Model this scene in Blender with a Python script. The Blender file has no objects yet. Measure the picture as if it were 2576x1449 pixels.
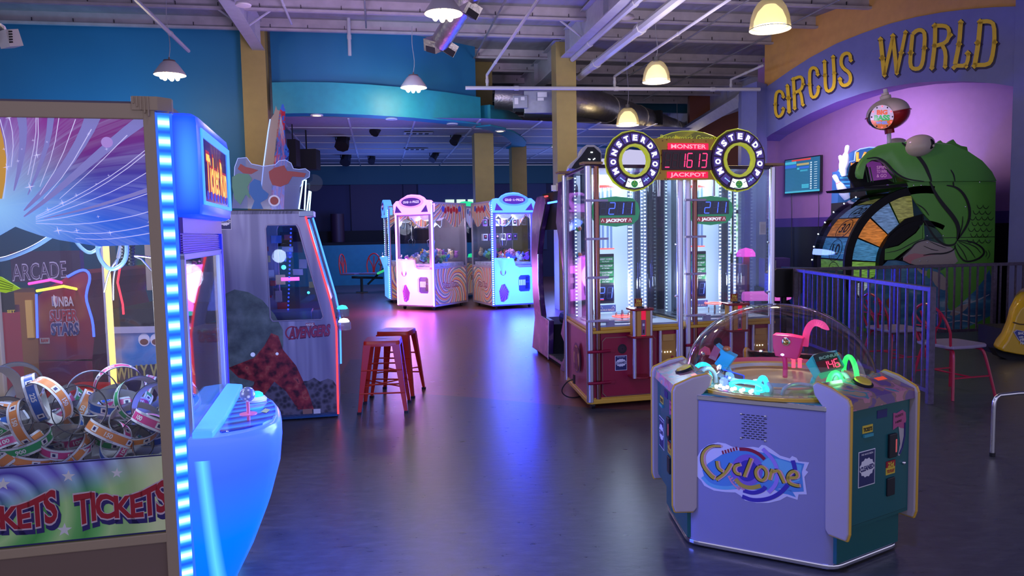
import bpy, math, random
from mathutils import Vector, Matrix
random.seed(7)
D = bpy.data
COL = bpy.context.scene.collection
SC = bpy.context.scene
rad = math.radians
# ------------------------------------------------------------------ camera
F_PX, CX, CY, CAM_H = 1870.0, 1288.0, 724.5, 1.48
_p, _r = rad(4.28), rad(1.09)
FW = Vector((0, math.cos(_p), -math.sin(_p)))
_R0, _U0 = Vector((1, 0, 0)), Vector((0, math.sin(_p), math.cos(_p)))
RT = math.cos(_r)*_R0 - math.sin(_r)*_U0
UP = math.sin(_r)*_R0 + math.cos(_r)*_U0
cam = D.objects.new('camera', D.cameras.new('camera')); COL.objects.link(cam)
cam.data.sensor_width = 36.0; cam.data.lens = F_PX/2576*36
cam.data.clip_start = .05; cam.data.clip_end = 200
cam.matrix_world = Matrix(((RT.x, UP.x, -FW.x, 0), (RT.y, UP.y, -FW.y, 0), (RT.z, UP.z, -FW.z, CAM_H), (0, 0, 0, 1)))
SC.camera = cam
# ------------------------------------------------------------------ exposure, world, room light
SC.view_settings.view_transform = 'Standard'; SC.view_settings.look = 'None'
SC.view_settings.exposure = 0.3; SC.view_settings.gamma = 1.0
SC.view_settings.use_curve_mapping = False
w = D.worlds.new('world'); SC.world = w; w.use_nodes = True
w.node_tree.nodes['Background'].inputs[0].default_value = (.28, .27, .40, 1)
w.node_tree.nodes['Background'].inputs[1].default_value = 1.7

def lamp(name, loc, col, power, r=.1, kind='POINT', size=None, aim=None, spread=None):
    l = D.lights.new(name, kind); l.color = col; l.energy = power
    if kind == 'AREA':
        l.shape = 'RECTANGLE'; l.size = size[0]; l.size_y = size[1]
        if spread: l.spread = rad(spread)
    else:
        l.shadow_soft_size = r
        if kind == 'SPOT': l.spot_size = rad(spread or 90); l.spot_blend = .8
    o = D.objects.new(name, l); COL.objects.link(o); o.location = loc
    if aim is not None:
        d = Vector(aim)-Vector(loc); o.rotation_euler = d.to_track_quat('-Z', 'Y').to_euler()
    return o
# coloured fill lights added to tint and brighten the hall, without fixtures
lamp('wall_fill_cyan', (-6.4, 10.9, 2.5), (.18, .58, 1.0), 130, .5, 'SPOT', aim=(-6.9, 12.3, 3.1), spread=120)
lamp('wall_fill_teal', (-2.3, 11.6, 2.9), (.25, .8, 1.0), 75, .3, 'SPOT', aim=(-1.2, 13.9, 3.4), spread=130)
lamp('roof_fill_violet', (-2.0, 9.5, 3.0), (.70, .52, 1.0), 230, .5, 'SPOT', aim=(-2.0, 11.5, 5.2), spread=140)
lamp('roof_fill_lilac', (2.2, 9.6, 3.2), (.85, .74, .92), 170, .5, 'SPOT', aim=(2.2, 11.5, 5.2), spread=140)
lamp('stage_fill_blue', (-3.2, 19.5, 1.9), (.12, .22, 1.0), 110, .4)
lamp('stage_fill_navy', (1.2, 20.0, 1.9), (.2, .3, 1.0), 100, .4)
lamp('alcove_fill_violet', (5.0, 12.2, 2.9), (.88, .72, 1.0), 170, .4, 'SPOT', aim=(6.5, 13.3, 2.4), spread=150)
lamp('aisle_fill_blue', (.9, 1.6, 3.6), (.22, .25, 1.0), 110, .10, 'SPOT', aim=(1.0, 4.0, .5), spread=80)
lamp('aisle_fill_lilac', (-.4, 2.2, 4.2), (.60, .55, 1.0), 60, .10, 'SPOT', aim=(-.4, 6.5, 0), spread=110)

# ------------------------------------------------------------------ coordinates
def ray(px, py): return FW + (px-CX)/F_PX*RT - (py-CY)/F_PX*UP
EYE = Vector((0, 0, CAM_H))
def at_y(px, py, Y):
    d = ray(px, py); return EYE + d*(Y/d.y)
def at_z(px, py, z=0.0):
    d = ray(px, py); return EYE + d*((z-CAM_H)/d.z)

class Fr:
    """local frame of a thing: origin on the floor, turned about z"""
    def __init__(s, x=0, y=0, a=0, z=0):
        s.o = Vector((x, y, z)); s.a = rad(a)
        s.M = Matrix.Translation(s.o) @ Matrix.Rotation(s.a, 4, 'Z'); s.I = s.M.inverted()
    def _ry(s, px, py):
        return (s.I @ EYE), (s.I.to_3x3() @ ray(px, py))
    def Y(s, px, py, y=0.0):
        o, d = s._ry(px, py); q = o + d*((y-o.y)/d.y); return (q.x, q.z)
    def X(s, px, py, x=0.0):
        o, d = s._ry(px, py); q = o + d*((x-o.x)/d.x); return (q.y, q.z)
    def Z(s, px, py, z=0.0):
        o, d = s._ry(px, py); q = o + d*((z-o.z)/d.z); return (q.x, q.y)
W = Fr()
ROOTM = {}

def tag(o, label=None, cat=None, group=None, kind=None):
    if label: o['label'] = label
    if cat: o['category'] = cat
    if group: o['group'] = group
    if kind: o['kind'] = kind
    return o

def thing(name, fr, label, cat, group=None):
    o = D.objects.new(name, None); COL.objects.link(o)
    o.empty_display_size = .1
    o.location = fr.o; o.rotation_euler = (0, 0, fr.a); ROOTM[o.name] = fr.M
    return tag(o, label, cat, group)

# ------------------------------------------------------------------ text glyphs (built-in font)
_TC = {}
def glyphs(s, bold=0.0, shear=0.0, space=1.0):
    k = (s, round(bold, 4), shear, space)
    if k in _TC: return _TC[k]
    c = D.curves.new('t', 'FONT'); c.body = s; c.size = 1; c.offset = bold; c.shear = shear
    c.space_character = space; c.resolution_u = 3; c.fill_mode = 'FRONT'
    ob = D.objects.new('t', c)
    me = D.meshes.new_from_object(ob)
    vs = [(v.co.x, v.co.y) for v in me.vertices]; fs = [tuple(p.vertices) for p in me.polygons]
    D.objects.remove(ob); D.curves.remove(c); D.meshes.remove(me)
    if not vs: vs, fs = [(0, 0), (1, 0), (0, 1)], [(0, 1, 2)]
    x0 = min(v[0] for v in vs); x1 = max(v[0] for v in vs)
    _TC[k] = ([(v[0]-x0, v[1]) for v in vs], fs, x1-x0)
    return _TC[k]

# ------------------------------------------------------------------ mesh builder
class MB:
    def __init__(s, fr=None, mat=None):
        s.fr = fr or W; s.v = []; s.f = []; s.mi = []; s.mats = []; s.cur = 0
        if mat: s.use(mat)
    def use(s, mat):
        if mat not in s.mats: s.mats.append(mat)
        s.cur = s.mats.index(mat); return s
    def add(s, vs, fs):
        b = len(s.v); s.v += [Vector(p) for p in vs]
        for f in fs: s.f.append(tuple(b+i for i in f)); s.mi.append(s.cur)
        return s
    def box(s, x0, x1, y0, y1, z0, z1, M=None):
        vs = [(x, y, z) for z in (z0, z1) for y in (y0, y1) for x in (x0, x1)]
        if M is not None: vs = [M @ Vector(p) for p in vs]
        return s.add(vs, [(0, 2, 3, 1), (4, 5, 7, 6), (0, 1, 5, 4), (2, 6, 7, 3), (0, 4, 6, 2), (1, 3, 7, 5)])
    def cbox(s, c, h, rot=(0, 0, 0)):
        from mathutils import Euler
        M = Matrix.Translation(Vector(c)) @ Euler([rad(a) for a in rot]).to_matrix().to_4x4()
        return s.box(-h[0], h[0], -h[1], h[1], -h[2], h[2], M)
    def poly(s, pts): return s.add(pts, [tuple(range(len(pts)))])
    def prism(s, pts, off):
        n = len(pts); off = Vector(off); q = [Vector(p) for p in pts]
        return s.add(q+[p+off for p in q], [tuple(range(n))[::-1], tuple(range(n, 2*n))] + [(i, (i+1) % n, n+(i+1) % n, n+i) for i in range(n)])
    def pXZ(s, o, y0, y1): return s.prism([(a, y0, b) for a, b in o], (0, y1-y0, 0))
    def pXY(s, o, z0, z1): return s.prism([(a, b, z0) for a, b in o], (0, 0, z1-z0))
    def pYZ(s, o, x0, x1): return s.prism([(x0, a, b) for a, b in o], (x1-x0, 0, 0))
    def dY(s, px, y, off=0.0):     # flat print on the plane local y
        return s.poly([(a, y-off, b) for a, b in [s.fr.Y(*q, y) for q in px]])
    def tube(s, path, r, n=8, closed=False, cap=True):
        P = [Vector(p) for p in path]; m = len(P); vs = []; fs = []
        rr = r if isinstance(r, (list, tuple)) else [r]*m
        T = []
        for i in range(m):
            a = P[(i-1) % m] if (closed or i > 0) else P[i]; b = P[(i+1) % m] if (closed or i < m-1) else P[i]
            T.append((b-a).normalized() if (b-a).length > 1e-9 else Vector((0, 0, 1)))
        up = Vector((0, 0, 1)) if abs(T[0].z) < .9 else Vector((1, 0, 0))
        N = (up - T[0]*up.dot(T[0])).normalized()
        for i in range(m):
            N = (N - T[i]*N.dot(T[i]));
            N = N.normalized() if N.length > 1e-6 else T[i].orthogonal().normalized()
            B = T[i].cross(N)
            for k in range(n):
                a = 2*math.pi*k/n; vs.append(P[i] + (N*math.cos(a)+B*math.sin(a))*rr[i])
        for i in range(m if closed else m-1):
            j = (i+1) % m
            for k in range(n): fs.append((i*n+k, i*n+(k+1) % n, j*n+(k+1) % n, j*n+k))
        if cap and not closed: fs += [tuple(range(n))[::-1], tuple(range((m-1)*n, m*n))]
        return s.add(vs, fs)
    def lathe(s, prof, c=(0, 0, 0), n=20, M=None, a0=0, a1=360):
        full = abs(a1-a0) >= 359.9; k = n if full else n+1; vs = []; fs = []
        for r, z in prof:
            for i in range(k):
                a = rad(a0+(a1-a0)*i/n); p = Vector((r*math.cos(a), r*math.sin(a), z))
                vs.append((M @ p if M is not None else p) + Vector(c))
        for j in range(len(prof)-1):
            for i in range(n):
                i2 = (i+1) % k if full else i+1
                fs.append((j*k+i, j*k+i2, (j+1)*k+i2, (j+1)*k+i))
        return s.add(vs, fs)
    def cyl(s, p0, p1, r, n=12): return s.tube([p0, p1], r, n)
    def sph(s, c, r, n=12, m=8, sc=(1, 1, 1), M=None):
        prof = [(math.sin(math.pi*j/m), -math.cos(math.pi*j/m)) for j in range(m+1)]
        Q = Matrix.Diagonal((r*sc[0], r*sc[1], r*sc[2]))
        if M is not None: Q = M @ Q
        return s.lathe([(max(a, 1e-4), b) for a, b in prof], c, n, Q)
    def disc(s, c, r, U, Vv, n=20, r2=None):
        c, U, Vv = Vector(c), Vector(U), Vector(Vv); o = [c+U*(r*math.cos(2*math.pi*i/n))+Vv*(r*math.sin(2*math.pi*i/n)) for i in range(n)]
        if r2 is None: return s.poly(o)
        q = [c+U*(r2*math.cos(2*math.pi*i/n))+Vv*(r2*math.sin(2*math.pi*i/n)) for i in range(n)]
        return s.add(o+q, [(i, (i+1) % n, n+(i+1) % n, n+i) for i in range(n)])
    def strip(s, pts, w, U=None, N=None):
        """ribbon lying in a plane with normal N"""
        P = [Vector(p) for p in pts]; N = Vector(N); m = len(P); vs = []
        ww = w if isinstance(w, (list, tuple)) else [w]*m
        for i in range(m):
            t = (P[min(i+1, m-1)]-P[max(i-1, 0)]).normalized(); b = t.cross(N).normalized()*(ww[i]/2)
            vs += [P[i]-b, P[i]+b]
        return s.add(vs, [(2*i, 2*i+1, 2*i+3, 2*i+2) for i in range(m-1)])
    def text(s, t, O, U, Vv, w=None, h=.1, bold=.0, shear=0, space=1.0, center=False, warp=None):
        vs, fs, tw = glyphs(t, bold, shear, space)
        cap = .72
        sv = h/cap; su = (w/tw) if w else sv
        O, U, Vv = Vector(O), Vector(U), Vector(Vv)
        ox = -tw*su/2 if center else 0
        if warp: return s.add([warp(x*su+ox, y*sv) for x, y in vs], fs)
        return s.add([O+U*(x*su+ox)+Vv*(y*sv) for x, y in vs], fs)
    def build(s, name, parent=None, smooth=False, bevel=0, label=None, cat=None, group=None, kind=None, auto=None, sub=0):
        Wd = [s.fr.M @ p for p in s.v]
        me = D.meshes.new(name); ob = D.objects.new(name, me); COL.objects.link(ob)
        if parent is not None:
            R = ROOTM[parent.name]; ob.parent = parent; ROOTM[ob.name] = R
        else:
            xs = [p.x for p in Wd]; ys = [p.y for p in Wd]; zs = [p.z for p in Wd]
            c = Vector(((min(xs)+max(xs))/2, (min(ys)+max(ys))/2, min(zs)))
            R = Matrix.Translation(c) @ Matrix.Rotation(s.fr.a, 4, 'Z')
            ob.location = c; ob.rotation_euler = (0, 0, s.fr.a); ROOTM[ob.name] = R
        I = R.inverted()
        me.from_pydata([I @ p for p in Wd], [], s.f)
        for m in s.mats: me.materials.append(m)
        me.polygons.foreach_set('material_index', s.mi)
        if smooth:
            me.polygons.foreach_set('use_smooth', [True]*len(s.f))
            if smooth != 'all':
                me.set_sharp_from_angle(angle=rad(38))
        me.update(); me.validate()
        if bevel:
            b = ob.modifiers.new('bevel', 'BEVEL'); b.width = bevel; b.segments = 2; b.limit_method = 'ANGLE'; b.angle_limit = rad(35)
        if sub:
            b = ob.modifiers.new('sub', 'SUBSURF'); b.levels = sub; b.render_levels = sub
        return tag(ob, label, cat, group, kind)

def copy_thing(root, fr, label=None, cat=None, group=None):
    """a copy of a thing with copies of its parts and sub-parts, set down at another frame"""
    r = root.copy(); COL.objects.link(r)
    r.location = fr.o; r.rotation_euler = (0, 0, fr.a); ROOTM[r.name] = fr.M
    def kids(a, b):
        for ch in list(a.children):
            c = ch.copy(); COL.objects.link(c); c.parent = b; kids(ch, c)
    kids(root, r)
    return tag(r, label, cat, group)

# ------------------------------------------------------------------ materials
def mat(name, col, rough=.5, metal=0.0, emit=None, es=0.0, coat=0.0, spec=.5, noise=0, nscale=8, bump=0):
    m = D.materials.new(name); m.use_nodes = True; nt = m.node_tree; b = nt.nodes['Principled BSDF']
    c4 = tuple(col)+(1,)
    b.inputs['Base Color'].default_value = c4
    b.inputs['Roughness'].default_value = rough; b.inputs['Metallic'].default_value = metal
    b.inputs['Specular IOR Level'].default_value = spec
    b.inputs['Coat Weight'].default_value = coat; b.inputs['Coat Roughness'].default_value = .08
    if emit is not None:
        b.inputs['Emission Color'].default_value = tuple(emit)+(1,); b.inputs['Emission Strength'].default_value = es
    if noise or bump:
        tc = nt.nodes.new('ShaderNodeTexCoord'); n = nt.nodes.new('ShaderNodeTexNoise')
        n.inputs['Scale'].default_value = nscale; n.inputs['Detail'].default_value = 5
        nt.links.new(tc.outputs['Object'], n.inputs['Vector'])
        if noise:
            mx = nt.nodes.new('ShaderNodeMix'); mx.data_type = 'RGBA'; mx.blend_type = 'MULTIPLY'
            mx.inputs[0].default_value = 1; mx.inputs[6].default_value = c4
            mr = nt.nodes.new('ShaderNodeMapRange'); mr.inputs[1].default_value = .3; mr.inputs[2].default_value = .7
            mr.inputs[3].default_value = 1-noise; mr.inputs[4].default_value = 1+noise
            nt.links.new(n.outputs[0], mr.inputs[0]); nt.links.new(mr.outputs[0], mx.inputs[7]); nt.links.new(mx.outputs[2], b.inputs['Base Color'])
        if bump:
            bp = nt.nodes.new('ShaderNodeBump'); bp.inputs['Strength'].default_value = bump; bp.inputs['Distance'].default_value = .01
            nt.links.new(n.outputs[0], bp.inputs['Height']); nt.links.new(bp.outputs[0], b.inputs['Normal'])
    return m

def glass(name, tint=(1, 1, 1), ior=1.3, rough=.02, body=None, bodyfac=0.0, edge=.42, pw_=4.0):
    m = D.materials.new(name); m.use_nodes = True; nt = m.node_tree; nt.nodes.clear()
    o = nt.nodes.new('ShaderNodeOutputMaterial'); t = nt.nodes.new('ShaderNodeBsdfTransparent'); g = nt.nodes.new('ShaderNodeBsdfGlossy')
    f = nt.nodes.new('ShaderNodeLayerWeight'); f.inputs[0].default_value = .5; mx = nt.nodes.new('ShaderNodeMixShader')
    pw = nt.nodes.new('ShaderNodeMath'); pw.operation = 'POWER'; pw.inputs[1].default_value = pw_; ma = nt.nodes.new('ShaderNodeMath'); ma.operation = 'MULTIPLY_ADD'; ma.inputs[1].default_value = edge; ma.inputs[2].default_value = ((ior-1)/(ior+1))**2*1.5
    nt.links.new(f.outputs['Facing'], pw.inputs[0]); nt.links.new(pw.outputs[0], ma.inputs[0])
    t.inputs[0].default_value = tuple(tint)+(1,); g.inputs['Roughness'].default_value = rough
    nt.links.new(ma.outputs[0], mx.inputs[0]); nt.links.new(g.outputs[0], mx.inputs[2])
    src = t.outputs[0]
    if body:
        d = nt.nodes.new('ShaderNodeBsdfDiffuse'); d.inputs[0].default_value = tuple(body)+(1,); m2 = nt.nodes.new('ShaderNodeMixShader')
        m2.inputs[0].default_value = bodyfac; nt.links.new(t.outputs[0], m2.inputs[1]); nt.links.new(d.outputs[0], m2.inputs[2]); src = m2.outputs[0]
    nt.links.new(src, mx.inputs[1]); nt.links.new(mx.outputs[0], o.inputs[0])
    return m

class NT:
    """small helper to write node maths"""
    def __init__(s, name, rough=.4):
        s.m = D.materials.new(name); s.m.use_nodes = True; s.nt = s.m.node_tree; s.b = s.nt.nodes['Principled BSDF']; s.b.inputs['Roughness'].default_value = rough
        tc = s.nt.nodes.new('ShaderNodeTexCoord'); s.co = tc.outputs['Object']
        sp = s.nt.nodes.new('ShaderNodeSeparateXYZ'); s.nt.links.new(s.co, sp.inputs[0]); s.x, s.y, s.z = sp.outputs
    def put(s, sock, v):
        if hasattr(v, 'is_linked') or isinstance(v, bpy.types.NodeSocket): s.nt.links.new(v, sock)
        else: sock.default_value = v
    def M(s, op, a, b=0.0, c=0.0):
        n = s.nt.nodes.new('ShaderNodeMath'); n.operation = op
        s.put(n.inputs[0], a); s.put(n.inputs[1], b); s.put(n.inputs[2], c); return n.outputs[0]
    def ramp(s, fac, stops, mode='LINEAR'):
        n = s.nt.nodes.new('ShaderNodeValToRGB'); n.color_ramp.interpolation = mode; s.put(n.inputs[0], fac)
        e = n.color_ramp.elements
        while len(e) < len(stops): e.new(.5)
        for i, (p, c) in enumerate(stops): e[i].position = p; e[i].color = tuple(c)+(1,)
        return n.outputs[0]
    def mix(s, f, a, b, mode='MIX'):
        n = s.nt.nodes.new('ShaderNodeMix'); n.data_type = 'RGBA'; n.blend_type = mode
        s.put(n.inputs[0], f)
        for k, v in ((6, a), (7, b)):
            s.put(n.inputs[k], v if not isinstance(v, tuple) else tuple(v)+(1,))
        return n.outputs[2]
    def noise(s, scale, vec=None, detail=3, sc=None):
        n = s.nt.nodes.new('ShaderNodeTexNoise'); n.inputs['Scale'].default_value = scale; n.inputs['Detail'].default_value = detail
        v = vec or s.co
        if sc:
            mp = s.nt.nodes.new('ShaderNodeMapping'); mp.inputs['Scale'].default_value = sc; s.nt.links.new(v, mp.inputs[0]); v = mp.outputs[0]
        s.nt.links.new(v, n.inputs['Vector']); return n.outputs[0]
    def voro(s, scale, out='Color', feature='F1'):
        n = s.nt.nodes.new('ShaderNodeTexVoronoi'); n.inputs['Scale'].default_value = scale; n.feature = feature; s.nt.links.new(s.co, n.inputs['Vector']); return n.outputs[out]
    def wave(s, f): return s.M('FRACT', f)
    def swirl(s, u, v, cu, cv, n, twist, warpn=.0):
        du = s.M('SUBTRACT', u, cu); dv = s.M('SUBTRACT', v, cv)
        r = s.M('SQRT', s.M('ADD', s.M('MULTIPLY', du, du), s.M('MULTIPLY', dv, dv)))
        a = s.M('ARCTAN2', dv, du)
        t = s.M('ADD', s.M('MULTIPLY', a, n/6.28318), s.M('MULTIPLY', r, twist))
        if warpn: t = s.M('ADD', t, s.M('MULTIPLY', s.noise(4), warpn))
        return s.M('FRACT', s.M('ADD', t, 40.0)), r
    def out(s, col, emit=0.0, rough=None, bump=None, bstr=.2):
        s.put(s.b.inputs['Base Color'], col)
        if emit: s.put(s.b.inputs['Emission Color'], col); s.b.inputs['Emission Strength'].default_value = emit
        if rough is not None: s.put(s.b.inputs['Roughness'], rough)
        if bump is not None:
            n = s.nt.nodes.new('ShaderNodeBump'); n.inputs['Strength'].default_value = bstr; n.inputs['Distance'].default_value = .01
            s.nt.links.new(bump, n.inputs['Height']); s.nt.links.new(n.outputs[0], s.b.inputs['Normal'])
        return s.m

BLACK = mat('black_plastic', (.012, .012, .016), .4)
MATTE = mat('matte_black', (.01, .01, .014), .8)
CHROME = mat('chrome', (.8, .8, .84), .2, 1)
STEEL = mat('brushed_steel', (.5, .5, .52), .32, 1)
WHITE = mat('white_plastic', (.75, .73, .72), .35)
GLASS = glass('clear_glass', (.93, .95, .97), 1.25)
GLASSG = glass('cabinet_glass', (.96, .97, .98), 1.3)
RED = mat('red_paint', (.62, .03, .012), .28)
MAROON = mat('maroon_panel', (.30, .005, .035), .35)
YELLOW = mat('yellow_trim', (.72, .42, .04), .4)
INK = mat('ink_black', (.008, .008, .01), .5)
PWHITE = mat('print_white', (.8, .8, .8), .5)
PRED = mat('print_red', (.42, .012, .03), .45)
PYEL = mat('print_yellow', (.75, .55, .05), .45)
PBLUE = mat('print_blue', (.03, .12, .5), .45)
NAVY = mat('print_navy', (.02, .02, .13), .45)
def led(name, col, s): return mat(name, col, .5, emit=col, es=s)
LEDBLUE = led('led_blue', (.03, .12, 1.0), 6)
LEDRED = led('led_red', (1.0, .05, .04), 5)
LEDWHITE = led('led_white', (.75, .9, 1.0), 6)
LEDCORE = led('led_core', (.35, .75, 1.0), 9)
BULB = led('warm_bulb', (1.0, .82, .45), 22)
# =================================================================== SETTING
B = Fr(-4.29, 13.2, 10.1)          # the building's own grid
CI = Fr(4.94, 14.5, -69.5)         # the CIRCUS WORLD alcove, set at an angle
def structure(mb, name, **k): return mb.build(name, kind='structure', **k)

# floor: sealed concrete, a worn red-brown coat on its far part
n = NT('sealed_concrete')
geo = n.nt.nodes.new('ShaderNodeNewGeometry'); sp = n.nt.nodes.new('ShaderNodeSeparateXYZ'); n.nt.links.new(geo.outputs['Position'], sp.inputs[0])
gx, gy, gz = sp.outputs
def pn(scale, sc, detail=6):
    t = n.nt.nodes.new('ShaderNodeTexNoise'); t.inputs['Scale'].default_value = scale; t.inputs['Detail'].default_value = detail; t.inputs['Roughness'].default_value = .65
    mp = n.nt.nodes.new('ShaderNodeMapping'); mp.inputs['Scale'].default_value = sc; n.nt.links.new(geo.outputs['Position'], mp.inputs[0]); n.nt.links.new(mp.outputs[0], t.inputs['Vector']); return t.outputs[0]
fine = pn(9, (1, 2.6, 1)); big = pn(.8, (1, 1, 1)); scr = pn(30, (1, 5, 1))
grey = n.ramp(fine, [(.3, (.05, .052, .058)), (.5, (.078, .08, .084)), (.72, (.125, .128, .13))])
grey = n.mix(n.M('MULTIPLY', big, .5), grey, (.075, .072, .08))
red = n.ramp(fine, [(.3, (.17, .062, .05)), (.7, (.28, .11, .08))])
edge = n.M('ADD', gy, n.M('ADD', n.M('MULTIPLY', n.M('SINE', n.M('MULTIPLY', gx, 1.1)), .45), n.M('MULTIPLY', big, .05)))
fac = n.M('SMOOTH_MIN', n.M('MAXIMUM', n.M('MULTIPLY', n.M('SUBTRACT', edge, 6.45), 30.0), 0.0), 1.0, .05)
# a bare grey patch shaped like a wedge beside the stools
pat = n.M('MULTIPLY', n.M('LESS_THAN', n.M('ABSOLUTE', n.M('SUBTRACT', n.M('ADD', gx, n.M('MULTIPLY', gy, .12)), -.55)), .35), n.M('LESS_THAN', n.M('ABSOLUTE', n.M('SUBTRACT', gy, 7.6)), 1.2))
fac = n.M('MULTIPLY', fac, n.M('SUBTRACT', 1.0, n.M('MULTIPLY', pat, .7)))
fac = n.M('MULTIPLY', fac, n.M('MINIMUM', n.M('MAXIMUM', n.M('SUBTRACT', 3.2, gx), 0.0), 1.0))
col = n.mix(fac, grey, red)
rg = n.M('ADD', .20, n.M('MULTIPLY', fine, .22))
FLOORM = n.out(col, rough=rg, bump=n.M('ADD', fine, n.M('MULTIPLY', scr, .35)), bstr=.16)
n.b.inputs['Specular IOR Level'].default_value = .75
m = MB(W, FLOORM); m.poly([(-16, -3, 0), (16, -3, 0), (16, 32, 0), (-16, 32, 0)]); structure(m, 'floor')
# small chips and drips of old paint on the floor
m = MB(W, mat('floor_scratch', (.03, .03, .034), .4))
for i in range(26):
    a, b = random.uniform(-1.2, 1.6), random.uniform(2.6, 6.0); t = random.uniform(-.5, 1.2); l = random.uniform(.01, .06)
    m.strip([(a, b, .0007), (a+l*math.cos(t), b+l*math.sin(t), .0007)], .0025, N=(0, 0, 1))
m.use(mat('floor_scuff', (.45, .42, .38), .35))
m.strip([(-.22, 2.80, .0008), (.0, 2.86, .0008), (.18, 2.885, .0008)], .004, N=(0, 0, 1))
structure(m, 'floor_scratches')

# walls
n = NT('painted_blue', .55); c = n.mix(n.noise(1.5), (.011, .155, .33), (.015, .18, .37)); WALLB = n.out(c, bump=n.noise(60), bstr=.04)
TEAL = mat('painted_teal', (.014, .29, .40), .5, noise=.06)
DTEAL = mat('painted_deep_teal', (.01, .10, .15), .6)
NAVYW = mat('painted_navy', (.022, .028, .10), .65); SLATE = mat('painted_slate', (.03, .055, .16), .6)
TAN = mat('painted_ochre', (.35, .27, .085), .5, noise=.05)
ORANGE = mat('painted_orange', (.62, .33, .10), .55, noise=.05)
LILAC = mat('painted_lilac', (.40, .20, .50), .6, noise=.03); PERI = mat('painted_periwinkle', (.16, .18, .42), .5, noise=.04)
PURP = mat('purple_paint_and_shade', (.10, .045, .30), .5)
m = MB(B, WALLB); m.box(-14, -.2, 0, .2, 0, 5.15); structure(m, 'wall_left')

# hung fascia band in two curved runs, with down lights in its soffit
def band(name, pts, zb, zt, th=.35, mt=TEAL):
    m = MB(W, mt); P = [Vector(p) for p in pts]; Nn = []
    for i in range(len(P)):
        t = (P[min(i+1, len(P)-1)]-P[max(i-1, 0)]).normalized(); Nn.append(Vector((-t.y, t.x)))
    o = [(p.x, p.y) for p in P]+[(p.x+q.x*th, p.y+q.y*th) for p, q in reversed(list(zip(P, Nn)))]
    k = len(P)
    vs = [(x, y, z) for z in (zb, zt) for x, y in o]; N2 = len(o)
    fs = [(i, (i+1) % N2, N2+(i+1) % N2, N2+i) for i in range(N2)]
    for i in range(k-1):
        a, b2, c2, d2 = i, i+1, N2-2-i, N2-1-i
        fs += [(a, d2, c2, b2), (N2+a, N2+b2, N2+c2, N2+d2)]
    m.add(vs, fs); return structure(m, name, smooth=True)
def xy(px, Y): q = at_y(px, 590, Y); return (q.x, q.y)
def arc(pxs):
    out = []
    for i in range(len(pxs)-1):
        for k in range(4):
            t = k/4; out.append(xy(pxs[i][0]*(1-t)+pxs[i+1][0]*t, pxs[i][1]*(1-t)+pxs[i+1][1]*t))
    out.append(xy(*pxs[-1])); return out
band('trim_1', arc([(700, 13.02), (770, 13.02), (850, 13.12), (940, 13.35), (1040, 13.72), (1130, 14.2), (1216, 14.8)]), 3.60, 4.13)
band('wall_back_upper', arc([(700, 13.27), (770, 13.27), (850, 13.37), (940, 13.6), (1040, 13.97), (1130, 14.45), (1205, 15.0)]), 3.7, 5.15, th=.15, mt=WALLB)
band('trim_2', arc([(1240, 15.0), (1275, 15.5), (1300, 16.1), (1318, 16.9), (1328, 17.8), (1325, 18.6), (1310, 19.2)]), 3.60, 4.02)
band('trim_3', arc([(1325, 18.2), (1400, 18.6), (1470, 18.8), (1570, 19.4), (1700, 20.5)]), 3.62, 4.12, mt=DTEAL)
DOWN = mat('downlight_lens', (1, .8, .4), .4, emit=(1, .72, .3), es=4)
for i, (px, py, lab) in enumerate([(797, 289, 'left end of the curved teal band'), (985, 298, 'middle of the curved teal band'), (1138, 311, 'right half of the curved teal band'), (1258, 329, 'rounded teal drum right of the ochre column'), (1396, 368, 'far teal band left of the second ochre column')]):
    q = at_z(px, py, 3.598); fr = Fr(q.x, q.y, 0, 3.58)
    t = thing('down_light', fr, 'round down light glowing under the '+lab, 'light', 'recessed lights of the teal soffit')
    a = MB(fr, WHITE); a.lathe([(.075, .0), (.11, .0), (.11, .018), (.075, .018)], n=16); a.build('rim', t)
    a = MB(fr, DOWN if i in (0, 3, 4) else mat('downlight_dim', (.5, .5, .45), .4)); a.disc((0, 0, .004), .078, (1, 0, 0), (0, 1, 0), 16); a.build('lens', t)

# ochre columns
def column(name, x, y, w, z1, a=10.1, z0=0):
    f = Fr(x, y, a); m = MB(f, TAN); m.box(-w/2, w/2, -w/2, w/2, z0, z1); return structure(m, name, bevel=.006)
column('wall_pier_left', -4.37, 13.13, .40, 5.1)
q = xy(1219, 16.5); column('wall_pier_center', q[0], q[1], .42, 5.15)
q = B.M @ Vector((5.41, -.02, 0)); column('wall_pier_right', q.x, q.y, .38, 4.95)
q = xy(1306, 19.0); column('wall_pier_rear', q[0], q[1], .38, 3.65)

# room behind: drop ceiling, navy rear wall, half wall of the stage
n = NT('ceiling_tile', .7)
gu = n.M('FRACT', n.M('ADD', n.M('MULTIPLY', n.x, 1/.61), 50)); 
rib = n.M('SINE', n.M('MULTIPLY', n.y, 40)); 
CT = n.out(n.mix(n.noise(20), (.24, .25, .29), (.34, .35, .39)), bump=rib, bstr=.25)
m = MB(B, CT); m.poly([(-1.2, .3, 3.63), (-1.2, 9.9, 3.63), (8.6, 9.9, 3.63), (8.6, 1.4, 3.63), (3.9, .3, 3.63)]); structure(m, 'ceiling_rear')
m = MB(B, mat('tile_grid', (.5, .52, .58), .5))
for i in range(7): m.box(.2+i*1.22, .235+i*1.22, .4+max(0, (i-3)*.12), 9.9, 3.612, 3.628)
for j in range(7): m.box(.2, 8.6, 1.6+j*1.22, 1.635+j*1.22, 3.612, 3.628)
structure(m, 'ceiling_grid')
m = MB(B, NAVYW); m.box(-1, 20, 10.2, 10.4, 0, 3.65); structure(m, 'wall_rear')
m = MB(B, DTEAL)
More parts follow.
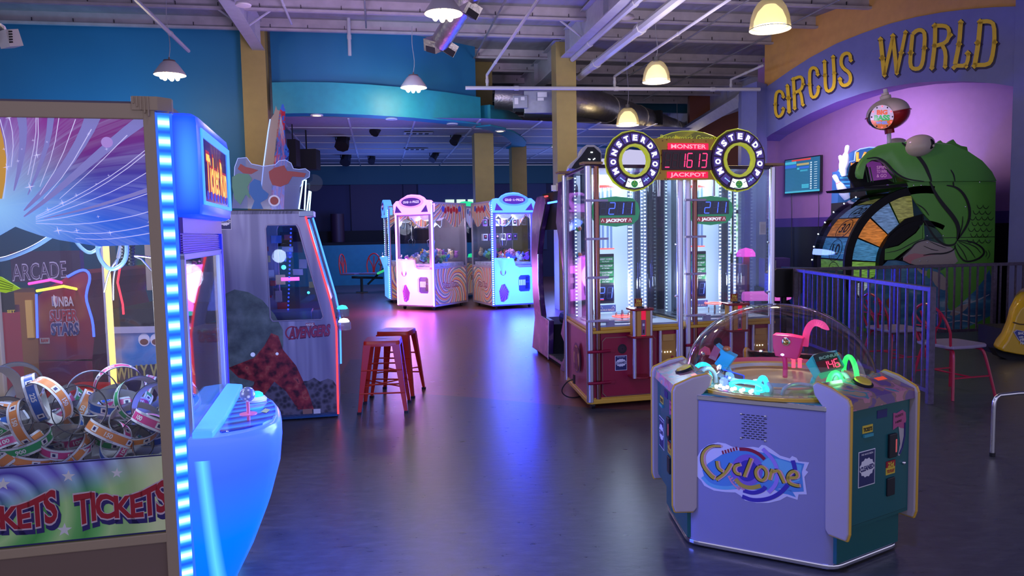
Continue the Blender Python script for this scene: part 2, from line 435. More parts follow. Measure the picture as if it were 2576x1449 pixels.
m.box(-1, 20, 9.98, 10.2, 3.05, 3.63)
m.use(SLATE)
for a, b in ((3.2, 5.25), (6.7, 7.35), (7.9, 8.5), (9.4, 10.3)): m.box(a, b, 10.1, 10.2, .9, 3.1)
m.use(mat('painted_plum', (.03, .025, .085), .6)); m.box(1.1, 2.7, 10.08, 10.2, 1.2, 3.1); m.box(2.74, 3.15, 10.12, 10.2, .9, 3.1)
structure(m, 'trim_4')
m = MB(B, DTEAL); m.box(-1.2, -1.0, .2, 10.2, 0, 3.65); structure(m, 'wall_rear_left')
m = MB(B, TEAL); m.box(-2.2, 5.2, 8.85, 9.0, 0, 1.2); m.use(MATTE); m.box(-2.2, 5.2, 8.83, 9.6, 1.2, 1.28); m.box(-2.2, 5.2, 9.6, 9.7, 1.28, 1.62)
m.use(TEAL); m.box(5.05, 5.2, 3.9, 9.0, 0, .0)
structure(m, 'wall_half')
m = MB(B, mat('glass_block', (.4, .5, .4), .4, emit=(.62, .8, .62), es=.9))
for i in range(4): m.box(4.05+i*.36, 4.33+i*.36, 10.06, 10.1, 2.42, 2.56)
m.use(mat('glass_block_green', (.3, .5, .2), .4, emit=(.35, .75, .25), es=.8)); m.box(3.3, 3.6, 10.06, 10.1, 2.2, 2.5); m.box(8.1, 8.5, 10.06, 10.1, 2.42, 2.56)
structure(m, 'window_1')
# daylit glazing at the far right, seen through the drop game
n = NT('window_daylight'); zz = n.M('FRACT', n.M('MULTIPLY', n.z, 2.1)); c = n.ramp(n.noise(9), [(.35, (.2, .5, .12)), (.55, (.9, 1.0, .9)), (.8, (1, 1, 1))])
WD = n.out(c, emit=1.3)
f = Fr(4.52, 15.6, 0); m = MB(f, WD); m.box(.0, .36, 0, .02, 1.86, 2.25); m.box(.0, .36, 0, .02, .95, 1.78); m.use(MATTE)
m.box(-.04, .42, -.02, .0, 1.78, 1.86); m.box(.10, .16, -.03, .02, .8, 2.3); m.box(-.05, .0, -.03, .02, 0, 2.3); m.box(.0, .36, 0, .04, 0, .95); structure(m, 'window_2')

# roof deck with foil-white insulation, purlins, rafters
n = NT('roof_insulation', .6)
wr = n.M('SINE', n.M('ADD', n.M('MULTIPLY', n.x, 26), n.M('MULTIPLY', n.noise(2), 14)))
DECK = n.out(n.mix(n.noise(3, sc=(1, .3, 1)), (.20, .20, .23), (.36, .36, .38)), bump=wr, bstr=.35)
m = MB(B, DECK); m.box(-16, 18, -17, 14, 5.15, 5.22); structure(m, 'ceiling')
PURL = mat('purlin_paint', (.44, .40, .43), .5, noise=.12, nscale=5); RAFT = mat('rafter_paint', (.42, .42, .48), .45, noise=.08)
def purlin(i, y, x0, x1, z0=4.95):
    m = MB(B, PURL); m.box(x0, x1, y-.012, y+.012, z0, 5.15); m.box(x0, x1, y-.07, y+.0, z0-.012, z0+.004); m.box(x0, x1, y, y+.07, 5.13, 5.149)
    m.box(x0, x1, y-.075, y-.065, z0, z0+.025)
    m.use(BLACK)
    x = x0+.2
    while x < x1 and x < 14:
        m.box(x, x+.008, y-.03, y-.013, z0+.05, z0+.10); x += .61
    return m
i = 5
for y in (-.42, -1.55, -2.7, -3.85, -5.0, -6.2): structure(purlin(i, y, -14 if y > -4 else -6, 14), 'trim_%d' % i); i += 1
for y in (1.3, 2.5, 3.7, 4.9, 6.1, 7.3, 8.5, 9.7, 10.9): structure(purlin(i, y, 3.8, 16, 4.97), 'trim_%d' % i); i += 1
def rafter(name, x, y0, y1, z0=4.67, dep=.30):
    m = MB(B, RAFT); m.box(x-.009, x+.009, y0, y1, z0, 5.1); m.box(x-.1, x+.1, y0, y1, z0-.014, z0+.004); m.box(x-.1, x+.1, y0, y1, 5.09, 5.11)
    y = y1-.6
    while y > y0:
        m.box(x-.09, x+.09, y-.006, y+.006, z0, 5.1); y -= 2.3
    m.tube([(x+.02, y1-1.55, z0+.03), (x+.42, y1-1.55, 4.98)], .018, 6); m.tube([(x-.02, y1-1.55, z0+.03), (x-.42, y1-1.55, 4.98)], .018, 6)
    m.tube([(x+.02, y1-3.85, z0+.03), (x+.42, y1-3.85, 4.98)], .018, 6); m.tube([(x-.02, y1-3.85, z0+.03), (x-.42, y1-3.85, 4.98)], .018, 6)
    return structure(m, name)
rafter('trim_20', .0, -15, .0); rafter('trim_21', 5.41, -15, .1); rafter('trim_22', 5.41, .3, 12, 4.6); rafter('trim_23', 10.9, -1, 12, 4.45)
# a sloping far rafter over the orange wall
m = MB(W, RAFT); a = at_y(1700, 345, 21); b2 = at_y(1868, 245, 15.5); m.tube([a, b2], .16, 4); structure(m, 'trim_24')
m = MB(W, mat('painted_rust', (.24, .07, .03), .6)); a = at_y(1735, 500, 20.5); c2 = at_y(1990, 500, 20.5); m.box(a.x, c2.x, 20.5, 20.7, 0, 5.1); structure(m, 'wall_right_rear')
m = MB(B, DTEAL); m.box(3.8, 12, 6.9, 7.05, 4.85, 5.1); structure(m, 'wall_rear_upper')

# pipes and conduits
PIPE = mat('white_pipe', (.50, .50, .54), .35); COND = mat('conduit', (.20, .2, .21), .4)
def pipe(name, pts, r, label, mt=None, cat='pipe', group=None, n=8):
    m = MB(W, mt or PIPE); m.tube(pts, r, n)
    for p, q in zip(pts[:-1], pts[1:]):
        p, q = Vector(p), Vector(q); L = (q-p).length; k = int(L//2.4)
        for j in range(k+1):
            c = p+(q-p)*((j+.5)/(k+1)); dd = (q-p).normalized()*r*1.2
            m.tube([c-dd, c+dd], r*1.25, n)
    return m.build(name, smooth=True, label=label, cat=cat, group=group)
def along(px, py, z, L):
    """a line through the pixel at height z running along the building depth towards the viewer"""
    q = at_z(px, py, z); d = B.M.to_3x3() @ Vector((0, -1, 0)); return [q, q+d*L]
pipe('drain_pipe', along(1456, 194, 4.41, 9), .07, 'thick white pipe running from the right ochre column towards the viewer beside the rafter')
pipe('drain_pipe', along(1440, 150, 4.62, 9), .045, 'white pipe tucked under the right rafter flange')
a = at_y(1171, 221, 13.4); b2 = at_y(1912, 225, 14.0)
pipe('sprinkler_main', [a, b2], .033, 'long white sprinkler pipe hung level across in front of the two ochre columns')
for px, py, lab in ((1225, 188, 'rising above the middle ochre column'), (1546, 192, 'starting right of the right ochre column'), (1839, 200, 'starting close to the orange wall')):
    z = 4.35; q = at_z(px, py, z); l = along(px, py, z, 8 if px < 1800 else 1.2)
    pipe('sprinkler_branch', [(q.x, q.y+.0, 4.12), q, l[1]], .024, 'thin white sprinkler branch pipe '+lab, group='sprinkler branch pipes')
for (px, py, z, L, r, lab) in [(600, 60, 4.9, 6, .012, 'left of the left rafter foot'), (733, 60, 4.9, 6, .02, 'above the left end of the blue wall'), (921, 70, 4.9, 6, .014, 'above the middle of the blue wall'),
                          (1185, 160, 4.92, 6, .016, 'over the middle ochre column'), (1470, 262, 4.8, 9, .014, 'crossing above the foil duct'), (1620, 250, 4.9, 11, .014, 'above the second dome lamp'), (474, 128, 4.35, 4, .03, 'hanging over the left pendant lamp')]:
    pipe('conduit', along(px, py, z, L), r, 'thin grey conduit under the roof '+lab, COND if r < .018 else PIPE, 'conduit')
q = at_y(880, 140, 12.9); pipe('drop_pipe', [q, (q.x, q.y, 5.15)], .03, 'short white vertical pipe dropping from the roof in front of the blue wall')

# ducts
n = NT('duct_foil', .4); FOIL = n.out(n.mix(n.noise(7), (.35, .33, .32), (.62, .6, .58)), bump=n.M('ADD', n.noise(9, detail=5), n.M('MULTIPLY', n.noise(30), .4)), bstr=.9); n.b.inputs['Metallic'].default_value = 1
GALV = mat('galvanised', (.38, .42, .48), .38, .7, noise=.1)
t = thing('foil_duct', Fr(1.6, 15, 0, 3.7), 'long fat foil wrapped air duct running away behind the right ochre column', 'duct')
pts = [at_y(1245, 245, 14.9), at_y(1330, 250, 14.9), at_y(1420, 253, 15.0), at_y(1490, 262, 15.6), at_y(1560, 283, 17.2), at_y(1640, 308, 19.5), at_y(1730, 340, 23)]
f = Fr(1.6, 15, 0, 3.7)
m = MB(W, FOIL); m.tube(pts, [.23, .25, .29, .30, .30, .30, .30], 16)
for p, q in zip(pts[3:], pts[4:]):
    c = (p+q)/2; dd = (q-p).normalized()*.03; m.tube([c-dd, c+dd], .315, 16)
m.build('duct_tube', t, smooth=True)
m = MB(W, GALV); a = at_y(1318, 228, 14.55); c2 = at_y(1392, 284, 14.55); m.box(a.x, c2.x, 14.55, 15.15, c2.z, a.z)
a = at_y(1290, 240, 14.5); b2 = at_y(1328, 272, 14.5); m.box(a.x, b2.x, 14.5, 14.9, b2.z, a.z); m.build('unit_box', t, bevel=.01)
for (x0, y0, x1, y1) in ((1352, 232, 1376, 244), (1352, 246, 1368, 253), (1294, 246, 1304, 262), (1310, 244, 1320, 252)):
    a, b2 = at_y(x0, y0, 14.49), at_y(x1, y1, 14.49); m = MB(W, PWHITE); m.poly([(a.x, 14.49, a.z), (b2.x, 14.49, a.z), (b2.x, 14.49, b2.z), (a.x, 14.49, b2.z)]); m.build('rating_label', t)
m = MB(W, MATTE); c = at_y(1645, 297, 18.95); m.cbox(c, (.2, .1, .17), (0, 0, -25)); m.build('grille', t)
t = thing('branch_duct', Fr(-1.1, 11.5, 0, 4.2), 'short foil duct with two square diffusers below the top lamp', 'duct')
a, b2 = at_y(1108, 105, 11.4), at_y(1205, -45, 10.2)
m = MB(W, FOIL); m.tube([a, a*.5+b2*.5, b2], .145, 14); m.build('duct_tube', t, smooth=True)
for px, py, rz, Yd in ((1092, 112, -35, 11.4), (1125, 118, 40, 11.5), (1182, 22, 40, 10.5)):
    c = at_y(px, py, Yd); m = MB(W, FOIL); m.cbox(c, (.12, .10, .09), (25, 20, rz)); m.use(MATTE); m.cbox(c+Vector((0, -.0, -.055)), (.09, .085, .045), (25, 20, rz)); m.build('diffuser', t)
t = thing('corner_vent_duct', Fr(-7.1, 10.5, 0, 4.3), 'foil duct end with a white slatted grille at the top left corner', 'duct')
c = at_y(24, 98, 10.4); m = MB(W, FOIL); m.tube([c+Vector((-1.5, .2, .6)), c+Vector((-.15, 0, .07))], .15, 12); m.build('duct_tube', t, smooth=True)
m = MB(W, WHITE); m.cbox(c, (.12, .09, .11), (15, 0, -30))
m.use(MATTE)
for k in range(5): m.cbox(c+Vector((.05, -.085, -.07+k*.035)), (.055, .02, .009), (15, 0, -30))
m.build('grille', t)

# ------------------------------------------------------------------ CIRCUS WORLD alcove
def pl(px, py, y=0.0): a, b = CI.Y(px, py, y); return (a, b)
TOPC = [(1919, 224), (1939, 211), (1989, 176), (2039, 144), (2105, 109), (2171, 83), (2237, 60), (2304, 43), (2370, 31), (2436, 23), (2502, 18), (2558, 16)]
BOTC = [(1919, 354), (1939, 338), (1989, 310), (2039, 285), (2105, 256), (2171, 234), (2237, 218), (2304, 208), (2370, 204), (2436, 205), (2502, 210), (2558, 219)]
T1 = [pl(*p) for p in TOPC]; B1 = [pl(*p) for p in BOTC]
m = MB(CI, PERI); k = len(T1)
vs = [(x, 0, z) for x, z in T1]+[(x, 0, z) for x, z in B1]+[(x, .4, z) for x, z in T1]+[(x, .4, z) for x, z in B1]
fs = []
for j in range(k-1): fs += [(j, k+j, k+j+1, j+1), (2*k+j, 2*k+j+1, 3*k+j+1, 3*k+j), (j, j+1, 2*k+j+1, 2*k+j)]
m.add(vs, fs); m.use(PURP); m.add(vs, [(k+j, 3*k+j, 3*k+j+1, k+j+1) for j in range(k-1)]); m.add(vs, [(0, 2*k, 3*k, k)])  # dark purple underside paints the soffit's shade into the colour
structure(m, 'trim_30')
m = MB(CI, ORANGE)
vs = [(x, .04, z) for x, z in T1]+[(x, .04, 5.15) for x, z in T1]
m.add(vs, [(j, j+1, k+j+1, k+j) for j in range(k-1)]); m.add([(T1[0][0], .04, T1[0][1]-.2), (T1[0][0], .3, T1[0][1]-.2), (T1[0][0], .3, 5.15), (T1[0][0], .04, 5.15)], [(0, 1, 2, 3)])
structure(m, 'wall_alcove_upper')
xr = T1[-1][0]; m = MB(CI, PERI); m.box(xr, xr+1.6, -.03, 1.4, 0, 5.15); structure(m, 'wall_alcove_pier', bevel=.01)
a, b2, c2 = xy(1864, 14.75), xy(1902, 14.2), xy(1928, 14.5)
m = MB(W, PERI); m.pXY([a, b2, c2, (5.25, 15.3), (4.75, 15.6)], 0, 4.22); structure(m, 'wall_alcove_pier_left')
m = MB(CI, LILAC); m.box(-1.6, 5.2, 1.1, 1.2, 1.66, 5.1); m.use(PURP); m.box(-1.6, 5.2, 1.07, 1.2, 1.48, 1.66); m.use(mat('wainscot_black', (.012, .012, .02), .45)); m.box(-1.6, 5.2, 1.08, 1.2, 0, 1.5)
structure(m, 'wall_alcove')

m = MB(W, PERI); m.box(9.6, 9.8, 5, 14, 0, 5.15); structure(m, 'wall_right')
# painted lettering: western poster capitals drawn as strokes on the fascia
GOLDP = mat('painted_gold', (.82, .56, .03), .42); SHAD = mat('painted_letter_shade', (.02, .015, .07), .5)
SL = (3.019, 1840, 0)
def zp(x, y): return (SL[1]+x/SL[0], SL[2]+y/SL[0])
# each letter: list of (polyline, width px in the zoom); nubs are small diamonds; pixels of a 3.02x crop starting at (1840, 0)
LET = [
 ('C', [([(395, 735), (385, 700), (362, 690), (340, 705), (333, 760), (333, 850), (350, 888), (375, 880), (392, 850), (395, 822)], 22)], [(333, 790, 16), (394, 735, 16), (392, 825, 16)]),
 ('I', [([(425, 655), (432, 730), (438, 850)], 26)], [(433, 745, 22), (424, 650, 15), (438, 848, 17)]),
 ('R', [([(470, 605), (476, 700), (480, 825)], 24), ([(470, 600), (520, 580), (540, 595), (543, 640), (530, 680), (480, 705)], 22), ([(515, 690), (530, 720), (540, 795)], 22)], [(468, 600, 17), (480, 822, 17), (545, 640, 16), (543, 795, 16), (476, 710, 15)]),
 ('C', [([(655, 560), (645, 520), (615, 512), (595, 535), (593, 600), (597, 690), (610, 740), (640, 735), (658, 700), (660, 665)], 24)], [(593, 640, 18), (655, 565, 17), (660, 662, 17)]),
 ('U', [([(707, 470), (710, 560), (713, 660), (728, 695), (760, 685), (780, 650), (780, 560), (772, 435)], 25)], [(706, 468, 18), (772, 432, 18), (710, 570, 18), (781, 555, 18)]),
 ('S', [([(905, 455), (900, 410), (868, 402), (838, 425), (830, 480), (850, 520), (895, 550), (908, 600), (890, 640), (850, 652), (828, 630), (825, 605)], 26)], [(907, 458, 18), (824, 600, 19)]),
 ('W', [([(1133, 300), (1145, 420), (1160, 570)], 32), ([(1160, 570), (1195, 420), (1226, 275)], 26), ([(1226, 275), (1242, 420), (1255, 555)], 30), ([(1255, 555), (1290, 400), (1322, 245)], 26)], [(1132, 298, 22), (1226, 272, 22), (1322, 245, 20), (1145, 440, 26), (1290, 400, 24), (1162, 572, 18), (1256, 556, 18)]),
 ('O', [([(1375, 260), (1410, 228), (1450, 228), (1470, 260), (1463, 380), (1452, 480), (1430, 520), (1385, 525), (1357, 500), (1362, 400)], 30, 1)], [(1362, 400, 26), (1466, 365, 24)]),
 ('R', [([(1548, 195), (1545, 340), (1522, 515)], 32), ([(1545, 195), (1620, 195), (1650, 215), (1655, 270), (1630, 325), (1545, 350)], 30), ([(1600, 340), (1628, 400), (1622, 505)], 30)], [(1543, 195, 24), (1522, 515, 22), (1662, 265, 24), (1622, 505, 20), (1540, 345, 20)]),
 ('L', [([(1742, 170), (1730, 330), (1698, 490)], 34), ([(1695, 498), (1780, 500), (1800, 440), (1795, 400)], 30)], [(1742, 168, 24), (1728, 335, 26), (1795, 405, 26), (1690, 512, 22), (1782, 505, 18)]),
 ('D', [([(1890, 165), (1875, 330), (1848, 492)], 36), ([(1885, 165), (1960, 160), (1995, 185), (1998, 320), (1978, 450), (1950, 492), (1848, 495)], 32)], [(1888, 165, 26), (1868, 325, 26), (2000, 320, 24), (1845, 500, 24)]),
]
def letters(mt, off, dx=0, dz=0, grow=0):
    out = []
    for L in LET:
        m = MB(CI, mt)
        for st in L[1]:
            pts = [Vector(zp(*p)) for p in st[0]]; wd = (st[1]+grow)/SL[0]
            if len(st) > 2: pts.append(pts[0])
            # smooth by one corner-cutting pass
            q = [pts[0]]
            for a, b in zip(pts[:-1], pts[1:]): q += [a*.75+b*.25, a*.25+b*.75]
            q.append(pts[-1]); lo = []; hi = []
            for i in range(len(q)):
                t = (q[min(i+1, len(q)-1)]-q[max(i-1, 0)]).normalized(); nn = Vector((-t.y, t.x))*(wd/2)
                lo.append(q[i]-nn); hi.append(q[i]+nn)
            vs = []
            for a, b in zip(lo, hi):
                for c in (a, b):
                    x, z = pl(c.x, c.y, off); vs.append((x+dx, off, z+dz))
            m.add(vs, [(2*i, 2*i+1, 2*i+3, 2*i+2) for i in range(len(q)-1)])
        for (x, y, r) in L[2]:
            r = (r+grow)/1.0; vs = []
            for ax, ay in ((-r, 0), (0, -r), (r, 0), (0, r)):
                a, b = pl(*zp(x+ax, y+ay), off); vs.append((a+dx, off, b+dz))
            m.poly(vs)
        out.append((L[0], m))
    return out
t = thing('fascia_lettering', Fr(CI.o.x, CI.o.y, -69.5), 'gold western style two-word lettering painted on the arched periwinkle fascia', 'sign')
for _, m in letters(SHAD, -.004, .02, -.025, 9): m.build('letter_shade', t)
for _, m in letters(GOLDP, -.008): m.build('letter', t)
# =================================================================== TICKET MACHINE (left foreground)
T = Fr(-1.2056, 2.7, 13.5)
tm = thing('ticket_machine', T, 'big glass crane game full of ticket rings, glowing blue light strip at its corner', 'arcade machine')
FRAME = mat('tan_metal_frame', (.44, .33, .21), .5)
D0 = -1.02; Wd = 1.02        # depth along local x, width along local y
LX = -.055                   # inner edge of the corner light strip
# lower cabinet
m = MB(T, mat('brown_cabinet', (.22, .145, .11), .5)); m.box(D0+.03, -.03, .012, Wd, .06, .36)
m.box(D0+.03, -.012, .03, Wd, .0, .06); m.build('lower_cabinet', tm)
m = MB(T, mat('dark_play_floor', (.2, .2, .22), .5)); m.box(D0+.03, -.03, .03, Wd-.02, .36, .655); m.build('play_floor', tm)
# frame: posts and rails
m = MB(T, FRAME)
m.box(-.095, LX, -.004, .04, .0, 1.975); m.box(D0, D0+.05, -.004, .04, 0, 1.975); m.box(D0, D0+.05, Wd-.04, Wd, 0, 1.975)
m.box(D0, -.09, -.004, .035, 1.905, 1.96); m.box(D0, -.09, -.004, .035, .36, .397); m.box(D0, D0+.05, 0, Wd, 1.92, 1.975)
m.box(D0, -.01, Wd-.03, Wd, 1.92, 1.975); m.box(D0, -.01, Wd-.03, Wd, .36, .4)
m.box(-.055, -.012, 0.02, .05, 0, 1.975); m.box(-.03, -.006, Wd-.035, Wd, .0, 1.975)
m.build('frame', tm, bevel=.004)
m = MB(T, FRAME)
m.pXY([(-.13, -.008), (-.045, -.008), (-.004, .03), (-.004, .06), (-.13, .06)], 1.935, 1.985)
for k in range(5): m.box(-.125+k*.012, -.119+k*.012, -.013, -.006, 1.965-.008-k*.011, 1.985)
m.build('corner_cap', tm, bevel=.003)
m = MB(T, mat('top_panel', (.1, .08, .12), .5)); m.box(D0+.02, -.02, .02, Wd, 1.955, 1.97); m.build('top_panel', tm)
# corner light strip: a diffuser on the chamfered corner with the lamps behind it
m = MB(T, led('strip_diffuser', (.02, .10, 1.0), 1.2)); m.prism([(LX, -.002, 0), (-.002, .026, 0), (-.008, .034, 0), (LX, .012, 0)], (0, 0, 1.93)); ls = m.build('light_strip', tm, label='blue glowing light strip')
STR = NT('strip_glow'); zf = STR.M('FRACT', STR.M('MULTIPLY', STR.z, 1/.0665)); g = STR.M('POWER', STR.M('SINE', STR.M('MULTIPLY', zf, 3.14159)), 1.4)
cc = STR.ramp(g, [(0, (.010, .10, .75)), (.5, (.02, .30, .95)), (.85, (.25, .75, 1.0)), (1, (.75, 1.0, 1.0))]); SG = STR.out(cc, emit=1.0)
STR.put(STR.b.inputs['Emission Strength'], STR.M('ADD', STR.M('MULTIPLY', g, .35), .75)); STR.put(STR.b.inputs['Base Color'], (.02, .05, .2, 1))
m = MB(T, SG)
m.poly([(LX+.007, .0005, .02), (-.012, .0165, .02), (-.012, .0165, 1.925), (LX+.007, .0005, 1.925)]); m.build('lamp_row', ls)
# glass
m = MB(T, GLASSG); m.box(D0+.05, -.095, .006, .010, .69, 1.91); m.build('side_glass', tm)
m = MB(T, GLASSG); m.box(D0+.05, -.03, Wd-.012, Wd-.008, .66, 1.92); m.build('rear_glass', tm)

# side mural: rays of light, printed on the glass
n = NT('mural_print', .25)
u = n.M('SUBTRACT', n.x, -.575); v = n.M('SUBTRACT', n.z, 1.60)
r = n.M('SQRT', n.M('ADD', n.M('MULTIPLY', u, u), n.M('MULTIPLY', v, v))); a = n.M('ARCTAN2', v, u)
ab = n.M('ADD', a, n.M('MULTIPLY', r, .55))                     # rays bend upward as they leave the centre
t01 = n.M('DIVIDE', ab, 3.2)
base = n.ramp(t01, [(0, (.02, .14, .75)), (.10, (.03, .05, .50)), (.17, (.05, .02, .30)), (.26, (.19, .01, .20)), (.44, (.28, .03, .32)), (.60, (.13, .03, .36)), (.74, (.50, .06, .34)), (.92, (.85, .20, .42)), (1.0, (.9, .35, .05))])
ray1 = n.ramp(n.noise(7, vec=None, detail=1), [(0, (0, 0, 0)), (1, (1, 1, 1))])
cmb = n.nt.nodes.new('ShaderNodeCombineXYZ'); n.put(cmb.inputs[0], n.M('MULTIPLY', ab, 3.3)); n.put(cmb.inputs[1], n.M('MULTIPLY', r, .25))
nz = n.nt.nodes.new('ShaderNodeTexNoise'); nz.inputs['Scale'].default_value = 2.6; nz.inputs['Detail'].default_value = 2; n.nt.links.new(cmb.outputs[0], nz.inputs['Vector'])
streak = n.ramp(nz.outputs[0], [(.38, (0, 0, 0)), (.50, (.10, .10, .10)), (.53, (.0, .0, .0)), (.60, (.22, .22, .22)), (.66, (.03, .03, .03))])
c1 = n.mix(streak, base, (.52, .60, .95))
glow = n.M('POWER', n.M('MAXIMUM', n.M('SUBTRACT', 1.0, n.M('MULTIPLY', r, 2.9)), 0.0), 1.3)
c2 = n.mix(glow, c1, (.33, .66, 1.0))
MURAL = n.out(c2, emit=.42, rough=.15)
def S(px, py): return T.Y(px, py, .004)
XL = D0+.05
edge = [S(px, py) for px, py in ((404, 615), (360, 616), (300, 618), (250, 620), (200, 612), (150, 604), (100, 592), (65, 580), (38, 570), (0, 592))]+[(-.64, 1.475), (-.72, 1.43), (-.80, 1.42), (XL, 1.42)]
m = MB(T, MURAL); m.prism([(x, .004, z) for x, z in [(-.097, 1.905), (XL, 1.905)]+edge[::-1]], (0, .0015, 0)); mu = m.build('mural_panel', tm, label='violet and blue printed mural of light rays')
m = MB(T, mat('ray_print', (.36, .34, .78), .35, emit=(.36, .34, .8), es=.2))
def ribT(pts, w, y=.0025):
    P = [Vector((T.Y(*p, y)[0], y, T.Y(*p, y)[1])) for p in pts]
    q = [P[0]]
    for a_, b_ in zip(P[:-1], P[1:]): q += [a_*.75+b_*.25, a_*.25+b_*.75]
    q.append(P[-1]); k = len(q); m.strip(q, [w[0]+(w[1]-w[0])*i/(k-1) for i in range(k)], N=(0, 1, 0))
for pts, w in ([[(385, 282), (300, 345), (200, 430), (120, 500), (60, 545)], (.045, .004)], [[(240, 277), (215, 340), (165, 420), (110, 480), (60, 530)], (.055, .004)], [[(130, 277), (122, 350), (100, 420), (70, 490)], (.024, .003)],
               [[(52, 276), (60, 340), (50, 420), (35, 480)], (.034, .003)], [[(395, 470), (320, 495), (220, 525), (110, 550)], (.018, .002)]): ribT(pts, w)
m.build('broad_ray', mu)
m = MB(T, mat('line_print', (.75, .72, .98), .3, emit=(.75, .72, .98), es=.4))
for pts in ([(388, 360), (300, 430), (200, 490), (90, 545)], [(389, 368), (300, 440), (200, 500), (90, 548)], [(393, 420), (300, 475), (200, 515), (90, 552)], [(398, 478), (300, 512), (180, 545), (90, 557)], [(400, 525), (320, 548), (200, 566), (90, 562)],
            [(402, 560), (330, 578), (230, 590), (150, 580)], [(403, 582), (330, 595), (260, 603), (190, 600)], [(320, 340), (240, 420), (150, 500)], [(230, 325), (170, 430), (110, 500)], [(190, 300), (150, 410), (100, 490)], [(150, 285), (135, 380), (100, 470)],
            [(95, 278), (97, 360), (75, 460)], [(91, 278), (90, 350), (70, 440)], [(20, 278), (35, 350), (28, 420)], [(0, 300), (18, 370), (15, 450), (8, 500)]): ribT(pts, (.0028, .0015), .002)
def spark(px, py, r):
    c = T.Y(px, py, .0015); vs = []
    for k in range(8):
        rr = r if k % 2 == 0 else r*.16; a_ = rad(k*45+12); vs.append((c[0]+rr*math.cos(a_), .0015, c[1]+rr*math.sin(a_)))
    m.poly(vs)
for px, py, r in ((22, 296, .012), (98, 284, .010), (93, 390, .013), (17, 420, .013), (83, 353, .006), (118, 357, .005), (223, 337, .007), (268, 375, .007), (273, 441, .005), (242, 463, .005), (157, 510, .013), (192, 491, .008), (146, 580, .016), (193, 580, .011), (277, 586, .010), (247, 545, .007), (374, 559, .006), (10, 375, .006), (55, 375, .004), (75, 470, .018), (45, 405, .007), (120, 527, .010)): spark(px, py, r)
m.build('star_sparkle', mu)
m = MB(T, mat('disc_print', (.50, .30, .75), .3, emit=(.5, .3, .75), es=.35)); c = T.Y(269, 358, .0018); m.disc((c[0], .0018, c[1]), .019, (1, 0, 0), (0, 0, 1), 20); m.build('round_spot', mu)
m = MB(T, mat('gold_print', (.75, .38, .04), .3, emit=(.75, .38, .04), es=.3)); m.poly([(T.Y(*p, .0022)[0], .0022, T.Y(*p, .0022)[1]) for p in ((-60, 280), (-2, 310), (8, 350), (16, 400), (14, 450), (5, 500), (-60, 500))]); m.build('gold_ray', mu)

# lower sign reading TICKETS
n = NT('sign_print', .3)
w_, r_ = n.swirl(n.x, n.z, -.66, .60, 3, 6.5)
c1 = n.ramp(w_, [(0, (.05, .25, .06)), (.25, (.12, .38, .12)), (.5, (.30, .48, .22)), (.75, (.10, .32, .10)), (1, (.05, .25, .06))])
c2 = n.ramp(w_, [(0, (.05, .03, .30)), (.3, (.25, .3, .75)), (.55, (.10, .07, .42)), (.8, (.3, .4, .8)), (1, (.05, .03, .30))])
hi = n.M('SMOOTH_MIN', n.M('MAXIMUM', n.M('MULTIPLY', n.M('ADD', n.M('SUBTRACT', n.z, .575), n.M('MULTIPLY', n.M('ADD', n.x, .3), -.25)), 9), 0), 1, .1)
c3 = n.mix(hi, c1, c2)
pale = n.M('MINIMUM', n.M('MAXIMUM', n.M('MULTIPLY', n.M('ADD', n.x, .30), 4.2), 0), .9)
SIGNP = n.out(n.mix(pale, c3, (.55, .58, .36)), emit=.14)
m = MB(T, SIGNP); m.box(XL, -.057, .0, .006, .402, .692); sg = m.build('ticket_sign', tm, label='green and violet sign reading TICKETS')
m = MB(T, NAVY); m.box(XL, -.057, -.0015, .001, .402, .407); m.box(XL, -.057, -.0015, .001, .687, .692); m.box(-.060, -.056, -.0015, .001, .402, .692); m.build('sign_border', sg)
m = MB(T, PWHITE)
def star(px, py, R):
    c = T.Y(px, py, -.001); vs = []
    for k in range(10):
        rr = R if k % 2 == 0 else R*.4; a_ = rad(k*36+85); vs.append((c[0]+rr*math.cos(a_), -.001, c[1]+rr*math.sin(a_)))
    m.poly(vs)
for px, py, R in ((172, 1198, .023), (294, 1190, .020), (162, 1333, .026), (8, 1218, .024)): star(px, py, R)
m.build('star', sg)
def wavy(word, x0, z0, w, h, off, bold, mt, nm, dx=0, dz=0):
    m = MB(T, mt); vs, fs, tw = glyphs(word, bold, .0, .86)
    out = []
    for x, y in vs:
        u_ = x/tw; yy = y/.72
        out.append((x0+dx+u_*w, off, z0+dz+u_*.030+.010*math.sin(u_*6.3)+yy*h*(1.0+.18*math.cos(u_*3.14*2))))
    m.add(out, fs); return m.build(nm, sg)
a0 = T.Y(190, 1318, 0); a1 = T.Y(425, 1290, 0); wW = a1[0]-a0[0]
for xx, nm in ((a0[0], 'tickets_word'), (a0[0]-wW-.055, 'tickets_word')):
    wavy('TICKETS', xx-.006, a0[1]-.012, wW+.012, .104, -.0018, .085, mat('word_shadow', (.03, .02, .16), .4), nm, .006, -.010)
    wavy('TICKETS', xx-.003, a0[1]-.008, wW+.006, .100, -.0024, .06, mat('word_edge', (.7, .55, .62), .4), nm)
    wavy('TICKETS', xx, a0[1]-.006, wW, .097, -.003, .030, PRED, nm)

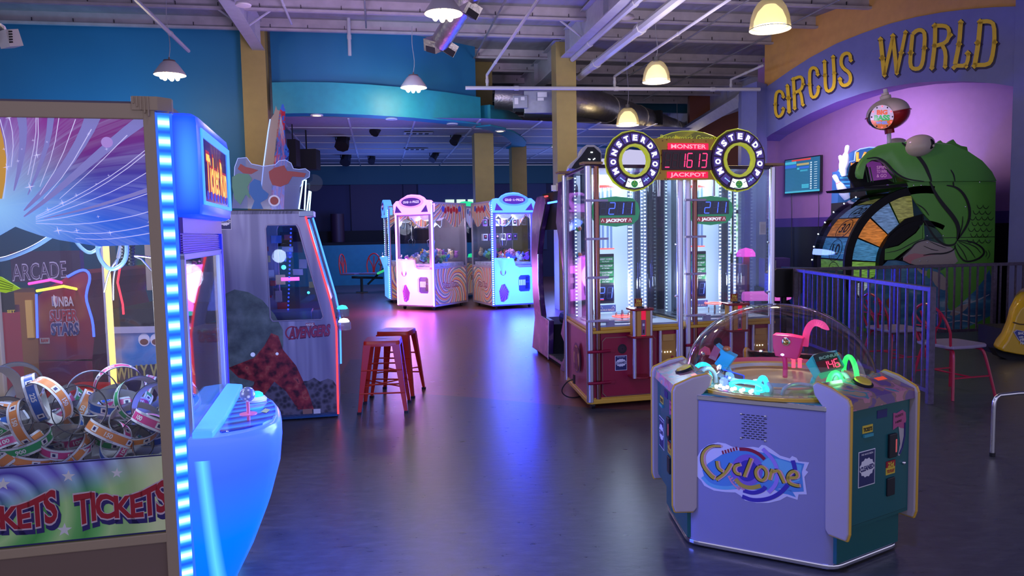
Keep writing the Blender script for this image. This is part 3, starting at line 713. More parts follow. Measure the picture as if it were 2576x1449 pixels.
# front: header box, trims, window, control deck (the front looks down the aisle)
hb = [(0, .0), (.05, .0), (.078, .012), (.085, .04), (.085, .80), (.078, .84), (.05, .855), (0, .855)]
n = NT('lit_blue_shell', .25); g = n.M('SINE', n.M('MULTIPLY', n.M('FRACT', n.M('MULTIPLY', n.x, 11.0)), 3.14)); gz_ = n.M('MULTIPLY', n.M('SINE', n.M('MULTIPLY', n.M('SUBTRACT', n.z, 1.57), 8.6)), g)
SHELL = n.out(n.mix(gz_, (.005, .045, .95), (.03, .20, 1.0)), emit=1.15); n.put(n.b.inputs['Base Color'], (.25, .35, .6, 1))
m = MB(T, SHELL)
pr = [(x, y) for x, y in hb]; k = len(pr)
def ringz(sc, z): return [(x*sc, .43+(y-.43)*(1-(1-sc)*.3), z) for x, y in pr]
lv = [ringz(.75, 1.558), ringz(.95, 1.568), ringz(1, 1.59), ringz(1, 1.895), ringz(.95, 1.92), ringz(.7, 1.935)]
vs = [p for l in lv for p in l]; fs = []
for j in range(len(lv)-1): fs += [(j*k+i, j*k+(i+1) % k, (j+1)*k+(i+1) % k, (j+1)*k+i) for i in range(k)]
fs += [tuple(range(k))[::-1], tuple(range((len(lv)-1)*k, len(lv)*k))]; m.add(vs, fs); hd = m.build('header_box', tm, smooth=True, label='glowing blue header box')
m = MB(T, led('marquee_rim', (.06, .30, 1.0), 1.1)); z0, z1, y0, y1 = 1.605, 1.885, .05, .80
for a_ in ((y0, y1, z1-.03, z1), (y0, y1, z0, z0+.014), (y0, y0+.02, z0, z1), (y1-.07, y1, z0, z1)): m.box(.084, .091, *a_)
m.build('screen_rim', hd, bevel=.002)
n = NT('screen_print'); w_, r_ = n.swirl(n.y, n.z, .40, 1.70, 14, 0)
SCR = n.out(n.mix(n.M('MULTIPLY', r_, 3.2), n.ramp(w_, [(0, (.5, .22, .03)), (.5, (.25, .04, .05)), (1, (.5, .22, .03))]), (.04, .01, .16)), emit=.35, rough=.1)
m = MB(T, SCR); m.box(.084, .0865, y0+.02, y1-.07, z0+.014, z1-.03); m.build('marquee_screen', hd)
m = MB(T, led('marquee_word_edge', (.45, .01, .01), .6))
m.text('Ticket Run', (.0872, y0+.085, 1.655), (0, 1, 0), (0, 0, 1), w=.55, h=.155, bold=.06); m.use(led('marquee_word', (.95, .6, .06), .8))
m.text('Ticket Run', (.088, y0+.09, 1.660), (0, 1, 0), (0, 0, 1), w=.54, h=.145, bold=.02); m.build('marquee_word', hd)
m = MB(T, led('fig_blue', (.05, .05, .35), .5))
for q in range(7): m.sph((.0875, y0+.10+q*.085, 1.645), .03, 8, 6, (.06, 1, .6))
m.build('printed_crowd', hd)
m = MB(T, mat('violet_trim', (.10, .05, .28), .3, .4)); m.box(-.02, .012, .035, Wd, 1.50, 1.56); m.build('upper_trim', tm)
m = MB(T, mat('grille_violet', (.12, .04, .32), .35, .3))
for q in range(8): m.box(-.02, .006, .05, Wd-.05, 1.425+q*.009, 1.431+q*.009)
m.box(-.02, .0, .04, Wd-.04, 1.42, 1.50); m.build('speaker_grille', tm)
m = MB(T, mat('door_frame', (.42, .44, .55), .35, .5))
for a_ in ((.03, .06, .68, 1.42), (Wd-.10, Wd-.03, .68, 1.42), (.03, Wd-.03, .66, .70), (.03, Wd-.03, 1.40, 1.425)): m.box(-.008, .012, *a_)
m.build('front_door_frame', tm, bevel=.003)
m = MB(T, GLASSG); m.box(-.002, .002, .06, Wd-.10, .70, 1.40); m.build('front_glass', tm)
m = MB(T, mat('side_blue', (.03, .04, .4), .3, emit=(.02, .03, .6), es=.4)); m.box(-.03, .014, Wd-.03, Wd+.005, 0, 1.5); m.build('door_edge', tm)

# control deck: a moulded translucent shell lit blue from inside
n = NT('lit_deck_shell', .22)
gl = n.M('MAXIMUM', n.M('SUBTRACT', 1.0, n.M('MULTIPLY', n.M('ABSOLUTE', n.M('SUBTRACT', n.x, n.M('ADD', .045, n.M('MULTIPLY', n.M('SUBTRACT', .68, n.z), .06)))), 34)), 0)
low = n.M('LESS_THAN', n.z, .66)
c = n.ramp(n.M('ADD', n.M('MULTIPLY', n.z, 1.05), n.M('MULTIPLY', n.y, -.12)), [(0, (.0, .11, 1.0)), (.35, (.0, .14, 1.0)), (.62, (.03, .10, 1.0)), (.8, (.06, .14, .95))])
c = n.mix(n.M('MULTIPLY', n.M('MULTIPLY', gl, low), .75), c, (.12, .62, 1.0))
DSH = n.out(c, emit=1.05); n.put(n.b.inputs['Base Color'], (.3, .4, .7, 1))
def dout(z, s=1.0):
    """plan outline of the deck at a given height"""
    o = [(.0, -.02), (.055, -.025), (.11, -.02), (.20, .02), (.27, .08), (.305, .17), (.31, .30), (.295, .45), (.26, .60), (.20, .74), (.13, .83), (.08, .90), (.06, .95), (.0, .97)]
    return [(x*s, .47+(y-.47)*(.86+.14*s), z) for x, y in o]
m = MB(T, DSH); lv = [dout(.0, .26), dout(.12, .40), dout(.25, .62), dout(.40, .82), dout(.55, .96), dout(.66, 1.0), dout(.715, 1.0), dout(.735, .97), dout(.742, .93)]
k = len(lv[0]); vs = [p for l in lv for p in l]; fs = []
for j in range(len(lv)-1): fs += [(j*k+i, j*k+i+1, (j+1)*k+i+1, (j+1)*k+i) for i in range(k-1)]
fs += [tuple(range((len(lv)-1)*k, len(lv)*k))]; m.add(vs, fs); dk = m.build('control_deck', tm, smooth=True, label='blue glowing moulded control deck')
m = MB(T, led('deck_ledge', (.06, .28, 1.0), 1.0)); m.pXY([(.012, .0), (.085, -.01), (.10, .25), (.09, .9), (.012, .95)], .735, .765); m.build('deck_ledge', dk, bevel=.006)
n = NT('deck_print', .1); w_, r_ = n.swirl(n.x, n.y, .35, .9, 30, 9)
DPR = n.out(n.ramp(w_, [(0, (.02, .02, .16)), (.4, (.03, .12, .5)), (.7, (.05, .3, .6)), (1, (.02, .02, .16))]), emit=.25)
m = MB(T, DPR); m.pXY([(x*.88+.012, .45+(y-.45)*.86) for x, y, z in dout(0)[2:-2]]+[(.10, .85), (.10, .06)], .742, .748); m.build('deck_overlay', dk)
n = NT('deck_warm', .1); m = MB(T, n.out(n.mix(n.noise(3), (.35, .10, .03), (.12, .2, .25)), emit=.25)); m.pXY([(.17, .55), (.235, .52), (.22, .63), (.16, .72), (.13, .70)], .748, .7495); m.build('overlay_patch', dk)
c = (.185, .56); m = MB(T, WHITE); m.lathe([(.001, .0), (.045, 0), (.047, .01), (.036, .022), (.001, .022)], (c[0], c[1], .749), 20); b = m.build('push_button', dk, smooth=True)
m = MB(T, led('button_teal', (.02, .45, .50), 1.0)); m.lathe([(.033, 0), (.03, .014), (.018, .022), (.0005, .025)], (c[0], c[1], .768), 20); m.build('button_cap', b, smooth=True)
c = (.19, .20); m = MB(T, mat('stick_pink', (.8, .2, .35), .2, emit=(1, .2, .3), es=.1)); m.cyl((c[0], c[1], .748), (c[0], c[1], .83), .007); m.lathe([(.001, 0), (.034, 0), (.034, .004), (.001, .005)], (c[0], c[1], .772), 20); j = m.build('joystick', dk, smooth=True)
n = NT('crackle_ball', .1); m = MB(T, n.out(n.ramp(n.voro(60, 'Distance'), [(.1, (.8, .85, 1)), (.5, (.12, .14, .3))]), emit=.35, rough=.1)); m.sph((c[0], c[1], .853), .030, 20, 12); m.build('ball_knob', j, smooth=True)
m = MB(T, mat('deck_label', (.45, .50, .15), .4)); m.poly([(.225, .33, .7495), (.25, .30, .7495), (.262, .36, .7495), (.238, .39, .7495)]); m.build('deck_sticker', dk)
m = MB(T, CHROME)
for a_, b_ in ((.14, .78), (.285, .25), (.13, .04)): m.sph((a_, b_, .749), .005, 8, 5, (1, 1, .5))
m.build('screw', dk)
# inner clear divider bin, crane, hoses
m = MB(T, GLASS); m.box(-.55, -.545, .03, .30, .66, .90); m.box(-.55, -.10, .30, .303, .66, .93); m.box(-.45, -.447, .03, .3, .66, .9); m.build('prize_chute', tm)
HOSE = mat('grey_hose', (.22, .36, .48), .25)
def px3(px, py, y): x, z = T.Y(px, py, y); return (x, y, z)
m = MB(T, HOSE)
def smooth(pts, it=2):
    P = [Vector(p) for p in pts]
    for _ in range(it):
        q = [P[0]]
        for a_, b_ in zip(P[:-1], P[1:]): q += [a_*.75+b_*.25, a_*.25+b_*.75]
        q.append(P[-1]); P = q
    return P
m.tube(smooth([px3(-60, 655, .25), px3(0, 655, .25), px3(45, 640, .25), px3(90, 620, .25), px3(135, 590, .3)]), .0085, 8)
m.tube(smooth([px3(185, 600, .35), px3(205, 625, .35), px3(225, 638, .35), px3(245, 628, .35), px3(258, 605, .35)]), .007, 8)
m.tube(smooth([px3(245, 600, .35), px3(246, 645, .35), px3(275, 682, .35), px3(308, 668, .35), px3(320, 640, .35), px3(318, 600, .35)]), .0085, 8)
m.build('coiled_hose', tm, smooth=True)
m = MB(T, BLACK)
for q, x_ in enumerate((312, 330)):
    p = [px3(x_, 585+i*4, .4) for i in range(22)]; m.tube([Vector(a_) for a_ in p], [.012 if i % 2 else .016 for i in range(22)], 10)
m.build('bellows', tm, smooth=True)
cr = MB(T, CHROME); cr.cyl(px3(318, 560, .4), px3(300, 650, .4), .012)
for tip in ((262, 735), (285, 755), (398, 650)): cr.tube(smooth([px3(300, 645, .4), px3((300+tip[0])/2-8, (645+tip[1])/2-5, .4), px3(*tip, .4)]), .0045, 8)
cr.tube([px3(310, 635, .4), px3(355, 652, .4), px3(398, 700, .42)], .004, 6); cr.build('crane_claw', tm, smooth=True)
m = MB(T, STEEL); m.box(D0+.05, -.04, .38, .42, 1.80, 1.84); m.box(-.45, -.40, .03, Wd-.03, 1.84, 1.88); m.box(-.47, -.38, .35, .46, 1.70, 1.80); m.build('gantry', tm)
m = MB(T, led('yellow_tube', (.95, .62, .12), 1.1)); a_ = T.Y(268, 640, .96); b_ = T.Y(284, 930, .96); m.box(a_[0]-.012, a_[0]+.012, .95, .965, .66, 1.9); m.build('yellow_light_post', tm, label='warm yellow glowing corner tube')

# note stuck on the glass
n1 = mat('neon_note', (.55, .85, .05), .6, emit=(.4, .7, .02), es=.25)
m = MB(T, n1); m.prism([(T.Y(*p, .0)[0], -.002, T.Y(*p, .0)[1]) for p in ((-30, 690), (5, 697), (52, 726), (15, 737), (-30, 728))], (0, .002, 0))
m.use(INK)
for q in range(4): m.strip([px3(-10+q*3, 702+q*8, -.0025), px3(34-q*3+q*2, 718+q*4, -.0025)], .0018, N=(0, 1, 0))
m.build('paper_note', label='neon green paper note taped on the crane game glass at the left edge', cat='note')

# ------------------------------------------------------------------ ticket rings
CARD = mat('ring_card', (.42, .40, .38), .7); RIMB = mat('ring_rim', (.03, .03, .05), .5); PAPER = mat('ring_paper', (.72, .74, .80), .32)
RC = {'orange': (.75, .26, .07), 'pink': (.62, .05, .24), 'green': (.03, .36, .12), 'blue': (.03, .13, .5)}
RM = {k_: mat('ring_'+k_, v_, .35) for k_, v_ in RC.items()}
RN = {'orange': '150', 'pink': '100', 'green': '900', 'blue': '225'}
PROTO = {}
def make_ring(kind, num):
    fr = Fr(0, 0, 0); R, h = .091, .022
    t = thing('ticket_ring', fr, 'ring', 'ticket ring', 'ticket rings heaped in the crane game')
    m = MB(fr, CARD); m.lathe([(R-.0035, -h), (R-.0035, h)], n=40); m.use(RIMB); m.lathe([(R-.0035, h), (R, h)], n=40); m.lathe([(R, -h), (R-.0035, -h)], n=40); m.build('card_tube', t, smooth=True)
    m = MB(fr, PAPER); m.lathe([(R, -h), (R, -h*.62)], n=40); m.lathe([(R, h*.62), (R, h)], n=40); m.use(RM[kind]); m.lathe([(R, -h*.62), (R, h*.62)], n=40); m.build('outer_band', t, smooth=True)
    m = MB(fr, PWHITE); Rr = R+.0006
    def wr(off): return lambda x, y: (Rr*math.cos(x/Rr+off), Rr*math.sin(x/Rr+off), y-.008)
    for q in range(4):
        m.text(num, (0, 0, 0), (1, 0, 0), (0, 0, 1), h=.016, bold=.03, warp=wr(q*math.pi/2))
        a_ = q*math.pi/2+.95
        m.lathe([(Rr, -.011), (Rr, .011)], n=3, a0=math.degrees(a_), a1=math.degrees(a_)+16)
        m.use(NAVY)
        for s_ in (-1, 1): m.text('TICKETS', (0, 0, 0), (1, 0, 0), (0, 0, 1), h=.005, warp=lambda x, y, a__=q*math.pi/2+.15, s__=s_: (Rr*math.cos(x/Rr+a__), Rr*math.sin(x/Rr+a__), y+(.0150 if s__ > 0 else -.0195)))
        m.lathe([(Rr+.0003, -.006), (Rr+.0003, .006)], n=2, a0=math.degrees(a_)+4, a1=math.degrees(a_)+11)
        m.use(PWHITE)
    m.build('number_print', t)
    return t
from mathutils import Euler
CNAME = {'orange': 'orange 150', 'pink': 'pink 100', 'green': 'green 900', 'blue': 'blue 225'}
def ring(px, py, y, kind, rot, where, pos=None):
    if pos is None:
        y = max(y, .104); x, z = T.Y(px, py, y); pos = (min(x, -.125), y, z)
    pos = (min(pos[0], -.125), max(pos[1], .104), max(pos[2], .70))
    wp = T.M @ Vector(pos)
    if kind not in PROTO: o = PROTO[kind] = make_ring(kind, RN[kind])
    else: o = copy_thing(PROTO[kind], Fr(0, 0, 0))
    o.location = wp; o.rotation_euler = (T.M.to_3x3() @ Euler([rad(v_) for v_ in rot]).to_matrix()).to_euler()
    o['label'] = CNAME[kind]+' ticket ring '+where
    return o
# rotation: first tilt about x, then about y, then spin z; the axis of a flat ring is upright
RG = [
 (2, 985, .10, 'blue', (70, 30, 60), 'cut by the left edge of the photo'),
 (40, 972, .22, 'orange', (62, -10, 20), 'highest of the heap at the left'),
 (92, 1000, .18, 'blue', (75, 20, 100), 'standing beside the leftmost blue one'),
 (122, 1008, .12, 'orange', (68, 10, 140), 'leaning behind the clear chute at left of centre'),
 (232, 990, .30, 'blue', (85, 0, 20), 'standing upright with its open face to the glass'),
 (200, 1030, .10, 'pink', (75, 38, 10), 'standing largest and open in the middle of the heap'),
 (300, 972, .40, 'pink', (80, 28, 200), 'highest at the right, by the yellow post foot'),
 (288, 1012, .28, 'blue', (12, 5, 20), 'lying flat between two standing rings'),
 (352, 1005, .22, 'green', (60, -35, 60), 'arching at the upper right of the heap'),
 (398, 1022, .12, 'pink', (65, -25, 0), 'in front of the green arching one at the right'),
 (70, 1065, .06, 'orange', (68, 25, 80), 'standing at the lower left by the chute wall'),
 (10, 1062, .08, 'orange', (60, -20, 30), 'low by the left edge of the photo'),
 (60, 1108, .08, 'green', (15, -8, 0), 'lying flat at the lower left'),
 (88, 1150, .055, 'orange', (14, 8, 50), 'lying flat in the bottom left corner'),
 (240, 1125, .065, 'pink', (50, 12, 20), 'tilted open at the bottom centre'),
 (282, 1090, .10, 'orange', (30, 14, 90), 'lying over the tilted pink one at the bottom'),
 (340, 1066, .14, 'orange', (30, -25, 60), 'leaning under the green arching one'),
 (408, 1062, .08, 'pink', (28, -10, 130), 'by the corner post halfway up the heap'),
 (368, 1102, .10, 'pink', (80, 60, 0), 'standing on edge near the bottom right'),
 (418, 1115, .06, 'orange', (60, -40, 40), 'in the bottom right corner by the post'),
 (168, 1112, .12, 'pink', (20, 4, 20), 'lying low between the two bottom orange ones'),
 (320, 1130, .07, 'blue', (35, 20, 0), 'half hidden at the bottom right'),
 (140, 1070, .22, 'blue', (40, -30, 30), 'buried behind the open pink one'),
 (20, 1140, .10, 'pink', (40, 20, 200), 'half hidden at the bottom left edge'),
]
for px, py, y, kd, rot, wh in RG: ring(px, py, y, kd, rot, wh)
for i in range(6):
    for j in range(3):
        kd = ['orange', 'blue', 'pink', 'green', 'orange', 'pink'][(i*2+j) % 6]
        ring(0, 0, 0, kd, (random.uniform(10, 60), random.uniform(-30, 30), random.uniform(0, 360)), 'low in the heap front, %s, %s from the post' % (['frontmost', 'set back', 'far back'][j], ['nearest', 'second', 'third', 'fourth', 'fifth', 'farthest'][i]), (-.16-i*.145, .11+j*.13, .70+.025*j+random.uniform(0, .02)))
k = 0
for i in range(5):
    for j in range(3):
        k += 1
        x_ = -.14-i*.17-random.uniform(0, .03); y_ = .42+j*.2
        kd = ['blue', 'pink', 'orange', 'green'][(i+2*j) % 4]
        ring(0, 0, 0, kd, (random.uniform(15, 75), random.uniform(-25, 25), random.uniform(0, 360)), 'in the %s, %s from the corner post' % (['middle row', 'back row', 'rear glass row'][j], ['nearest', 'second', 'third', 'fourth', 'farthest'][i]), (x_, y_, .735+random.uniform(0, .05)))
# =================================================================== PUSHER GAME WITH THE SLANTED FRONT (left of the aisle)
A = Fr(-1.442, 5.978, 11.5)
av = thing('coin_pusher', A, 'tall pale grey coin pusher with red edge light and side window, behind the stools', 'arcade machine')
n = NT('drape_print', .4)
st = n.noise(5, sc=(1.6, 1, .12), detail=2)
DRAPE = n.out(n.ramp(st, [(.35, (.22, .22, .34)), (.5, (.36, .36, .50)), (.6, (.28, .28, .42)), (.7, (.50, .50, .66))]))
sidep = [(583, 530), (752, 531), (767, 542), (832, 762), (845, 824), (849, 1046), (704, 1055), (560, 1064)]
prof = [A.Y(*q) for q in sidep]; prof[0] = (-.9, prof[0][1]); prof[-1] = (-.9, .03); prof[-2] = (-.45, .03); prof[-3] = (.0, .03)
WA = .82
win = [(672, 566), (745, 565), (751, 575), (813, 797), (808, 804), (686, 808), (680, 800), (668, 575)]
wpt = [A.Y(*q) for q in win]
m = MB(A, DRAPE)
# side panel with a window: strips around the opening
def panel_with_hole(m, out, hole, y0, y1):
    n1, n2 = len(out), len(hole)
    def nearest(p): return min(range(n1), key=lambda i: (out[i][0]-p[0])**2+(out[i][1]-p[1])**2)
    for y in (y0, y1): pass
    ring_o = out; vs = [(x, y, z) for y in (y0, y1) for x, z in out+hole]; N_ = n1+n2
    import mathutils
    tri = mathutils.geometry.tessellate_polygon([[Vector((x, z, 0)) for x, z in out], [Vector((x, z, 0)) for x, z in hole]])
    fs = [tuple(t) for t in tri]+[tuple(i+N_ for i in t[::-1]) for t in tri]
    fs += [(i, (i+1) % n1, N_+(i+1) % n1, N_+i) for i in range(n1)]+[(n1+i, n1+(i+1) % n2, N_+n1+(i+1) % n2, N_+n1+i) for i in range(n2)]
    m.add(vs, fs)
panel_with_hole(m, prof, wpt, 0, .02); m.build('side_panel', av)
m = MB(A, DRAPE); panel_with_hole(m, prof, wpt, WA, WA+.02); m.build('far_side_panel', av)
m = MB(A, mat('window_edging', (.35, .33, .45), .4))
for a_, b_ in zip(wpt, wpt[1:]+wpt[:1]): m.tube([(a_[0], -.002, a_[1]), (b_[0], -.002, b_[1])], .006, 6)
m.build('window_edging', av)
m = MB(A, GLASS); m.prism([(x, .008, z) for x, z in wpt], (0, .003, 0)); m.build('side_window', av)
m = MB(A, mat('cab_base', (.01, .08, .22), .3)); m.box(-.9, .0, 0, WA+.02, .012, .05); m.box(-.9, -.02, .02, WA, .05, .60)
m.use(BLACK); m.box(-.9, -.89, .02, WA, .05, 1.68); m.box(-.88, -.2, .0, WA+.02, 1.66, 1.695); m.build('body', av)
m = MB(A, BLACK)
for x in (-.82, -.3, -.08):
    for y in (.06, .74): m.cyl((x, y, 0), (x, y, .02), .03)
m.build('levelling_foot', av)
fe = prof[2:6]
m = MB(A, led('edge_red', (1.0, .04, .05), 1.6)); m.tube([(x+.004, -.004, z) for x, z in fe], .0075, 8); m.build('red_light_edge', av, label='glowing red light edge')
m = MB(A, led('edge_blue', (.05, .22, 1.0), 2.2)); m.tube([(x+.012, WA+.02, z) for x, z in fe[:3]]+[(.015, WA+.02, .3)], .008, 8); m.build('blue_light_edge', av, label='glowing blue light edge')
m = MB(A, mat('front_dark_glass', (.02, .02, .05), .1)); x0, x1 = fe[0], fe[1]; m.prism([(x0[0]-.01, .02, x0[1]), (x1[0]-.01, .02, x1[1]), (x1[0]-.01, WA, x1[1]), (x0[0]-.01, WA, x0[1])], (-.005, 0, 0))
m.use(mat('front_lower', (.12, .03, .05), .4)); m.box(-.012, .0, .02, WA, .05, fe[2][1]); m.build('front_glass', av)
# play field inside
m = MB(A, mat('inner_shelf', (.10, .12, .25), .3)); m.box(-.8, -.1, .03, WA, .58, .62); m.box(-.8, -.2, .3, .6, .62, .85); m.box(-.86, -.84, .03, WA, .6, 1.65); m.build('coin_deck', av)
m = MB(A, led('inner_blue', (.02, .05, 1.0), 1.8))
for q in range(22): m.sph((-.395+.0025*q, .40, .83+q*.034), .008, 6, 4)
m.build('inner_light_row', av)
m = MB(A, led('inner_glow_pink', (.9, .1, .5), 1.5)); m.box(-.45, -.3, .5, .52, 1.1, 1.13); m.use(led('inner_glow_cyan', (.1, .8, .9), 1.2)); m.sph((-.42, .45, 1.22), .02); m.sph((-.22, .4, 1.0), .012); m.build('inner_lamp', av)
lamp('pusher_inside_blue', A.M @ Vector((-.35, .45, 1.2)), (.1, .2, 1), 2.2, .05)
PA = [mat('card_'+str(i), c, .5) for i, c in enumerate([(.45, .42, .38), (.55, .05, .06), (.05, .05, .07), (.6, .45, .15), (.15, .3, .6)])]
for i in range(14):
    x, y, z = random.uniform(-.7, -.2), random.uniform(.1, .3), random.uniform(.66, 1.4)
    if z > 1.0: x = min(x, -.32)
m = MB(A, PA[0]); 
for i in range(26):
    m.use(random.choice(PA)); x = random.uniform(-.75, -.18); z = random.uniform(.86, 1.5); m.cbox((x, random.uniform(.5, .78), z), (random.uniform(.02, .05), .004, random.uniform(.02, .05)), (random.uniform(-10, 10), 0, random.uniform(-30, 30)))
m.build('prize_card', av, kind='stuff')
# plain stand-in artwork: rubble, one grey-green boulder mass, one red shard mass
def patch(mt, pts, off, nm, par=av, y=0.0, fr=A):
    m = MB(fr, mt); m.poly([(fr.Y(*q, y-off)[0], y-off, fr.Y(*q, y-off)[1]) for q in pts]); return m.build(nm, par)
n = NT('rubble_print', .5); RUB = n.out(n.ramp(n.voro(26, 'Distance'), [(.05, (.015, .015, .02)), (.35, (.06, .055, .07)), (.7, (.16, .15, .19))]))
patch(RUB, [(560, 1000), (590, 965), (640, 930), (700, 950), (745, 960), (775, 958), (790, 950), (805, 960), (825, 952), (838, 957), (846, 970), (848, 1036), (705, 1045), (560, 1055)], .002, 'rubble_print')
n = NT('moss_print', .5); MOSS = n.out(n.ramp(n.noise(9, detail=4), [(.3, (.06, .09, .09)), (.5, (.13, .19, .17)), (.7, (.22, .30, .27))]))
patch(MOSS, [(565, 740), (590, 728), (625, 735), (660, 755), (690, 790), (712, 830), (712, 870), (700, 930), (660, 960), (610, 980), (565, 990)], .0025, 'green_swirl_print')
n = NT('shard_print', .4); SHRD = n.out(n.ramp(n.noise(14, detail=5), [(.36, (.06, .005, .01)), (.46, (.26, .02, .03)), (.56, (.42, .04, .04)), (.64, (.55, .12, .08)), (.7, (.12, .01, .03))]))
patch(SHRD, [(575, 925), (640, 900), (665, 870), (682, 838), (700, 845), (712, 880), (745, 920), (775, 985), (790, 1030), (750, 1030), (720, 985), (690, 960), (660, 1000), (640, 1040), (620, 1042), (640, 960), (600, 950)], .003, 'red_shard_print')
m = MB(A, mat('spark_print', (.6, .65, .9), .4, emit=(.5, .6, 1), es=.35))
for px, py, r_ in ((636, 892, .018), (697, 890, .012)):
    c = A.Y(px, py, -.0035); m.disc((c[0], -.0035, c[1]), r_, (1, 0, 0), (0, 0, 1), 12)
m.build('pale_spark_print', av)
m = MB(A, mat('logo_plum', (.16, .01, .05), .4)); a_, b_ = A.Y(721, 852, -.003), A.Y(831, 818, -.003)
m.text('AVENGERS', (a_[0]+.012, -.003, a_[1]-.002), (1, 0, .045), (0, 0, 1), w=b_[0]-a_[0]-.01, h=.088, bold=.07, shear=.25)
m.use(mat('logo_red', (.40, .03, .07), .4)); m.text('AVENGERS', (a_[0]+.015, -.0036, a_[1]+.002), (1, 0, .045), (0, 0, 1), w=b_[0]-a_[0]-.016, h=.080, bold=.025, shear=.25)
m.disc((a_[0]+.045, -.0028, a_[1]+.045), .055, (1, 0, 0), (0, 0, 1), 24, .044)
c = A.Y(769, 821, -.003); d_ = A.Y(791, 812, -.003); m.poly([(c[0], -.003, c[1]), (d_[0], -.003, c[1]), (d_[0], -.003, d_[1]), (c[0], -.003, d_[1])])
m.use(PWHITE); m.text('MARVEL', (c[0]+.003, -.0036, c[1]+.003), (1, 0, 0), (0, 0, 1), w=d_[0]-c[0]-.006, h=d_[1]-c[1]-.006, bold=.04); m.build('title_print', av)
m = MB(A, mat('label_tan', (.35, .18, .12), .5)); 
for (x0, y0, x1, y1), mt in (((762, 1042, 785, 1028), mat('label_tan2', (.38, .2, .14), .5)), ((789, 1041, 806, 1028), PWHITE)):
    a_, b_ = A.Y(x0, y0, -.004), A.Y(x1, y1, -.004); m.use(mt); m.poly([(a_[0], -.004, a_[1]), (b_[0], -.004, a_[1]), (b_[0], -.004, b_[1]), (a_[0], -.004, b_[1])])
m.build('maker_label', av)
# clear cut-out sheet on the top with abstract colour patches
sheet = [(583, 524), (588, 465), (590, 420), (598, 398), (620, 396), (632, 412), (662, 418), (692, 414), (702, 404), (718, 402), (732, 410), (738, 424), (752, 426), (768, 424), (779, 432), (778, 445), (764, 452), (755, 470), (752, 528)]
m = MB(A, glass('frosted_sheet', (.80, .84, .92), 1.35, .1, (.45, .5, .75), .28)); m.prism([(A.Y(*q)[0], .006, A.Y(*q)[1]) for q in sheet], (0, .004, 0)); sh = m.build('topper_sheet', av)
m = MB(A, led('sheet_edge', (.4, .5, .9), .5)); m.tube([(A.Y(*q)[0], .008, A.Y(*q)[1]) for q in sheet[1:-1]], .0025, 5); m.build('sheet_edge', sh)
def blob(mt, pts, nm): patch(mt, pts, -.004, nm, sh)
GRN = mat('art_green', (.12, .30, .16), .5); ABL = mat('art_blue', (.04, .16, .38), .5); ARD = mat('art_red', (.36, .07, .05), .5); AGD = mat('art_gold', (.5, .32, .1), .5)
blob(GRN, [(584, 445), (600, 436), (625, 438), (634, 450), (622, 470), (630, 500), (618, 490), (605, 515), (590, 500), (584, 470)], 'green_patch')
blob(ABL, [(628, 462), (640, 450), (655, 455), (660, 475), (676, 488), (672, 500), (655, 510), (662, 526), (632, 526), (640, 505), (626, 485)], 'blue_patch')
blob(ARD, [(676, 432), (690, 422), (715, 416), (722, 430), (745, 432), (770, 436), (765, 446), (735, 444), (725, 462), (705, 470), (685, 465), (678, 448)], 'red_patch')
blob(ARD, [(598, 425), (605, 412), (618, 420), (636, 424), (650, 428), (632, 438), (612, 436)], 'crimson_patch')
m = MB(A, PWHITE); c = A.Y(690, 505, .004); m.disc((c[0], .002, c[1]), .045, (1, 0, 0), (0, 0, 1), 24); m.use(ARD); m.disc((c[0], .0015, c[1]), .032, (1, 0, 0), (0, 0, 1), 24); m.build('round_patch', sh)
# tall marquee: unfinished board and its printed face, lit white frames in front
m = MB(A, mat('raw_board', (.50, .36, .24), .6)); bp = [(560, 0)]
bo = [(689, 287), (694, 266), (697, 276), (707, 280), (700, 330), (690, 430), (679, 528), (655, 528), (664, 420), (676, 330), (680, 300)]
y_ = .42; m.prism([(A.Y(*q, y_)[0], y_, A.Y(*q, y_)[1]) for q in bo], (0, .02, 0)); mq = m.build('marquee_back_board', av, label='bare tan back board of the tall marquee')
m = MB(A, led('board_glow', (.35, .5, 1.0), 1.0)); m.tube([(A.Y(*q, y_)[0]-.004, y_-.004, A.Y(*q, y_)[1]) for q in ((681, 300), (676, 330), (664, 420), (656, 500))], .005, 6); m.build('board_light_edge', mq)
n = NT('marquee_print', .35); cl = n.ramp(n.noise(9, detail=3), [(.3, (.02, .03, .25)), (.42, (.05, .15, .6)), (.5, (.5, .03, .08)), (.58, (.55, .2, .25)), (.66, (.35, .3, .75)), (.75, (.7, .6, .8))], 'CONSTANT')
MQP = n.out(cl, emit=.22)
lo_ = [(700, 330), (690, 430), (683, 528)]; fo = [(707, 280), (713, 262), (718, 278), (716, 320), (718, 360), (728, 380), (725, 405), (718, 430), (714, 528)]
y2 = 1.0
vs = [(A.Y(707, 280, y_)[0], y_, A.Y(707, 280, y_)[1])]+[(A.Y(*q, y_)[0], y_, A.Y(*q, y_)[1]) for q in lo_]+[(A.Y(*q, y2)[0], y2, A.Y(*q, y2)[1]) for q in fo[::-1]]
m = MB(A, MQP); m.prism(vs, (-.012, 0, 0)); m.build('marquee_face', av, label='tall marquee face in red, blue and violet print')
m = MB(A, led('white_frame', (.55, .85, 1.0), 1.5))
for q in ([(752, 526), (762, 455), (770, 452), (766, 528)], [(772, 530), (778, 480), (782, 482), (778, 532)]):
    P_ = [(A.Y(*p, -.0)[0], -.0, A.Y(*p, 0)[1]) for p in q]; m.tube([Vector(p) for p in P_], .0055, 6, closed=True)
m.build('lit_frame', av)
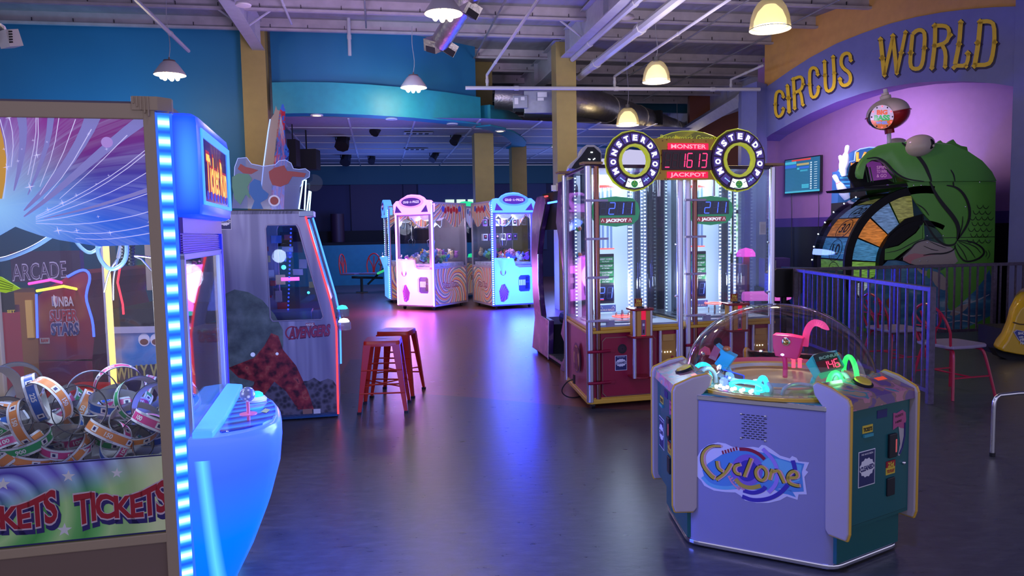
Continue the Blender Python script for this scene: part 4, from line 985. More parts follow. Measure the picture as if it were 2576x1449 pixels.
m = MB(A, mat('bracket_steel', (.25, .28, .35), .3, .8)); a_ = A.Y(752, 545, 0); b_ = A.Y(788, 530, 0); m.box(a_[0], b_[0], -.012, .3, a_[1], b_[1]); m.build('marquee_bracket', av, bevel=.004)
m = MB(A, glass('clear_fin', (.8, .85, .95), 1.4)); c = A.Y(790, 460, .2); m.disc((c[0], .2, c[1]), .07, (1, 0, 0), (0, 0, 1), 18); m.build('clear_fin', av)
# two console buttons on the front edge
for (px, py, y, mt, lb) in ((861, 775, .30, led('but_teal', (.05, .75, .65), 1.3), 'teal'), (865, 808, .10, led('but_white', (.85, 1, 1), 1.6), 'white')):
    x, z = A.Y(px, py, y); m = MB(A, glass('cup_'+lb, (.75, .7, .85), 1.4, body=(.5, .45, .6), bodyfac=.3)); m.lathe([(.001, -.07), (.055, -.07), (.055, -.008), (.05, -.005)], (x, y, z), 20); m.box(.0, x, y-.02, y+.02, z-.06, z-.03); cu = m.build('button_cup', av, smooth=True)
    m = MB(A, mt); m.lathe([(.045, -.008), (.044, .004), (.03, .02), (.001, .027)], (x, y, z), 20); m.build('console_button', cu, smooth=True, label=lb+' lit console button')
# sanitising card stuck on the side
def clean_card(fr, x0, z0, w, h, y, parent, name='cleaned_sign'):
    m = MB(fr, PWHITE); m.box(x0, x0+w, y-.001, y, z0, z0+h); m.use(mat('card_navy', (.025, .03, .12), .5)); m.box(x0+.02*w+.002, x0+w-.004, y-.0016, y-.001, z0+.004, z0+h-.004)
    m.use(PWHITE); vs = []
    for k_ in range(24):
        r_ = 1+.14*(k_ % 2); a_ = k_*math.pi/12; vs.append((x0+w/2+.40*w*r_*math.cos(a_), y-.0022, z0+h*.52+.24*h*r_*math.sin(a_)))
    m.poly(vs); m.text('WE HAVE BEEN', (x0+w/2, y-.0024, z0+h*.88), (1, 0, 0), (0, 0, 1), w=w*.7, h=h*.05, bold=.02, center=True)
    m.use(NAVY); m.text('CLEANED', (x0+w/2, y-.0028, z0+h*.45), (1, 0, .06), (0, 0, 1), w=w*.78, h=h*.13, bold=.05, center=True)
    return m.build(name, parent)
a_ = A.Y(552, 578, -.002); m_ = clean_card(A, a_[0], a_[1], .09, .12, -.002, av)

# ------------------------------------------------------------------ red metal stools
def stool(fr, label):
    t = thing('metal_stool', fr, label, 'stool', None); H = .60; s = .145
    m = MB(fr, RED)
    o = []
    for cx_, cy_, a0 in ((s-.03, s-.03, 0), (-s+.03, s-.03, 90), (-s+.03, -s+.03, 180), (s-.03, -s+.03, 270)):
        for k_ in range(5): a_ = rad(a0+k_*22.5); o.append((cx_+.03*math.cos(a_), cy_+.03*math.sin(a_)))
    hole = [(.045*math.cos(rad(a_))*1.0, .014*math.sin(rad(a_))) for a_ in range(0, 360, 30)]
    import mathutils
    tri = mathutils.geometry.tessellate_polygon([[Vector((x, y, 0)) for x, y in o], [Vector((x, y, 0)) for x, y in hole]]); al = o+hole; N_ = len(al)
    m.add([(x, y, H) for x, y in al]+[(x, y, H-.006) for x, y in al], [tuple(q) for q in tri]+[tuple(i+N_ for i in q) for q in tri])
    k = len(o); m.add([(x, y, H) for x, y in o]+[(x*1.03, y*1.03, H-.012) for x, y in o]+[(x*1.04, y*1.04, H-.045) for x, y in o], [(i, (i+1) % k, k+(i+1) % k, k+i) for i in range(k)]+[(k+i, k+(i+1) % k, 2*k+(i+1) % k, 2*k+i) for i in range(k)])
    m.build('seat', t, smooth=True)
    for sx in (-1, 1):
        for sy in (-1, 1):
            m = MB(fr, RED); tx, ty, bx, by = sx*.150, sy*.150, sx*.205, sy*.205
            wt, wb = .065, .028
            for (dx, dy) in ((1, 0), (0, 1)):
                p = [(tx, ty, H-.03), (tx-sx*dx*wt, ty-sy*dy*wt, H-.03), (bx-sx*dx*wb, by-sy*dy*wb, .01), (bx, by, .01)]
                nrm = (0, -sy*.004, 0) if dx else (-sx*.004, 0, 0); m.prism(p, nrm)
            lg = m.build('leg', t, bevel=.002)
            m = MB(fr, BLACK); m.box(bx-.017-sx*.012, bx+.017-sx*.012, by-.017-sy*.012, by+.017-sy*.012, 0, .02); m.build('foot_cap', lg)
    for z, e in ((.17, .186), (.36, .167)):
        for k_, (a_, b_) in enumerate((((-e, -e), (e, -e)), ((-e, e), (e, e)))): 
            m = MB(fr, RED); m.tube([(a_[0], a_[1], z), (b_[0], b_[1], z)], .007, 8); m.build('cross_bar', t)
    for a_, b_ in (((-.18, -.18, .22), (.18, .18, .22)),):
        m = MB(fr, RED); m.tube([a_, b_], .006, 6); m.tube([(-.18, .18, .215), (.18, -.18, .215)], .006, 6); m.build('leg_brace', t)
    return t
stool(Fr(-1.105, 6.27, 4), 'red metal cafe stool in the aisle, nearer and lower in view of the pair')
stool(Fr(-1.08, 6.86, -8), 'red metal cafe stool standing behind the nearer one of the pair')

# =================================================================== PRIZE CLAW MACHINES (far end of the aisle)
WC, DC, HC = .86, 1.15, 2.09
CFR = mat('claw_frame', (.42, .36, .42), .4)
def swirl_print(name, cu, cv, ax='x', twist=5.0, cnt=9, em=.18):
    n = NT(name, .3); u = n.x if ax == 'x' else n.y
    w_, r_ = n.swirl(u, n.z, cu, cv, cnt, twist, .5)
    c = n.ramp(w_, [(0, (.62, .32, .12)), (.12, (.75, .65, .5)), (.22, (.10, .10, .38)), (.34, (.55, .08, .07)), (.46, (.72, .45, .12)), (.58, (.45, .05, .12)), (.68, (.65, .55, .45)), (.78, (.16, .28, .12)), (.88, (.12, .1, .35)), (1, (.62, .32, .12))])
    return n.out(c, emit=em)
SW_R = swirl_print('swirl_right_side', .58, .42, 'y'); SW_T = swirl_print('swirl_top', .58, 2.5, 'y', 3, 30)
n = NT('plush_bits', .8); BITS = n.out(n.ramp(n.voro(30), [(0, (.4, .4, .5)), (1, (.8, .8, .9))]))
PL_COL = [(.6, .1, .12), (.08, .3, .45), (.75, .75, .72), (.55, .35, .08), (.1, .35, .12), (.35, .1, .4), (.65, .3, .45), (.05, .05, .08), (.6, .5, .3), (.15, .2, .6)]
PLM = [mat('plush_%d' % i, c, .9) for i, c in enumerate(PL_COL)]
def claw_machine(fr, colour, white, label, lit=True):
    """local: front on y=0 looking to -y, x from -W/2 to W/2, depth to +y"""
    t = thing('claw_machine', fr, label, 'claw machine', None); h = WC/2
    LE = led('shell_'+label[:6], colour, 1.0); SHELLC = LE
    m = MB(fr, CFR)
    for x in (-h, h):
        for y in (0, DC): m.box(x-.018, x+.018, y-.018 if y else -.0, y+.018 if y else .036, .07, HC)
    for z in (.07, HC-.035, .80): 
        for x in (-h, h): m.box(x-.014, x+.014, 0, DC, z, z+.035)
        if z != .80: m.box(-h, h, DC-.02, DC, z, z+.035); m.box(-h, h, 0, .02, z, z+.035)
    m.build('frame', t)
    m = MB(fr, mat('cab_floor', (.1, .1, .14), .5)); m.box(-h, h, 0, DC, .085, .11); m.box(-h+.01, h-.01, .02, DC-.01, .80, .83); m.box(-h, h, .0, DC, HC-.02, HC); m.box(-h, h, DC-.02, DC-.01, .11, HC-.02); m.build('inner_deck', t)
    for s in (-1, 1):
        m = MB(fr, SW_R); m.box(s*h-.004, s*h+.004, .03, DC-.03, .11, .80); q = m.build('lower_side_panel', t)
        m = MB(fr, mat('logo_maroon', (.35, .02, .08), .4)); U = (0, s, 0); x = s*(h+.006); y0 = .30 if s > 0 else .86
        m.text('Prize Time', (x, y0, .42), U, (0, 0, 1), w=.56, h=.10, bold=.08); m.use(mat('logo_cream', (.7, .6, .5), .4)); m.text('Prize Time', (x+s*.001, y0+s*.004, .425), U, (0, 0, 1), w=.55, h=.09, bold=.015)
        m.use(mat('logo_gold', (.6, .35, .1), .4)); m.text('Sports', (x, y0+s*.17, .34), U, (0, 0, 1), w=.2, h=.045, bold=.03); m.build('side_title_print', q)
        m = MB(fr, SW_T); pts = [(.03, HC-.03), (DC-.03, HC-.03), (DC-.03, 1.80), (.98, 1.70), (.86, 1.60), (.70, 1.62), (.55, 1.72), (.40, 1.80), (.25, 1.78), (.12, 1.72), (.03, 1.62)]
        m.pYZ(pts, s*h-.004, s*h+.004); q = m.build('upper_side_panel', t)
        m = MB(fr, mat('berry_red', (.6, .03, .04), .3)); 
        for k_ in range(5): m.sph((s*(h+.004), .45+k_*.10, 1.93+.03*(k_ % 2)), .05, 10, 6, (.08, 1, 1.2))
        m.use(mat('berry_blue', (.08, .12, .5), .3)); m.sph((s*(h+.004), .38, 1.96), .06, 10, 6, (.08, 1, 1)); m.sph((s*(h+.004), .95, 1.97), .06, 10, 6, (.08, 1, 1)); m.build('berry_print', q)
        m = MB(fr, GLASSG); m.box(s*h-.003, s*h+.003, .03, DC-.03, .83, HC-.04); m.build('side_glass', t)
    # moulded lit front
    m = MB(fr, SHELLC)
    sk = [(-h+.03, .10), (h-.03, .10), (h-.03, .80), (.10, .80), (.02, .84), (-.02, .98), (-h+.03, 1.0)]
    hole_coin = [(-.30, .16), (-.22, .14), (-.14, .20), (-.11, .34), (-.20, .50), (-.28, .48), (-.33, .36)]
    hole_win = [(.08, .36), (.12, .33), (.32, .33), (.34, .37), (.34, .62), (.31, .65), (.12, .65), (.08, .61)]
    import mathutils
    lists = [sk, hole_coin, hole_win]; al = [p for l in lists for p in l]; N_ = len(al)
    tri = mathutils.geometry.tessellate_polygon([[Vector((x, z, 0)) for x, z in l] for l in lists])
    m.add([(x, -.045, z) for x, z in al]+[(x, .0, z) for x, z in al], [tuple(q) for q in tri]); b0 = 0
    for l in lists: k = len(l); m.add([(x, -.045, z) for x, z in l]+[(x, .01, z) for x, z in l], [(i, (i+1) % k, k+(i+1) % k, k+i) for i in range(k)])
    fp = m.build('lit_front_panel', t, label='glowing moulded front panel')
    m = MB(fr, SHELLC); m.pXY([(-h+.05, -.04), (-h+.08, -.13), (-.10, -.13), (-.04, -.04)], .96, .99); m.lathe([(.03, -.30), (.05, -.2), (.11, -.02), (.13, 0)], (-.24, -.03, .97), 16, a0=180, a1=360); m.build('joystick_ledge', fp, smooth=True)
    m = MB(fr, CHROME); m.cyl((-.26, -.09, .99), (-.26, -.09, 1.05), .008); m.sph((-.26, -.09, 1.065), .022); m.use(led('btn', (1, .95, .9), 2)); m.sph((-.14, -.09, 1.0), .022, sc=(1, 1, .6)); m.build('joystick', fp, smooth=True)
    n = NT('speaker_swirl_'+label[:5]); w_, r_ = n.swirl(n.x, n.z, -.22, .32, 12, 8); SP = n.out(n.ramp(w_, [(0, (.05, .03, .3)), (.5, (.35, .05, .15)), (1, (.05, .03, .3))]), emit=.3)
    m = MB(fr, SP); m.poly([(x, .008, z) for x, z in hole_coin]); m.disc((-.24, -.047, .72), .062, (1, 0, 0), (0, 0, 1), 20); m.build('printed_insert', fp)
    m = MB(fr, mat('coin_door', (.05, .04, .12), .4)); m.poly([(x, .008, z) for x, z in hole_win]); m.use(PWHITE)
    for k_ in range(4): m.box(.11+k_*.035, .135+k_*.035, .002, .006, .45, .56)
    m.use(BLACK); m.box(.24, .32, -.005, .006, .38, .5); m.box(.25, .32, -.005, .006, .53, .62); m.build('coin_door', fp)
    m = MB(fr, LE); m.box(-h+.02, h-.02, -.02, .01, 1.86, 1.90); m.pXZ([(-h+.0, 1.86), (h, 1.86), (h+.02, 2.06), (h-.06, 2.13), (.26, 2.13), (.20, 2.19), (.10, 2.235), (0, 2.245), (-.10, 2.235), (-.20, 2.19), (-.26, 2.13), (-h+.06, 2.13), (-h-.02, 2.06)], -.07, .10); hd2 = m.build('marquee', t, bevel=.012, label='glowing arched marquee')
    def ell(m, y, a_, b_, cz=2.10, n_=28): m.poly([(a_*math.cos(2*math.pi*i/n_), y, cz+b_*math.sin(2*math.pi*i/n_)) for i in range(n_)])
    m = MB(fr, led('ell_a'+label[:4], tuple(c_*.75 for c_ in colour), .8)); ell(m, -.072, .30, .115); m.build('marquee_ring', hd2)
    m = MB(fr, mat('marquee_oval', (.10, .03, .28), .3, emit=(.10, .03, .35), es=.5)); ell(m, -.076, .235, .082)
    m.pXZ([(-h+.03, 1.90), (-h+.20, 1.90), (-h+.07, 2.04)], -.0765, -.075); m.pXZ([(h-.03, 1.90), (h-.20, 1.90), (h-.07, 2.04)], -.0765, -.075)
    m.use(led('mq_text', (.75, .6, .95), .7)); m.text('GRAB', (-.19, -.078, 2.078), (1, 0, 0), (0, 0, 1), w=.13, h=.045, bold=.02); m.text('A', (-.022, -.078, 2.078), (1, 0, 0), (0, 0, 1), w=.035, h=.045, bold=.02); m.text('PRIZE', (.045, -.078, 2.078), (1, 0, 0), (0, 0, 1), w=.15, h=.045, bold=.02)
    m.disc((-.042, -.078, 2.10), .008, (1, 0, 0), (0, 0, 1), 8); m.disc((.03, -.078, 2.10), .008, (1, 0, 0), (0, 0, 1), 8); m.build('marquee_print', hd2)
    m = MB(fr, mat('door_metal', (.5, .42, .6), .35, .4)); 
    for a_ in ((-h+.02, -h+.07, .98, 1.87), (h-.07, h-.02, .80, 1.87), (-h+.02, h-.02, 1.83, 1.88), (-.02, h-.02, .79, .84)): m.box(a_[0], a_[1], -.012, .01, a_[2], a_[3])
    m.build('door_frame', t)
    m = MB(fr, GLASSG); m.box(-h+.05, h-.05, -.002, .002, .84, 1.86); m.build('front_glass', t)
    # corner light tubes
    for s in (-1, 1):
        for y in (0,):
            if white: m = MB(fr, led('tube_'+label[:6], colour, 2.2)); m.tube([(s*(h+.006), -.012, .09), (s*(h+.006), -.012, 1.90 if s < 0 else HC)], .016, 8); m.build('corner_light_tube', t)
            else:
                m = MB(fr, led('tube_dots', (.35, .7, 1.0), 3.5))
                for k_ in range(46): m.cbox((s*(h+.006), -.012, .11+k_*.042), (.014, .008, .010))
                m.use(led('tube_blue', (.03, .10, 1.0), 1.5)); m.box(s*(h+.006)-.018, s*(h+.006)+.018, -.008, .012, .09, HC); m.build('corner_light_tube', t)
    # castors
    for x in (-h+.08, h-.08):
        for y in (.09, DC-.09):
            m = MB(fr, BLACK); m.tube([(x-.014, y, .038), (x+.014, y, .038)], .038, 14); m.use(STEEL); m.box(x-.022, x+.022, y-.02, y+.02, .06, .088); m.build('castor', t)
    # hanging canopy scallops, claw and hose
    m = MB(fr, mat('canopy_white', (.7, .7, .8), .5, emit=(.6, .62, .8), es=.35))
    for k_ in range(3): m.sph((-.28+k_*.28, .42, 1.84), .14, 12, 8, (1, .9, .75))
    m.build('white_canopy', t, smooth=True)
    m = MB(fr, HOSE); m.tube(smooth([(-.3, .3, 1.8), (-.15, .35, 1.62), (0, .4, 1.60), (.2, .4, 1.8)]), .009, 6); m.tube(smooth([(.25, .6, 1.8), (.15, .7, 1.58), (0, .8, 1.66), (-.2, .8, 1.8)]), .009, 6); m.build('hose', t, smooth=True)
    m = MB(fr, STEEL); m.cyl((.0, .55, 1.75), (0, .55, 1.45), .012); m.cyl((0, .55, 1.45), (0, .55, 1.38), .04)
    for k_ in range(3):
        a_ = rad(120*k_); m.tube([(0, .55, 1.40), (.09*math.cos(a_), .55+.09*math.sin(a_), 1.34), (.06*math.cos(a_), .55+.06*math.sin(a_), 1.22)], .006, 6)
    m.build('claw', t)
    m = MB(fr, BITS); m.box(-h+.03, h-.03, .05, DC-.03, .83, .90); m.build('packing_bits', t, kind='stuff')
    return t
def fr_corner(x, y, a, side):
    """frame whose front corner on the given side (+1 right, -1 left) stands at x, y"""
    c = Vector((math.cos(rad(a)), math.sin(rad(a)))); return Fr(x-side*c.x*(WC/2+.02), y-side*c.y*(WC/2+.02), a)
FP = fr_corner(-1.49, 14.25, -30, 1); FB = fr_corner(-.375, 14.2, 22, -1)
PINK = (1.25, .40, 1.7); CYB = (.13, .44, 3.8)
claw_machine(FP, PINK, True, 'pinkish white glowing claw machine, left of the two front claw machines')
claw_machine(FB, CYB, False, 'icy blue glowing claw machine, right of the two front claw machines')
FL = fr_corner(-2.62, 16.0, -75, 1); claw_machine(FL, (.1, .35, 1.0), False, 'blue edged claw machine seen edge on, left behind the pinkish white one')
FG = Fr(-1.05, 18.0, 160); claw_machine(FG, (.02, .55, .25), True, 'green topped claw machine peeping up between the two front claw machines')
lamp('claw_pink_inside', FP.M @ Vector((0, .5, 1.75)), (1, .8, 1), 22, .15); lamp('claw_blue_inside', FB.M @ Vector((0, .5, 1.75)), (.75, .85, 1), 26, .15)
lamp('claw_pink_front', FP.M @ Vector((0, -.5, .6)), (1, .35, 1), 32, .3); lamp('claw_blue_front', FB.M @ Vector((0, -.5, .6)), (.02, .05, 1), 230, .3)
lamp('claw_left_inside', FL.M @ Vector((0, .5, 1.6)), (.8, .8, 1), 5, .15)
# plush prizes
_pp = {}
def plush(fr, x, y, z, k, s, rz, lab, grp):
    if k not in _pp:
        m = MB(Fr(), PLM[k]); m.sph((0, 0, .05), .055, 8, 6, (1, .9, 1)); m.sph((0, -.02, .115), .042, 8, 6)
        for sx in (-1, 1): m.sph((sx*.032, -.015, .15), .016, 6, 4); m.sph((sx*.05, -.02, .065), .02, 6, 4); m.sph((sx*.028, -.05, .02), .022, 6, 4)
        m.use(BLACK); m.sph((.015, -.06, .12), .006, 5, 4); m.sph((-.015, -.06, .12), .006, 5, 4)
        o = m.build('plush_toy', smooth='all'); _pp[k] = o
    else: o = _pp[k].copy(); COL.objects.link(o)
    o.location = fr.M @ Vector((x, y, z)); o.rotation_euler = (rad(random.uniform(-50, 50)), rad(random.uniform(-50, 50)), rz); o.scale = (s, s, s)
    tag(o, lab, 'plush toy', grp)
PN = ['red', 'teal blue', 'white', 'mustard', 'green', 'violet', 'pink', 'black', 'beige', 'blue']
rowN = ['at the front glass', 'in the second row', 'in the middle row', 'in the fourth row', 'at the back']
for fr, who in ((FP, 'pinkish white claw machine'), (FB, 'icy blue claw machine')):
    k = 0
    for j in range(5):
        for i in range(6):
            kk = (i*3+j*7+(2 if fr is FP else 0)) % 10; k += 1
            plush(fr, -.33+i*.132+random.uniform(-.02, .02), .14+j*.19, .90+random.uniform(0, .05)+.02*j, kk, random.uniform(.9, 1.25), random.uniform(0, 6.28), 'small %s plush toy heaped %s of the %s' % (PN[kk], rowN[j], who), 'plush prizes in the '+who)
# boxed figures on the clear shelves of the blue machine
bx = 0
for row, z in enumerate((1.33, 1.62)):
    m = MB(FB, GLASS); m.box(-WC/2+.04, WC/2-.04, .62, .95, z-.012, z-.006); m.tag_ = 0; m.build('display_shelf', label='clear shelf with boxed figures in the icy blue claw machine, '+['lower', 'upper'][row], cat='shelf')
    for i in range(6):
        m = MB(FB, [mat('box_white', (.6, .6, .62), .5), mat('box_violet', (.2, .08, .35), .5), mat('box_dark', (.05, .05, .09), .5)][(i+row) % 3]); x = -.36+i*.128; m.box(x, x+.095, .70, .80, z-.005, z+.13)
        m.use(BLACK); m.box(x+.015, x+.08, .697, .70, z+.03, z+.11); m.use(PLM[(i*3+row) % 10]); m.sph((x+.048, .696, z+.075), .02, 8, 6, (1, .2, 1))
        m.build('toy_box', label='%s boxed figure on the %s shelf of the icy blue claw machine' % (['leftmost', 'second', 'third', 'fourth', 'fifth', 'rightmost'][i], ['lower', 'upper'][row]), cat='toy box', group='boxed figures in the blue claw machine')

# =================================================================== sit-down shooter cabin (behind the drop game)
RC_ = Fr(.56, 7.6, 11)
def rx(px, py): return RC_.X(px, py, 0)
sc_ = thing('sit_down_cabin', RC_, 'dark violet sit-down shooting cabin with a black bucket seat, left of the drop game', 'arcade machine')
n = NT('violet_wrap', .28); VW = n.out(n.ramp(n.noise(5, detail=6), [(.35, (.05, .02, .12)), (.55, (.12, .045, .22)), (.62, (.30, .16, .30)), (.66, (.09, .03, .18))]))
def z3(x, y): return (1330+x/3.0185, 480+y/3.0185)
lp = [rx(*z3(*q)) for q in ((95, 38), (60, 45), (40, 110), (25, 180), (18, 450), (30, 800), (45, 960), (25, 1190), (90, 1235), (150, 1280), (155, 985), (100, 950), (85, 830), (75, 700), (72, 480), (90, 300), (122, 150), (130, 100), (125, 60))]
m = MB(RC_, VW); m.pYZ(lp, -.0, .06); m.pYZ(lp, .95, 1.01); lp_o = m.build('rear_side_panel', sc_, bevel=.012)
rp = [rx(*q) for q in ((1403, 478), (1398, 560), (1404, 600), (1421, 720), (1423, 770), (1410, 840), (1422, 870), (1418, 900), (1411, 915), (1408, 932))]
rp = [(a, b) for a, b in rp]; ymin = -.25
poly = rp+[(ymin, .04), (ymin, 2.0), (rp[0][0], 2.0)]
m = MB(RC_, VW); m.pYZ(poly, 0, .05); m.pYZ(poly, .96, 1.01); m.build('front_side_panel', sc_, bevel=.01)
m = MB(RC_, PWHITE); c = rx(1412, 513); m.text('H', (-.001, c[0], c[1]), (0, -1, 0), (0, 0, 1), h=.10, w=.09); c = rx(1412, 531); m.text('FIRE', (-.001, c[0], c[1]), (0, -1, 0), (0, 0, 1), h=.045, w=.16); m.build('title_print', sc_)
m = MB(RC_, MATTE); m.box(.05, .96, -.2, 1.62, .0, .06); m.box(.05, .96, .85, 1.6, .06, .42); m.box(.06, .95, .15, 1.25, 1.50, 1.92); m.box(.90, .96, -.2, 1.6, .06, 1.5); m.build('inner_shell', sc_)
m = MB(RC_, mat('tread_plate', (.25, .25, .28), .35, .8)); m.box(.0, .3, .02, .84, .06, .09)
for k_ in range(8): m.box(.01, .29, .06+k_*.095, .10+k_*.095, .09, .096)
m.build('tread_step', sc_)
SEATM = mat('black_seat', (.02, .018, .035), .45)
m = MB(RC_, SEATM)
sb = [rx(*z3(*q)) for q in ((120, 420), (165, 380), (200, 372), (250, 385), (268, 420), (275, 640), (270, 800), (255, 980), (200, 985), (130, 940), (118, 880), (145, 830), (115, 700), (105, 560))]
sb = [(y*1.0+.0, z) for y, z in sb]; m.pYZ(sb, .22, .40); st_ = m.build('seat_back', sc_, bevel=.04)
m = MB(RC_, SEATM); m.box(.15, .80, .15, .95, .42, .56); m.build('seat_cushion', sc_, bevel=.05)
m = MB(RC_, MATTE)
for q in ((155, 462), (258, 455)): c = rx(*z3(*q)); m.cyl((.215, c[0], c[1]), (.225, c[0], c[1]), .075, 16)
c = rx(*z3(220, 545)); m.box(.212, .225, c[0]-.16, c[0]+.16, c[1]-.03, c[1]+.035); m.build('belt_slot', st_)
m = MB(RC_, LEDBLUE); a_, b_ = rx(1378, 511), rx(1401, 509); m.box(-.004, .004, b_[0], a_[0], a_[1]-.01, a_[1]+.01); m.build('blue_light_bar', sc_)
m = MB(RC_, led('tiny_red', (.9, .05, .05), 2)); c = rx(1372, 494); m.box(-.002, .02, c[0]-.05, c[0]+.05, c[1]-.008, c[1]+.008); m.build('red_tail_light', sc_)
m = MB(RC_, CHROME)
for a_, b_ in zip(lp[9:18], lp[10:19]): m.tube([(-.004, a_[0], a_[1]), (-.004, b_[0], b_[1])], .006, 5)
m.build('edge_trim', sc_)
# rounded black roof top with tiny lights, rising behind the drop game
def yp(q, Y): p = at_y(q[0], q[1], Y); return (p.x, p.z)
o1 = [(1430, 424), (1434, 412), (1452, 396), (1461, 385), (1464, 372), (1476, 364), (1494, 364), (1506, 371), (1513, 381), (1513, 430)]
o2 = [(1437, 424), (1446, 410), (1462, 392), (1478, 370), (1494, 370), (1511, 386), (1511, 430)]
m = MB(W, WHITE); m.pXZ([yp(q, 8.2) for q in o1], 8.2, 8.6); tp_ = m.build('topper', sc_, bevel=.01, label='white rimmed black rounded topper')
m = MB(W, INK); m.pXZ([yp(q, 8.19) for q in o2], 8.18, 8.2); m.build('dark_face', tp_)
m = MB(W, LEDWHITE)
for q in ((1487, 383), (1490, 383), (1481, 400), (1484, 401), (1493, 401), (1496, 399)): c = at_y(*q, 8.17); m.sph(c, .006, 6, 4)
m.build('star_light', tp_)
m = MB(W, MATTE); m.box(.72, .98, 8.25, 8.55, 1.9, 1.95); m.build('topper_foot', tp_)
# exit sign
m = MB(W, mat('exit_plate', (.6, .52, .42), .5)); a_, b_ = at_y(1399, 486, 13.86), at_y(1425, 461, 13.86); m.box(a_.x, b_.x+.1, 13.86, 13.92, a_.z, b_.z); m.use(WHITE); c_ = at_y(1393, 473, 13.9); m.cbox(c_, (.045, .04, .05))
t = m; es = t.build('exit_sign', label='white EXIT sign with brown letters beside the right ochre column', cat='sign')
m = MB(W, mat('exit_letters', (.22, .06, .02), .5)); m.text('EXIT', (a_.x+.03, 13.857, a_.z+.04), (1, 0, 0), (0, 0, 1), w=.26, h=b_.z-a_.z-.08, bold=.02); m.build('exit_word', es)
# =================================================================== DROP GAME, two bays with a ring sign (right of the aisle)
MD = Fr(.62, 6.05, 14)
CH2 = mat('chrome_post', (.80, .76, .90), .26, .9)
PLATEW = mat('lit_white_panel', (.55, .65, .80), .45, emit=(.40, .58, .85), es=.42)
CLEARP = glass('clear_acrylic', (.90, .94, .97), 1.35, edge=.16)
STRIPW = led('strip_white', (.7, .86, 1.0), 2.2)
DRED = led('disc_red', (1.0, .12, .10), 1.3)
GREENB = mat('board_green', (.02, .26, .10), .35, emit=(.01, .22, .08), es=.5); BDARK = mat('display_dark', (.006, .008, .05), .2)
SEG = {'0': 'abcdef', '1': 'bc', '2': 'abged', '3': 'abgcd', '4': 'fgbc', '5': 'afgcd', '6': 'afgedc', '7': 'abc', '8': 'abcdefg', '9': 'abcdfg', '_': 'd', ' ': ''}
def seven(m, s, O, U, Vv, w, h, on, off, pitch=1.35, t=.14, lean=.12):
    O, U, Vv = Vector(O), Vector(U), Vector(Vv)
    for k, ch in enumerate(s):
        for sg in 'abcdefg':
            lit = sg in SEG[ch]
            if not lit and off is None: continue
            x0 = k*w*pitch
            P = {'a': (0, 1, 1, 1), 'd': (0, 0, 1, 0), 'g': (0, .5, 1, .5), 'f': (0, .5, 0, 1), 'b': (1, .5, 1, 1), 'e': (0, 0, 0, .5), 'c': (1, 0, 1, .5)}[sg]
            def q(a, b): return O+U*(x0+a*w+b*h*lean)+Vv*(b*h)
            a, b = q(P[0], P[1]), q(P[2], P[3]); d = (b-a).normalized(); a2 = a+d*t*w*.5; b2 = b-d*t*w*.5; nn = U.cross(Vv)
            e = d.cross(nn).normalized()*t*w*.5
            m.use(on if lit else off); m.poly([a2-e, a2+d*t*w*.0-e*0-d*t*w*.4, a2+e, b2+e, b2+d*t*w*.4, b2-e])
SBLUE = led('seg_blue', (.05, .10, 1.0), 2.2); SBOFF = mat('seg_blue_off', (.02, .03, .16), .3); SREDM = led('seg_red', (1.0, .03, .12), 1.8); SROFF = mat('seg_red_off', (.10, .004, .012), .3)
